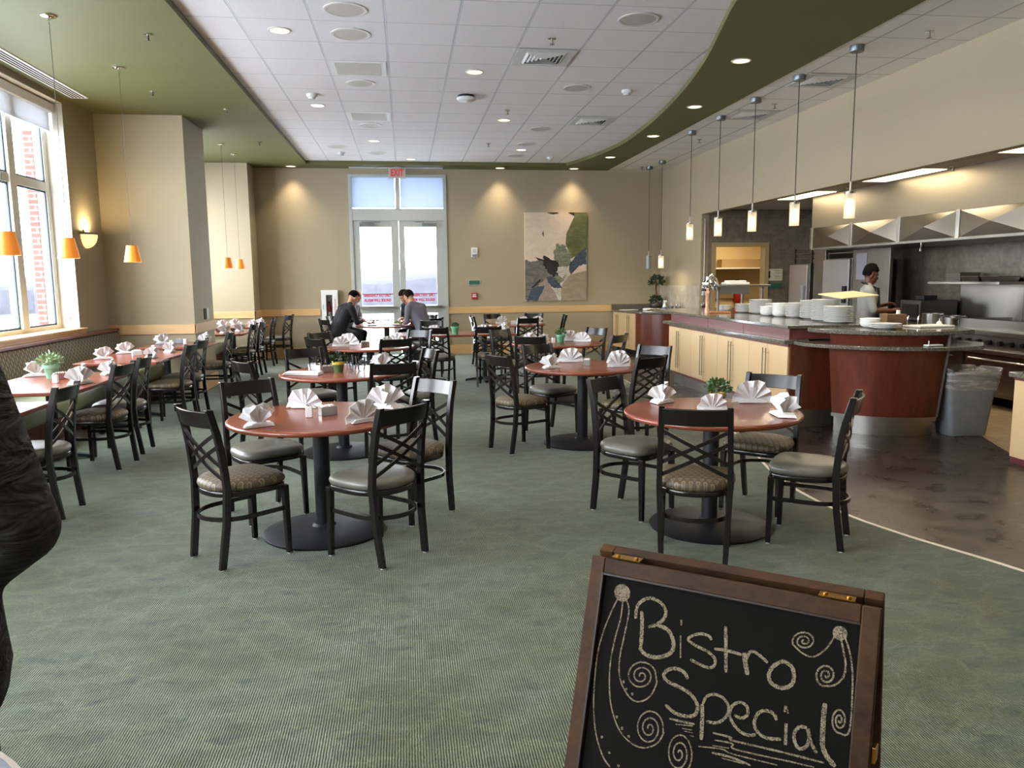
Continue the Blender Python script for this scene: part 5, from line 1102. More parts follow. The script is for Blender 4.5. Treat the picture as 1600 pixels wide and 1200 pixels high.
for y, lab in ((11.66, 'far rectangular light panel in the kitchen ceiling'), (9.26, 'middle rectangular light panel in the kitchen ceiling'), (6.86, 'near rectangular light panel at the right edge')):
    t = thing('kitchen_light', lab, 'light', (6.05, y, 2.80), 0, 'kitchen light panels'); MB().bb(-0.31, 0.31, -0.62, 0.62, -0.006, 0).build('frame', m_white, t); MB().bb(-0.28, 0.28, -0.59, 0.59, -0.012, -0.006).build('diffuser', m_panel, t); l = area('panel_lamp', (0, 0, -0.02), (0, 0, 0), 0.5, 1.1, 12, (1, 0.86, 0.62)); l.parent = t
# ------------------------------------------------------------------ pendants
m_amber = NT('amber_glass'); m_amber.set(srgb('e08a2c'), 0.35); m_amber.b.inputs['Emission Color'].default_value = srgb('ff8a1c'); m_amber.b.inputs['Emission Strength'].default_value = 0.18; m_amber = m_amber.mt
m_amber_glow = emit('amber_glow', 'ffb545', 1.6); m_cord = plain('cord', '4a4238', 0.5)
def amber(x, y, zc, label):
    t = thing('amber_pendant', label, 'pendant lamp', (x, y, ZS), 0, 'amber pendants over the banquette tables')
    MB().lathe([(0.062, 0), (0.062, -0.010), (0.05, -0.016), (0.010, -0.02), (0.008, -0.05)], seg=28).build('canopy', m_chrome, t, smooth=40)
    zt = zc + 0.085 - ZS; MB().tube([(0, 0, -0.02), (0, 0, zt)], 0.0028, 6).build('cord', m_cord, t)
    MB().lathe([(0.055, zt), (0.088, zt - 0.175), (0.084, zt - 0.175), (0.052, zt - 0.004), (0.001, zt - 0.002)], seg=32, cap=False).build('shade', m_amber, t, smooth=50)
    MB().ell((0, 0, zt - 0.10), (0.028, 0.028, 0.045)).build('bulb', m_amber_glow, t)
    l = area('pendant_lamp', (0, 0, zt - 0.172), (0, 0, 0), 0.12, 0.12, 2.2, (1, 0.72, 0.38), shape='DISK'); l.parent = t
for x, y, lab in ((-2.95, 6.42, 'amber pendant at the left edge of the view'), (-2.89, 7.35, 'amber pendant second from the left, in front of the window edge'), (-2.89, 8.98, 'amber pendant before the first pier'), (-2.92, 13.71, 'left one of the two amber pendants in the alcove'), (-2.93, 14.75, 'right one of the two amber pendants in the alcove')): amber(x, y, 1.875, lab)
m_pglass = NT('etched_glass'); m_pglass.set((0.85, 0.86, 0.80, 1), 0.5); m_pglass.b.inputs['Emission Color'].default_value = srgb('ffe9bd'); m_pglass.b.inputs['Emission Strength'].default_value = 0.12; m_pglass.b.inputs['Transmission Weight'].default_value = 0.92; m_pglass = m_pglass.mt
m_bulb = emit('white_bulb', 'fff1cf', 4.0); m_pcan = plain('pendant_grey', '6c6f70', 0.35, 0.7)
def glass_pendant(x, y, zt, label, lit=True, ztop=3.803):
    t = thing('glass_pendant', label, 'pendant lamp', (x, y, ztop), 0, 'glass cylinder pendants over the counter')
    MB().lathe([(0.068, 0), (0.068, -0.055), (0.064, -0.06), (0.001, -0.06)], seg=28).build('canopy', m_pcan, t, smooth=40)
    z = zt - ztop; MB().tube([(0, 0, -0.06), (0, 0, z + 0.08)], 0.005, 6).build('cord', plain('dark_cord_%d' % int(y * 10), '2a2724', 0.5), t)
    MB().tube([(0, 0, z + 0.10), (0, 0, z)], 0.008, 8).build('stem', m_steel, t)
    MB().lathe([(0.058, z), (0.058, z - 0.02), (0.02, z - 0.025), (0.018, z - 0.07)], seg=24).build('cap', m_steel_dk, t, smooth=40)
    MB().lathe([(0.055, z - 0.012), (0.055, z - 0.262), (0.052, z - 0.262), (0.052, z - 0.012)], seg=28, cap=False).build('glass', m_pglass if lit else plain('grey_pendant_glass', '8d918e', 0.3), t, smooth=40)
    MB().ell((0, 0, z - 0.15), (0.030, 0.030, 0.075)).build('bulb', m_bulb if lit else m_grey_lt, t)
    if lit: l = area('pendant_lamp', (0, 0, z - 0.264), (0, 0, 0), 0.09, 0.09, 3.5, (1, 0.85, 0.62), shape='DISK'); l.parent = t
for y, lab in ((7.53, 'glass pendant nearest the camera over the counter'), (8.67, 'second glass pendant over the counter'), (9.79, 'third glass pendant over the counter'), (10.91, 'fourth glass pendant over the counter'), (12.04, 'fifth glass pendant over the counter, left end of the row of five')): glass_pendant(4.455, y, 2.405, lab)
glass_pendant(5.01, 15.11, 2.0, 'lit glass pendant over the corner sideboard'); glass_pendant(5.01, 15.91, 2.0, 'unlit grey glass pendant over the topiary', False)
# ------------------------------------------------------------------ wall things
t = thing('wall_sconce', 'half-bowl wall sconce with metal rim beside the window', 'sconce', (-4.048, 10.86, 2.18), R(-90))
m = MB(); rings = []
for k in range(9):
    a = R(90 * k / 8); r_ = 0.165 * math.cos(a); z = -0.17 * math.sin(a)
    rings.append([(max(r_, .002) * math.cos(R(180 * i / 20)), max(r_, .002) * math.sin(R(180 * i / 20)) * 0.8, z) for i in range(21)])
m.loft(rings, False, False); sm = NT('alabaster'); sm.set((0.9, 0.84, 0.7, 1), 0.4); sm.b.inputs['Emission Color'].default_value = srgb('ffd48a'); sm.b.inputs['Emission Strength'].default_value = 0.75
m.build('bowl', sm.mt, t, smooth=70, solid=0.004)
MB().loft([[(0.19 * math.cos(R(180 * i / 20)), 0.155 * math.sin(R(180 * i / 20)), z) for i in range(21)] for z in (0.0, 0.022)]).build('rim', m_steel_dk, t, smooth=40)
MB().bb(-0.08, 0.08, 0.0, 0.02, -0.1, 0.06).build('back_plate', m_steel_dk, t)
l = area('sconce_lamp', (0, 0.07, 0.035), (R(180), 0, 0), 0.16, 0.08, 5.5, (1, 0.78, 0.42)); l.parent = t
t = thing('exit_sign', 'ceiling-hung grey EXIT sign with red letters over the glass doors', 'exit sign', (-0.10, 16.20, 3.68)); MB().bb(-0.168, 0.168, -0.025, 0.025, -0.11, 0.085).build('housing', m_grey_lt, t, bevel=0.006); MB().bb(-0.06, 0.06, -0.03, 0.03, 0.085, 0.11).build('canopy', m_grey_lt, t)
MB().bb(-0.15, 0.15, -0.027, -0.025, -0.095, 0.072).build('face', plain('exit_face', 'b9a59c', 0.5), t); text('lettering', 'EXIT', 0.185, plain('exit_red', 'c01812', 0.5, **{'Emission Color': srgb('d01810'), 'Emission Strength': 0.25}), t, (0, -0.028, -0.012), (R(90), 0, 0), 0.001, sx_=0.66, bold=0.004)
t = thing('fire_extinguisher_cabinet', 'light grey wall cabinet with red fire extinguisher left of the doors', 'cabinet', (-1.535, YF, 0.65)); 
f = MB(); a, h = 0.165, 0.72
f.bb(-a, a, -0.10, -0.085, 0, 0.10).bb(-a, a, -0.10, -0.085, h - 0.10, h).bb(-a, -0.07, -0.10, -0.085, 0.1, h - 0.1).bb(0.055, a, -0.10, -0.085, 0.1, h - 0.1).build('door', m_white, t, bevel=0.003)
MB().bb(-a, a, -0.004, 0, 0, h).bb(-a, -a + 0.01, -0.085, 0, 0, h).bb(a - 0.01, a, -0.085, 0, 0, h).bb(-a, a, -0.085, 0, 0, 0.01).bb(-a, a, -0.085, 0, h - 0.01, h).build('box', m_grayframe, t)
MB().quad((-0.07, -0.092, 0.1), (0.055, -0.092, 0.1), (0.055, -0.092, h - 0.1), (-0.07, -0.092, h - 0.1)).build('glass', m_glass, t, fix=False, smooth=0); MB().tube([(-0.13, -0.10, 0.32), (-0.13, -0.125, 0.34), (-0.13, -0.125, 0.42), (-0.13, -0.10, 0.44)], 0.005, 6).build('handle', m_chrome, t)
text('lettering', 'EXTINGUISHER', 0.052, m_red, t, (0.11, -0.1015, 0.36), (R(90), R(90), 0), 0.001)
t2 = thing('fire_extinguisher', 'red fire extinguisher inside the wall cabinet', 'extinguisher', (-1.545, YF - 0.045, 0.665)); MB().lathe([(0.036, 0), (0.038, 0.02), (0.038, 0.36), (0.016, 0.41), (0.014, 0.44)], seg=18).build('tank', m_red, t2, smooth=50); MB().lathe([(0.039, 0.14), (0.039, 0.26)], seg=18, cap=False).build('label', m_grey_lt, t2); MB().bb(-0.03, 0.02, -0.012, 0.012, 0.44, 0.47).build('valve', m_black, t2)
t = thing('fire_strobe', 'white wall strobe and speaker right of the doors', 'alarm', (1.44, YF, 2.11)); MB().bb(-0.065, 0.065, -0.035, 0, -0.10, 0.10).build('body', m_white, t, bevel=0.008); MB().lathe([(0.04, 0), (0.035, 0.01)], seg=20).xform(Matrix.Translation((0, -0.035, 0.03)) @ Matrix.Rotation(R(90), 4, 'X')).build('speaker', m_grey_lt, t); MB().bb(-0.045, 0.045, -0.045, -0.035, -0.085, -0.04).build('flash_lens', m_grey_mid, t)
t = thing('room_sign', 'green rectangular wall sign below the strobe', 'sign', (1.43, YF, 1.49)); MB().bb(-0.125, 0.125, -0.012, 0, -0.055, 0.055).build('frame', m_grayframe, t); MB().bb(-0.112, 0.112, -0.016, -0.012, -0.043, 0.043).build('panel', m_green_sign, t)
t = thing('fire_pull', 'small red fire alarm pull below the green sign', 'alarm', (1.425, YF, 1.21)); MB().bb(-0.058, 0.058, -0.045, 0, -0.065, 0.065).build('body', m_red, t, bevel=0.006); MB().bb(-0.04, 0.04, -0.058, -0.045, -0.02, 0.005).build('handle', m_white, t); MB().bb(-0.035, 0.035, -0.048, -0.045, 0.02, 0.04).build('label', m_white, t)
t = thing('wall_switch', 'double dark and pale switch plates on the side of the first pier', 'switch', (-2.92, 12.1, 1.10)); MB().bb(0, 0.010, -0.16, -0.06, -0.08, 0.08).build('plate', m_dark, t, bevel=0.002); MB().bb(0, 0.012, -0.02, 0.10, -0.08, 0.08).build('plate', plain('pale_plate', 'b8b2a4', 0.4), t, bevel=0.002)
# painting
PX0, PX1, PZ0, PZ1 = 2.496, 3.815, 1.092, 2.926
t = thing('painting', 'large abstract canvas in cream, olive green, black and slate', 'painting', ((PX0 + PX1) / 2, YF, (PZ0 + PZ1) / 2)); hw, hh = (PX1 - PX0) / 2, (PZ1 - PZ0) / 2
def oil(name, c0, c1, s=6): 
    t_ = NT(name); n = t_.noise(t_.mapping(t_.coord(), rot=(0, R(30), 0), sc=(1, 1, 2.2)), s, 5, 0.65, 1.2); t_.set(t_.ramp(n, [(0.34, srgb(c0)), (0.66, srgb(c1))]), 0.7); return t_.mt
PC = [oil('cream_oil', 'd3bda6', 'e2cfba', 3), oil('olive_oil', '4c4f2a', '6d7040', 4), oil('slate_oil', '4a4d50', '84796c', 5), oil('black_oil', '14120f', '2f2a26', 8), oil('blue_oil', '2c3440', '4e5a68', 5), oil('taupe_oil', '8d7d69', 'a3937d', 4), oil('bone_oil', 'a8a294', 'd0c8bb', 9), oil('moss_oil', '4f5a44', '8e8f73', 8), oil('mauve_oil', '8b7a70', 'a89689', 6)]
MB().bb(-hw, hw, -0.045, -0.002, -hh, hh).build('canvas', PC[0], t)
rg = random.Random(5)
def daub(name, mat, poly, lay, rag=0.0):
    pts = []
    for i, (a, b) in enumerate(poly):
        c, d = poly[(i + 1) % len(poly)]
        for k in range(6): u = k / 6; pts.append((a + (c - a) * u + rg.uniform(-rag, rag), b + (d - b) * u + rg.uniform(-rag, rag)))
    W_ = [(-hw + min(max(x, 0), 1) * 2 * hw, hh - min(max(y, 0), 1) * 2 * hh) for x, y in pts]
    m = MB(); y = -0.0455 - 0.0006 * lay; n = len(W_); cx = sum(p[0] for p in W_) / n; cz = sum(p[1] for p in W_) / n
    import mathutils.geometry as mg
    tri = mg.tessellate_polygon([[Vector((x, z, 0)) for x, z in W_]]); m.add([(x, y, z) for x, z in W_], tri); m.build(name, PC[mat], t, smooth=0)
daub('paint_patch', 1, [(0.70, 0), (1, 0), (1, 0.42), (0.82, 0.49), (0.76, 0.52), (0.66, 0.36), (0.67, 0.24), (0.73, 0.15), (0.80, 0.045)], 1)
daub('paint_patch', 2, [(0, 0.53), (0.10, 0.55), (0.28, 0.53), (0.40, 0.62), (0.62, 0.66), (0.55, 0.82), (0.30, 0.80), (0.10, 0.95), (0, 1)], 1, 0.008)
daub('paint_patch', 5, [(0.60, 0.82), (0.74, 0.70), (1, 0.66), (1, 1), (0.58, 1)], 2, 0.004)
daub('paint_patch', 4, [(0.74, 0.56), (0.90, 0.44), (1, 0.40), (1, 0.58), (0.88, 0.60), (0.76, 0.70), (0.70, 0.66)], 3, 0.012)
daub('paint_patch', 7, [(0.50, 0.36), (0.64, 0.37), (0.74, 0.45), (0.76, 0.52), (0.70, 0.62), (0.56, 0.62), (0.46, 0.52)], 3, 0.018)
daub('paint_patch', 3, [(0.30, 0.48), (0.34, 0.50), (0.52, 0.54), (0.56, 0.60), (0.52, 0.68), (0.60, 0.72), (0.56, 0.80), (0.44, 0.72), (0.36, 0.66), (0.30, 0.60)], 4, 0.015)
daub('paint_patch', 6, [(0.54, 0.62), (0.66, 0.60), (0.72, 0.68), (0.68, 0.76), (0.58, 0.77), (0.52, 0.68)], 5, 0.015)
daub('paint_patch', 3, [(0.16, 0.50), (0.30, 0.53), (0.30, 0.545), (0.22, 0.54)], 5); daub('paint_patch', 3, [(0.35, 0), (0.55, 0), (0.52, 0.015), (0.44, 0.02), (0.40, 0.012)], 5, 0.003); daub('paint_patch', 3, [(0.28, 0.24), (0.30, 0.20), (0.31, 0.28)], 5); daub('paint_patch', 3, [(0.69, 0), (0.80, 0), (0.80, 0.035), (0.74, 0.02)], 5)
daub('paint_patch', 8, [(0.22, 0.82), (0.34, 0.74), (0.42, 0.84), (0.50, 0.92), (0.56, 1), (0.20, 1)], 4, 0.006); daub('paint_patch', 4, [(0.04, 0.98), (0.10, 0.86), (0.32, 0.82), (0.28, 0.90), (0.20, 1), (0.02, 1)], 5, 0.006); daub('paint_patch', 3, [(0.10, 0.85), (0.24, 0.75), (0.26, 0.77), (0.14, 0.85)], 6, 0.004)
daub('paint_patch', 4, [(0.34, 0.74), (0.42, 0.72), (0.56, 0.80), (0.60, 0.86), (0.48, 0.86), (0.38, 0.80)], 6, 0.01); daub('paint_patch', 6, [(0.46, 0.85), (0.58, 0.87), (0.58, 1), (0.54, 1)], 6, 0.006); daub('paint_patch', 7, [(0.50, 0.70), (0.62, 0.74), (0.66, 0.70), (0.62, 0.78), (0.54, 0.80), (0.46, 0.74)], 7, 0.012); daub('paint_patch', 8, [(0.85, 0.94), (0.97, 0.92), (0.99, 0.97), (0.90, 0.98)], 5, 0.01)
CH_LET = [([(0.1105,0.1093),(0.1101,0.0886),(0.1168,0.0747),(0.1346,0.0637),(0.156,0.067),(0.17,0.0801),(0.1691,0.0962),(0.156,0.1112),(0.1389,0.1198)],0.0065),([(0.156,0.1119),(0.1791,0.1169),(0.1924,0.1349),(0.1929,0.1538),(0.1815,0.1657),(0.1602,0.1741),(0.1393,0.1729),(0.1254,0.163)],0.0075),([(0.121,0.0918),(0.1251,0.1141),(0.1272,0.1386),(0.1285,0.163)],0.0075),([(0.2038,0.0925),(0.205,0.1027)],0.006),([(0.2058,0.1216),(0.2106,0.1636)],0.0042),([(0.2669,0.1176),(0.2598,0.1106),(0.2438,0.1106),(0.2269,0.1188),(0.2225,0.1273),(0.2395,0.1348),(0.2614,0.1401),(0.2765,0.1501),(0.2763,0.1636),(0.2647,0.169),(0.245,0.1659),(0.2299,0.1619)],0.0055),([(0.2902,0.0865),(0.2945,0.1192),(0.3001,0.1697)],0.0065),([(0.2735,0.1323),(0.2985,0.1301),(0.3258,0.1316)],0.0055),([(0.3298,0.1268),(0.3337,0.1449),(0.3399,0.1651)],0.0085),([(0.3345,0.1393),(0.3386,0.1261),(0.3463,0.1209),(0.3605,0.1266),(0.3735,0.1351)],0.0055),([(0.3955,0.1284),(0.3822,0.1417),(0.3777,0.1587),(0.385,0.1702),(0.4024,0.1733),(0.4173,0.1649),(0.4217,0.1508),(0.4169,0.1335),(0.4032,0.1266),(0.3942,0.1287)],0.0068),([(0.2293,0.199),(0.2228,0.1897),(0.2078,0.1851),(0.1902,0.1906),(0.1818,0.2029),(0.1911,0.2127),(0.2172,0.2182),(0.2396,0.2261),(0.2539,0.2425),(0.2507,0.26),(0.2339,0.2671),(0.2123,0.2667),(0.1918,0.2568)],0.0065),([(0.2621,0.2371),(0.2653,0.2595),(0.2678,0.3015)],0.0075),([(0.2638,0.2367),(0.269,0.2221),(0.2837,0.2141),(0.3012,0.2173),(0.3122,0.2308),(0.3082,0.2498),(0.2927,0.2637),(0.273,0.2657)],0.0052),([(0.3233,0.2417),(0.3372,0.2434),(0.3472,0.2341),(0.3443,0.2202),(0.3317,0.2168),(0.3188,0.2255),(0.315,0.2412),(0.322,0.2554),(0.337,0.2673),(0.3536,0.2694),(0.3652,0.2649)],0.0055),([(0.3989,0.231),(0.3926,0.2209),(0.3779,0.2195),(0.3654,0.228),(0.3605,0.2452),(0.3673,0.2591),(0.3825,0.2654),(0.3982,0.2637),(0.4096,0.2605)],0.0058),([(0.4159,0.2317),(0.4181,0.2684)],0.0085),([(0.4117,0.2016),(0.4115,0.2134)],0.006),([(0.4136,0.2024),(0.4181,0.2143)],0.004),([(0.4515,0.2298),(0.439,0.2319),(0.4312,0.2443),(0.434,0.2602),(0.4424,0.268),(0.4531,0.2612),(0.4567,0.245),(0.4529,0.2308),(0.4598,0.2517),(0.4712,0.2675)],0.006),([(0.4777,0.1808),(0.4772,0.2039),(0.4781,0.234),(0.4799,0.2537),(0.4886,0.2688),(0.503,0.2808)],0.0085),([(0.2023,0.2794),(0.2281,0.2786),(0.2527,0.2767)],0.004),([(0.2165,0.2864),(0.2497,0.2808)],0.003),([(0.2296,0.2905),(0.2488,0.2886)],0.0025),([(0.2336,0.2944),(0.2511,0.293)],0.002),([(0.2448,0.2996),(0.2535,0.2989)],0.002),([(0.2881,0.2829),(0.3218,0.2818),(0.3254,0.2864),(0.4052,0.2824),(0.4846,0.2799)],0.0035),([(0.2928,0.2946),(0.3262,0.2918),(0.3324,0.3003),(0.4321,0.2938),(0.4696,0.2918)],0.0025),([(0.264,0.314),(0.3077,0.3066),(0.3279,0.3095),(0.4075,0.3061)],0.0022),([(0.2903,0.318),(0.3255,0.316),(0.3621,0.3198)],0.004),([(0.2906,0.305),(0.3206,0.3014)],0.0025),([(0.3095,0.3222),(0.3485,0.3206)],0.003)]
CH_SCR = [([(0.0678,0.0759),(0.0563,0.1084),(0.0445,0.1528),(0.0387,0.1975),(0.0408,0.2617),(0.047,0.3099),(0.0591,0.3523),(0.0777,0.3853),(0.0955,0.4008)],0.003),([(0.0783,0.0738),(0.0789,0.1129),(0.0717,0.1613),(0.0689,0.2121),(0.0754,0.2638),(0.0871,0.2994),(0.1067,0.3289),(0.1338,0.3454),(0.1601,0.3459),(0.1841,0.3314),(0.195,0.3083),(0.1938,0.3093),(0.1893,0.2892),(0.1762,0.2772),(0.1598,0.2774),(0.1466,0.289),(0.1413,0.3067),(0.1453,0.3234),(0.1563,0.3327),(0.1694,0.3321),(0.1797,0.3227),(0.1836,0.3088),(0.1804,0.2961),(0.172,0.289),(0.162,0.2897),(0.1544,0.2969),(0.1517,0.3073),(0.1544,0.3163),(0.1605,0.3209),(0.1673,0.32),(0.1721,0.3149),(0.1734,0.3083),(0.1715,0.3031),(0.1677,0.3009),(0.1641,0.3019),(0.1621,0.3048),(0.1621,0.3078),(0.1634,0.3093)],0.0028),([(0.0833,0.0729),(0.0942,0.0953),(0.0916,0.1426),(0.088,0.1792),(0.0889,0.2145),(0.0984,0.2405),(0.1187,0.2617),(0.1381,0.2647),(0.1588,0.2498),(0.1691,0.2232),(0.1674,0.2131),(0.1616,0.1972),(0.1468,0.1891),(0.1289,0.1913),(0.1151,0.2024),(0.1101,0.2176),(0.1152,0.2307),(0.1276,0.237),(0.1419,0.2348),(0.1527,0.2258),(0.1563,0.214),(0.1522,0.204),(0.1427,0.1993),(0.1319,0.2011),(0.1239,0.2079),(0.1215,0.2167),(0.1248,0.2238),(0.1317,0.2268),(0.1391,0.2252),(0.144,0.2204),(0.1451,0.2149),(0.1428,0.2108),(0.1386,0.2095),(0.1347,0.2108),(0.1327,0.2134),(0.1328,0.2158),(0.1343,0.2169)],0.0028),([(0.2456,0.3664),(0.2527,0.3487),(0.2526,0.3288),(0.2459,0.3125),(0.2348,0.304),(0.2226,0.3055),(0.213,0.3158),(0.2086,0.3314),(0.2102,0.3474),(0.2169,0.3592),(0.2264,0.3638),(0.2357,0.3605),(0.2422,0.351),(0.2443,0.3386),(0.242,0.3269),(0.2362,0.3193),(0.229,0.3175),(0.2225,0.3213),(0.2186,0.3291),(0.218,0.3382),(0.2206,0.3456),(0.225,0.3496),(0.2298,0.3494),(0.2334,0.3459),(0.2351,0.3406),(0.2346,0.3355),(0.2326,0.3321),(0.2301,0.331),(0.228,0.3321),(0.227,0.3344),(0.2271,0.3365)],0.0028),([(0.4843,0.0607),(0.4738,0.0838),(0.4624,0.0981),(0.4493,0.1071),(0.4324,0.1049),(0.4158,0.094),(0.4144,0.0929),(0.4134,0.0837),(0.4183,0.0748),(0.4271,0.069),(0.4369,0.0677),(0.4447,0.0709),(0.4484,0.0773),(0.4473,0.0848),(0.4422,0.091),(0.4348,0.0942),(0.4276,0.0939),(0.4227,0.0903),(0.4213,0.085),(0.4235,0.0797),(0.4281,0.0759),(0.4335,0.0747),(0.438,0.076),(0.4403,0.0791),(0.4401,0.0827),(0.4379,0.0857),(0.4347,0.0873),(0.4317,0.0872),(0.4298,0.0859),(0.4294,0.084),(0.4303,0.0824),(0.4316,0.0816),(0.4328,0.0817)],0.0028),([(0.4932,0.0626),(0.5,0.0857),(0.5057,0.1101),(0.5026,0.1313),(0.4892,0.1473),(0.4735,0.1524),(0.4737,0.1534),(0.4653,0.1504),(0.4601,0.143),(0.4592,0.1335),(0.4628,0.1247),(0.4693,0.1189),(0.4768,0.1174),(0.4832,0.1204),(0.4867,0.1265),(0.4869,0.1338),(0.4839,0.1402),(0.4788,0.1441),(0.4733,0.1447),(0.4689,0.1422),(0.4667,0.1376),(0.467,0.1325),(0.4694,0.1283),(0.4729,0.1261),(0.4765,0.1261),(0.4789,0.1281),(0.4799,0.131),(0.4793,0.1339),(0.4777,0.1359),(0.4759,0.1366),(0.4744,0.1361),(0.4737,0.1349),(0.4739,0.1338)],0.0032),([(0.499,0.0588),(0.5097,0.0835),(0.5173,0.1176),(0.5197,0.1474),(0.5215,0.1897),(0.5204,0.215),(0.5152,0.2251),(0.5043,0.2244),(0.5007,0.2241),(0.4951,0.2186),(0.4921,0.2094),(0.4923,0.1992),(0.4955,0.1909),(0.5004,0.1866),(0.5057,0.1872),(0.5099,0.192),(0.5119,0.1994),(0.5114,0.2071),(0.5088,0.213),(0.505,0.2158),(0.5011,0.2149),(0.4983,0.211),(0.4971,0.2056),(0.4977,0.2003),(0.4998,0.1965),(0.5024,0.1952),(0.5048,0.1962),(0.5063,0.199),(0.5068,0.2023),(0.5061,0.2052),(0.5049,0.2068),(0.5035,0.207),(0.5026,0.2061),(0.5022,0.2047),(0.5024,0.2035)],0.003)]
CH_DOT = [(0.102,0.2354),(0.1091,0.2477),(0.1229,0.2536),(0.0967,0.3045),(0.1108,0.3226),(0.1261,0.3339),(0.0711,0.3504),(0.0902,0.3748),(0.1128,0.393)];CH_BLOB=[((0.0754,0.0645),0.0175),((0.4919,0.0564),0.0125)]
# ------------------------------------------------------------------ chalkboard A-frame
P1 = Vector((0.373, 1.551, 1.0)); ex = Vector((0.787315, -0.616551, 0.0)); nh = Vector((-0.616551, -0.787315, 0.0)); ta = R(18)
WB = 0.5563; dn = nh * math.sin(ta) - Vector((0, 0, math.cos(ta))); nn_ = ex.cross(dn); nn_ = -nn_ if nn_.dot(nh) < 0 else nn_     # nn_: out of the board, towards the reader
LB = 1.0 / math.cos(ta) - 0.002
t = thing('chalkboard_sign', 'wooden A-frame chalkboard reading Bistro Special in chalk', 'sign', (P1 + ex * WB / 2 + Vector((0.1, 0.13, -1.0))))
base = t.location.copy(); bpy.context.view_layer.update()
BM_ = Matrix(((ex.x, dn.x, nn_.x, P1.x - base.x), (ex.y, dn.y, nn_.y, P1.y - base.y), (ex.z, dn.z, nn_.z, P1.z - base.z), (0, 0, 0, 1)))
m_fw = wood('dark_walnut_frame', '241509', '4a2f15', 0.6, 9, 'Y', spec=0.25); m_fw2 = wood('dark_walnut_rail', '241509', '4a2f15', 0.6, 9, 'X', spec=0.25); m_slate = plain('blackboard', '0b0a08', 0.8, var=0.3, vs=5); m_slate.node_tree.nodes['Principled BSDF'].inputs['Specular IOR Level'].default_value = 0.12
fr = 0.032; th = 0.024
def bd(m, x0, x1, y0, y1, z0, z1): return m.bb(x0, x1, y0, y1, z0, z1)
bd(MB(), 0, fr, 0, LB - 0.05, -th, 0).xform(BM_).build('side_rail', m_fw, t, bevel=0.003); bd(MB(), WB - fr, WB, 0, LB - 0.05, -th, 0).xform(BM_).build('side_rail', m_fw, t, bevel=0.003)
bd(MB(), fr, WB - fr, 0, fr, -th, 0).xform(BM_).build('top_rail', m_fw2, t, bevel=0.003); bd(MB(), fr, WB - fr, 0.78, 0.78 + fr, -th, 0).xform(BM_).build('bottom_rail', m_fw2, t, bevel=0.003)
bo = bd(MB(), fr, WB - fr, fr, 0.78, -0.014, -0.008).xform(BM_).build('board', m_slate, t)
bd(MB(), fr - 0.004, fr, 0.03, 0.78, -0.004, 0.001).bb(fr, WB - fr, fr - 0.001, fr + 0.003, -0.008, 0.0005).xform(BM_).build('inner_bead', plain('dark_bead', '24160d', 0.5), t)
for x0 in (0, WB - fr): bd(MB(), x0, x0 + fr, LB - 0.05, LB - 0.006, -th, 0).xform(BM_).build('foot', m_fw, t, bevel=0.003)
# rear frame leaning the other way
db = -nh * math.sin(ta) - Vector((0, 0, math.cos(ta))); nb = -nh * math.cos(ta) + Vector((0, 0, math.sin(ta))); P2 = P1 - nh * 0.030 + Vector((0, 0, 0.004))
BR = Matrix(((ex.x, db.x, nb.x, P2.x - base.x), (ex.y, db.y, nb.y, P2.y - base.y), (ex.z, db.z, nb.z, P2.z - base.z), (0, 0, 0, 1)))
for x0 in (0.004, WB - fr): bd(MB(), x0, x0 + fr, 0.0, LB + 0.0, 0, th).xform(BR).build('rear_leg', m_fw, t, bevel=0.003)
bd(MB(), fr + 0.004, WB - fr, 0, fr, 0, th).xform(BR).build('rear_rail', m_fw2, t, bevel=0.003); bd(MB(), fr, WB - fr, fr, 0.78, 0.008, 0.014).xform(BR).build('rear_board', m_slate, t)
for x in (0.075, WB - 0.075): h = MB().box(P1 + ex * x - nh * 0.014 + Vector((0, 0, 0.002)) - base, (0.062, 0.022, 0.002), math.atan2(ex.y, ex.x)); [h.lathe([(0.0042, 0), (0.004, 0.003), (0.001, 0.004)], tuple(P1 + ex * (x + d) - nh * 0.014 + Vector((0, 0, 0.003)) - base), 10) for d in (-0.02, 0.02)]; h.build('hinge', m_brass, t)
bd(MB(), WB, WB + 0.008, 0.235, 0.262, -0.06, -0.012).xform(BM_).build('latch', m_brass, t, bevel=0.002)
# chalk strokes laid on the board as ribbons
m_ch = NT('chalk'); n_ = m_ch.noise(m_ch.coord(), 420, 4, 0.7); n2_ = m_ch.noise(m_ch.coord(), 60, 2)
m_ch.set(srgb('857a65'), 0.95); al = m_ch.ramp(m_ch.math('ADD', m_ch.math('MULTIPLY', n_, 0.75), m_ch.math('MULTIPLY', n2_, 0.25)), [(0.38, (0.15,) * 3 + (1,)), (0.55, (1, 1, 1, 1))]); m_ch.put(m_ch.b.inputs['Alpha'], al); m_ch = m_ch.mt
def ribbon(m, pts, w, lift):
    P = smooth_curve([(x, y) for x, y in pts], 6) if len(pts) > 2 else pts
    V_ = []; n = len(P)
    for i, (x, y) in enumerate(P):
        a = P[max(i - 1, 0)]; b = P[min(i + 1, n - 1)]; dx, dy = b[0] - a[0], b[1] - a[1]; l_ = math.hypot(dx, dy) or 1; k = w / 2 * (0.6 + 0.4 * min(1, i / 2, (n - 1 - i) / 2)) * (1 + 0.12 * math.sin(i * 1.9))
        V_ += [(x - dy / l_ * k, y + dx / l_ * k, lift), (x + dy / l_ * k, y - dx / l_ * k, lift)]
    m.add(V_, [(2 * i, 2 * i + 1, 2 * i + 3, 2 * i + 2) for i in range(n - 1)])
m = MB()
for i, (s_, w_) in enumerate(CH_LET): ribbon(m, s_, w_, -0.0074 + 0.00006 * i)
m.xform(BM_).build('lettering', m_ch, bo, smooth=0)
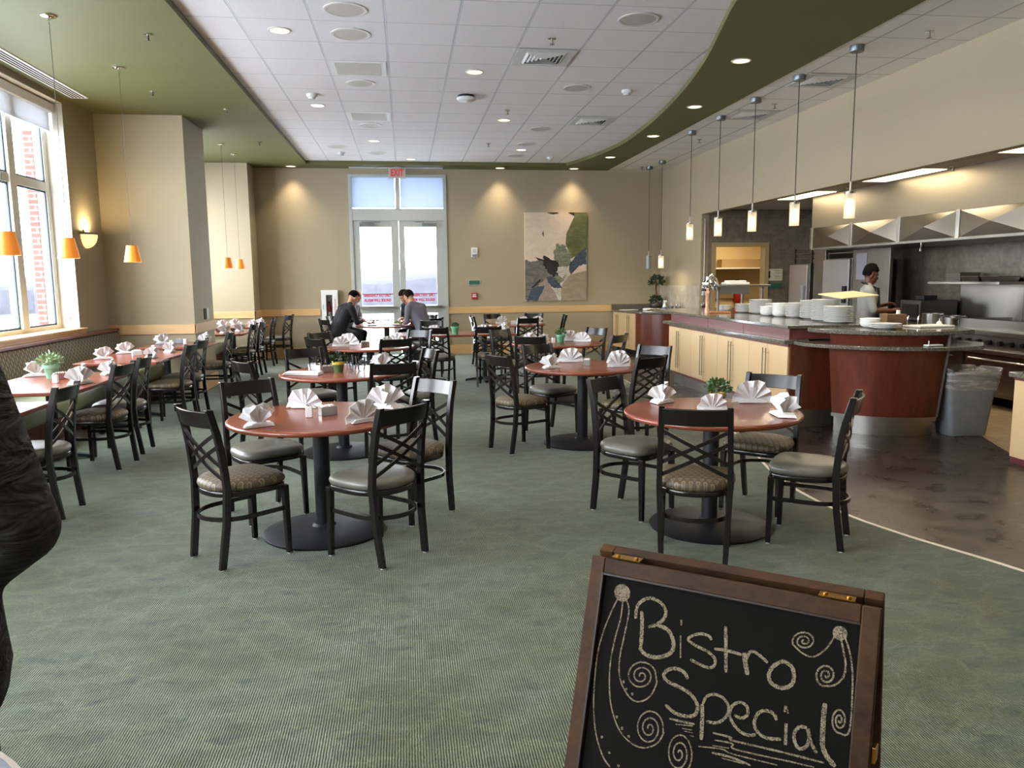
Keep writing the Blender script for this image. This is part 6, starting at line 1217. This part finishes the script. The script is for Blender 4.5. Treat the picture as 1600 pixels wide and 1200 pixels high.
for part in (0, 1):
    m = MB()
    for i, (s_, w_) in enumerate(CH_SCR):
        if (i >= 4) == bool(part): ribbon(m, s_, w_, -0.0074 + 0.00006 * i)
    for j, (c, r_) in enumerate([(c, 0.0028) for c in CH_DOT] + CH_BLOB):
        if (j == len(CH_DOT) + 1) == bool(part): m.add([(c[0] + r_ * math.cos(k * .393), c[1] + r_ * math.sin(k * .393), -0.0068 + 0.00002 * j) for k in range(16)], [tuple(range(16))])
    m.xform(BM_).build('scroll_drawing', m_ch, bo, smooth=0)

# ------------------------------------------------------------------ people
m_skin_l = plain('light_skin', 'b98468', 0.55, var=0.05, vs=30); m_skin_d = plain('dark_skin', '5a3626', 0.5, var=0.06, vs=30)
m_hair_d = plain('dark_hair', '0c0908', 0.85, var=0.3, vs=80, bump=0.6, bs=90); m_hair_b = plain('brown_hair', '1d140e', 0.85, var=0.3, vs=80, bump=0.6, bs=90); m_shoe = plain('shoe', '1a1614', 0.4); m_shoe_b = plain('brown_boot', '5b3c26', 0.5)
for hm_ in (m_hair_d, m_hair_b): hm_.node_tree.nodes['Principled BSDF'].inputs['Specular IOR Level'].default_value = 0.08
m_eye = plain('eye_white', 'd8d4cc', 0.3); m_iris = plain('iris', '20140c', 0.3)
def cone_cap(m, a, ra, b, rb, seg=14):
    a, b = Vector(a), Vector(b); m.tube([a, b], [ra, rb], seg); m.ell(a, (ra,) * 3, seg, 8); m.ell(b, (rb,) * 3, seg, 8)
def lerp(a, b, k): return Vector(a) * (1 - k) + Vector(b) * k
def person(label, loc, rz, J, mats, hair, hair_style, shoes=None, voxel=0.010, extra=None, group=None, hang=False):
    """J: joints in metres, figure facing +Y. One continuous remeshed body; hair, collar and shoes are children."""
    t = thing('person', label, 'person', loc, rz, group)
    C = []   # capsules: a, ra, b, rb, material slot (0 skin, 1 top, 2 trousers)
    pel, che, nek, hd = (Vector(J[k]) for k in ('pelvis', 'chest', 'neck', 'head'))
    up = (hd - nek).normalized(); fw = Vector(J['face']).normalized(); fw = (fw - up * fw.dot(up)).normalized(); rt = fw.cross(up)
    sl, sr = Vector(J['shl']), Vector(J['shr']); side = (sr - sl).normalized()
    mid = lerp(pel, che, 0.5)
    for s_ in (-1, 1):
        C += [(pel + side * 0.085 * s_, 0.115, mid + side * 0.075 * s_, 0.110, 1 if J.get('long', 1) else 2), (mid + side * 0.075 * s_, 0.110, che + side * 0.085 * s_, 0.118, 1)]
        C += [(che + side * 0.085 * s_, 0.115, (sr if s_ > 0 else sl) - side * 0.035 * s_, 0.072, 1)]
    C += [(pel, 0.125, pel - Vector((0, 0, 0.02)), 0.125, 2), (mid, 0.12, che, 0.125, 1), (che, 0.115, nek - up * 0.03, 0.062, 1), (nek - up * 0.02, 0.057, nek + up * 0.06, 0.054, 0), (sl, 0.06, nek, 0.05, 1), (sr, 0.06, nek, 0.05, 1)]
    for S_ in ('l', 'r'):
        sh, el, wr, ha = (Vector(J[k + S_]) for k in ('sh', 'el', 'wr', 'ha')); bs = J.get('bare', 0); cf_ = J.get('sleeve', 1.0)
        C += [(sh, 0.066, el, 0.047, 1)]
        if bs: C += [(el, 0.043, wr, 0.028, 0)]
        else: C += [(el, 0.048, wr, 0.038, 1)]
        C += [(wr, 0.028, lerp(wr, ha, 0.35), 0.027, 0)]
        fd = (ha - wr).normalized(); pn = Vector(J.get('palm' + S_, (0, 0, -1))); pn = (pn - fd * pn.dot(fd)).normalized(); sd = fd.cross(pn) * (1 if S_ == 'r' else -1)
        pb = wr + fd * 0.015; cur_ = J.get('curl', 0.38)
        for k in range(4):
            off = sd * (0.030 - 0.020 * k); root = pb + fd * 0.078 + off
            C += [(pb + off * 0.6, 0.015, root, 0.0115, 0)]
            Lk = (0.040, 0.046, 0.043, 0.034)[k]; d1 = (fd + pn * cur_).normalized(); d2 = (fd + pn * cur_ * 2.6).normalized(); d3 = (fd * 0.4 + pn * (0.4 + cur_ * 2.0)).normalized()
            q1 = root + d1 * Lk; q2 = q1 + d2 * Lk * 0.65; q3 = q2 + d3 * Lk * 0.5
            C += [(root, 0.0098, q1, 0.0090, 0), (q1, 0.0090, q2, 0.0084, 0), (q2, 0.0084, q3, 0.0074, 0)]
        th0 = pb + fd * 0.02 + sd * 0.026; th1 = th0 + (fd * 0.6 + sd * 0.7 + pn * 0.4).normalized() * 0.040; th2 = th1 + (fd * 0.9 + sd * 0.1 + pn * 0.5).normalized() * 0.032
        C += [(th0, 0.014, th1, 0.0115, 0), (th1, 0.0112, th2, 0.0090, 0)]
        hp, kn, an = (Vector(J[k + S_]) for k in ('hp', 'kn', 'an'))
        C += [(hp, 0.098, kn, 0.066, 2), (kn, 0.064, lerp(kn, an, 0.35), 0.062, 2), (lerp(kn, an, 0.35), 0.062, an, 0.045, 2)]
    m = MB()
    C = [(a, ra * (J.get('bulk', 1.0) if k == 1 else 1.0), b, rb * (J.get('bulk', 1.0) if k == 1 else 1.0), k) for a, ra, b, rb, k in C]
    for a, ra, b, rb, k in C: cone_cap(m, a, ra, b, rb)
    # head: cranium, jaw, nose, brow, ears, lips
    HM = Matrix((rt, fw, up)).transposed()
    def hp_(x, y, z): return hd + HM @ Vector((x, y, z))
    HB = [((0, -0.012, 0.030), (0.074, 0.094, 0.092)), ((0, 0.018, -0.035), (0.060, 0.072, 0.075)), ((0, 0.050, -0.078), (0.036, 0.034, 0.028)), ((0, 0.078, -0.016), (0.012, 0.024, 0.026)), ((0, 0.086, -0.028), (0.016, 0.018, 0.012)),
          ((0, 0.066, 0.022), (0.052, 0.020, 0.014)), ((0, 0.074, -0.056), (0.024, 0.012, 0.008)), ((0, 0.072, -0.066), (0.022, 0.012, 0.008)), ((0.045, 0.045, -0.018), (0.022, 0.026, 0.022)), ((-0.045, 0.045, -0.018), (0.022, 0.026, 0.022)),
          ((0.077, -0.005, -0.008), (0.010, 0.022, 0.032)), ((-0.077, -0.005, -0.008), (0.010, 0.022, 0.032))]
    for c, r_ in HB: m.ell(hp_(*c), r_, 16, 12, HM)
    cone_cap(m, nek + up * 0.03, 0.055, hd + up * -0.04 - fw * 0.015, 0.056)
    tmp = m.build('body_src', m_skin_l, None, smooth=0, fix=False)
    md = tmp.modifiers.new('r', 'REMESH'); md.mode = 'VOXEL'; md.voxel_size = voxel; md.use_smooth_shade = True
    ms = tmp.modifiers.new('s', 'SMOOTH'); ms.factor = 0.5; ms.iterations = 3
    bpy.context.view_layer.update(); me = bpy.data.meshes.new_from_object(tmp.evaluated_get(bpy.context.evaluated_depsgraph_get())); bpy.data.objects.remove(tmp)
    me.name = 'body'; me.materials.clear()
    for x in mats: me.materials.append(x)
    n = len(me.polygons); co = np.empty(n * 3); me.polygons.foreach_get('center', co); co = co.reshape(-1, 3); best = np.full(n, 1e9); idx = np.zeros(n, dtype=np.int32)
    for a, ra, b, rb, k in C:
        a = np.array(a); b = np.array(b); ab = b - a; tt = np.clip(((co - a) @ ab) / max(ab @ ab, 1e-9), 0, 1); d = np.linalg.norm(co - a - tt[:, None] * ab, axis=1) - (ra + (rb - ra) * tt); w_ = d < best; best[w_] = d[w_]; idx[w_] = k
    for c, r_ in HB: d = np.linalg.norm(co - np.array(hp_(*c)), axis=1) - max(r_); w_ = d < best; best[w_] = d[w_]; idx[w_] = 0
    me.polygons.foreach_set('material_index', idx); me.polygons.foreach_set('use_smooth', [True] * n); me.update()
    body = bpy.data.objects.new('body', me); COL.objects.link(body); body.parent = t
    for s_ in (-1, 1):
        e_ = MB(); e_.ell(hp_(0.030 * s_, 0.068, 0.002), (0.011, 0.009, 0.008), 12, 8, HM); e_.mat(1).ell(hp_(0.030 * s_, 0.0745, 0.002), (0.005, 0.004, 0.005), 10, 6, HM); e_.build('eye', [m_eye, m_iris], t, smooth=60)
        br = MB().tube([hp_(0.014 * s_, 0.084, 0.020), hp_(0.030 * s_, 0.082, 0.026), hp_(0.046 * s_, 0.070, 0.021)], 0.0045, 6); br.build('eyebrow', hair or m_hair_b, t, smooth=60)
    MB().tube([hp_(-0.020, 0.082, -0.060), hp_(0, 0.087, -0.061), hp_(0.020, 0.082, -0.060)], 0.0042, 6).build('lips', plain('lip_%d' % (len(bpy.data.materials)), '7d4438', 0.5), t, smooth=60)
    if hair:
        m = MB(); rg2 = random.Random(len(label)); vs = []; seg, rn = 30, 16
        for k in range(rn + 1):
            th_ = (0.64 if hair_style != 'curly' else 0.68) * PI * k / rn
            for i in range(seg):
                ph = 2 * PI * i / seg; x, y, z = math.sin(th_) * math.cos(ph), math.sin(th_) * math.sin(ph), math.cos(th_)
                lim = 1.0; fz = max(0, y)
                zz = z
                if y > 0.15: zz = max(z, 0.34 - 0.05 * abs(x)) if hair_style != 'bald' else max(z, 0.9)
                g = 1.06 + (0.05 * rg2.random() if hair_style == 'curly' else 0.012 * rg2.random()); 
                if hair_style == 'bun' and z > 0.3: g += 0.42 * (z - 0.3) * (1.0 if y < 0.4 else 0.6) + 0.03 * rg2.random()
                vs.append(hp_(x * 0.080 * g, -0.014 + y * 0.098 * g - (0.012 if y > 0.15 and z < 0.34 else 0), 0.030 + zz * 0.098 * g))
        fs = [(k * seg + i, (k + 1) * seg + i, (k + 1) * seg + (i + 1) % seg, k * seg + (i + 1) % seg) for k in range(rn) for i in range(seg)]
        m.add(vs, fs); m.build('hair', hair, t, smooth=80)
    if shoes:
        for S_ in ('l', 'r'):
            an = Vector(J['an' + S_]); f_ = Vector(J.get('foot', (0, 1, 0))).normalized(); z0 = an.z - 0.075; sdx = Vector((f_.y, -f_.x, 0))
            prof = [(-0.075, 0.030, 0.085), (-0.03, 0.036, 0.10), (0.04, 0.040, 0.085), (0.11, 0.045, 0.060), (0.165, 0.040, 0.048), (0.19, 0.022, 0.035)]
            MB().loft([[Vector((an.x, an.y, z0)) + f_ * d + sdx * a * w_ + Vector((0, 0, b * h)) for a, b in ((-1, 0), (1, 0), (1, 0.45), (0.6, 1), (-0.6, 1), (-1, 0.45))] for d, w_, h in prof]).build('shoe', shoes, t, smooth=50)
    return t, hp_
def sit(lean=0.30, hl=(-0.10, 0.42, 0.80), hr=(0.12, 0.40, 0.80), face=(0, 0.8, -0.6), drop=0.10):
    p = Vector((0, -0.03, 0.632)); c = p + Vector((0, lean, 0.36)); n = c + Vector((0, 0.10, 0.15)); h = n + Vector((0, 0.085, 0.115))
    J = dict(pelvis=p, chest=c, neck=n, head=h, face=face, shl=c + Vector((-0.195, 0.03, 0.085)), shr=c + Vector((0.195, 0.03, 0.085)))
    for S_, s_, H_ in (('l', -1, hl), ('r', 1, hr)):
        H_ = Vector(H_); sh = J['sh' + S_]; wr = H_ + Vector((0.02 * s_, -0.15, 0.012)); el = lerp(sh, wr, 0.52) + Vector((0.09 * s_, -0.05, -0.13))
        J.update({'el' + S_: el, 'wr' + S_: wr, 'ha' + S_: H_, 'hp' + S_: p + Vector((0.095 * s_, 0.03, -0.015)), 'kn' + S_: Vector((0.13 * s_, 0.38, 0.575)), 'an' + S_: Vector((0.12 * s_, 0.36 - drop, 0.082)), 'palm' + S_: (-0.4 * s_, 0, -1)})
    return J
G4 = None
m_suit = plain('black_suit', '0b0b0f', 0.9); m_tro = plain('black_trousers', '0b0b10', 0.9); m_gshirt = plain('grey_shirt', '7e7d84', 0.8); m_jeans = plain('dark_jeans', '252f42', 0.8, var=0.15, vs=30)
t_ = NT('grey_houndstooth'); x_, y_, z_ = t_.sep(t_.coord()); t_.set(t_.mix(t_.math('GREATER_THAN', t_.math('MULTIPLY', t_.math('SINE', t_.math('MULTIPLY', x_, 420.0)), t_.math('SINE', t_.math('MULTIPLY', z_, 420.0))), 0.0), srgb('6a6a72'), srgb('4f4f58')), 0.85); m_jacket = t_.mt
person('man in a black suit bent over his plate, seen from behind', (-1.22, 14.12, 0), -R(58), sit(0.20, (-0.12, 0.52, 0.825), (0.14, 0.56, 0.83)), [m_skin_l, m_suit, m_tro], m_hair_d, 'short', m_shoe)
person('bald man in grey eating behind the man in the black suit', (-1.18, 15.12, 0), -R(124), sit(0.18, (-0.12, 0.46, 0.825), (0.12, 0.46, 0.83)), [m_skin_l, m_gshirt, m_tro], None, 'bald', m_shoe)
person('curly-haired man in a grey jacket hunched over the table, seen from behind', (0.34, 14.02, 0), -R(-50), sit(0.22, (-0.12, 0.48, 0.825), (0.10, 0.46, 0.83)), [m_skin_l, m_jacket, m_jeans], m_hair_b, 'curly', m_shoe_b)
person('dark-haired man in black eating behind the man in the grey jacket', (0.28, 15.10, 0), -R(-128), sit(0.24, (-0.10, 0.50, 0.825), (0.12, 0.46, 0.83)), [m_skin_l, m_suit, m_tro], m_hair_b, 'short', m_shoe)
def stand(h=1.68):
    k = h / 1.75; p = Vector((0, 0, 0.95 * k)); c = p + Vector((0, 0.01, 0.37 * k)); n = c + Vector((0, 0.0, 0.165 * k)); hd = n + Vector((0, 0.03, 0.145 * k))
    J = dict(pelvis=p, chest=c, neck=n, head=hd, face=(0, 1, -0.12), shl=c + Vector((-0.19 * k, -0.01, 0.085)), shr=c + Vector((0.19 * k, -0.01, 0.085)))
    for S_, s_ in (('l', -1), ('r', 1)): J.update({'hp' + S_: p + Vector((0.095 * s_, 0, -0.03)), 'kn' + S_: Vector((0.11 * s_, 0.03, 0.50 * k)), 'an' + S_: Vector((0.12 * s_, -0.01, 0.082))})
    return J
J = stand(1.68); J.update(elr=Vector((0.24, 0.05, 1.10)), wrr=Vector((0.20, 0.28, 1.10)), har=Vector((0.16, 0.42, 1.14)), ell=Vector((-0.26, 0.04, 1.12)), wrl=Vector((-0.16, 0.24, 1.16)), hal=Vector((-0.10, 0.38, 1.20)), bare=1, palmr=(0, 0, -1), palml=(0.6, 0, -1), face=(0, 1, -0.25))
t, hp_ = person('cook in a grey shirt and dark apron reaching towards the range', (6.20, 9.95, 0), -R(112), J, [m_skin_d, plain('cook_shirt', '8a8b8b', 0.8), plain('cook_trousers', '1c1c20', 0.8)], m_hair_d, 'bun', m_shoe)
MB().tube([Vector((-0.085, -0.02, 1.45)), Vector((-0.04, -0.075, 1.475)), Vector((0.04, -0.075, 1.475)), Vector((0.085, -0.02, 1.45)), Vector((0.06, 0.10, 1.40)), Vector((-0.06, 0.10, 1.40))], 0.010, 6, True).build('apron_strap', m_black, t)
rings = [[(x * k, 0.02 + 0.13 * math.sqrt(max(0, 1 - (x / 0.24) ** 2)) * kk, z) for x in (-0.2, -0.12, -0.04, 0.04, 0.12, 0.2)] for z, k, kk in ((0.55, 1.05, 1.15), (0.80, 1.05, 1.15), (1.0, 1.0, 1.1), (1.2, 0.7, 1.12), (1.40, 0.45, 1.0))]
MB().loft(rings, False, False).build('apron', m_black, t, smooth=60, solid=0.004)
# standing person at the left edge, seen from behind, hand in the jacket pocket
J = stand(1.78); J.update(shr=Vector((0.185, -0.02, 1.425)), elr=Vector((0.278, -0.05, 1.215)), wrr=Vector((0.13, 0.10, 1.085)), har=Vector((0.06, 0.19, 1.05)), bulk=1.18, shl=Vector((-0.19, -0.02, 1.43)), ell=Vector((-0.33, -0.06, 1.14)), wrl=Vector((-0.25, 0.12, 1.0)), hal=Vector((-0.18, 0.22, 0.95)), palmr=(-1, 0, 0), palml=(1, 0, 0))
cn = NT('black_brown_jacket'); f_ = cn.noise(cn.mapping(cn.coord(), rot=(0, R(35), 0), sc=(1, 1, 3.2)), 6, 3, 0.55, 1.6); cn.set(cn.ramp(cn.noise(cn.coord(), 60, 3), [(0.35, srgb('120e0c')), (0.65, srgb('1e1815'))]), 0.9); cn.bump(f_, 0.9, 0.05); m_coat = cn.mt
person('person in a dark jacket at the left edge, elbow out, hand at the pocket', (-0.865, 1.26, 0), R(4), J, [m_skin_l, m_coat, m_tro], m_hair_d, 'short', m_shoe, voxel=0.010)
t = thing('pedestal_stand', 'pale round stand top with a white rim at the bottom left corner', 'stand', (-0.62, 0.59, 0)); MB().lathe([(0.29, 1.072), (0.30, 1.074), (0.30, 1.096), (0.292, 1.100)], seg=64, cap=False).build('rim', m_white, t, smooth=40); MB().lathe([(0.29, 1.074), (0.293, 1.0985), (0.001, 1.0985)], seg=64).build('top', plain('pale_top', '8f97a4', 0.35), t, smooth=40)
MB().cyl((0, 0, 0.03), (0, 0, 1.074), 0.04, seg=20).build('column', m_black, t); MB().lathe([(0.22, 0), (0.22, 0.015), (0.05, 0.05)], seg=40).build('base', m_black, t, smooth=40)
SC.render.film_transparent = False
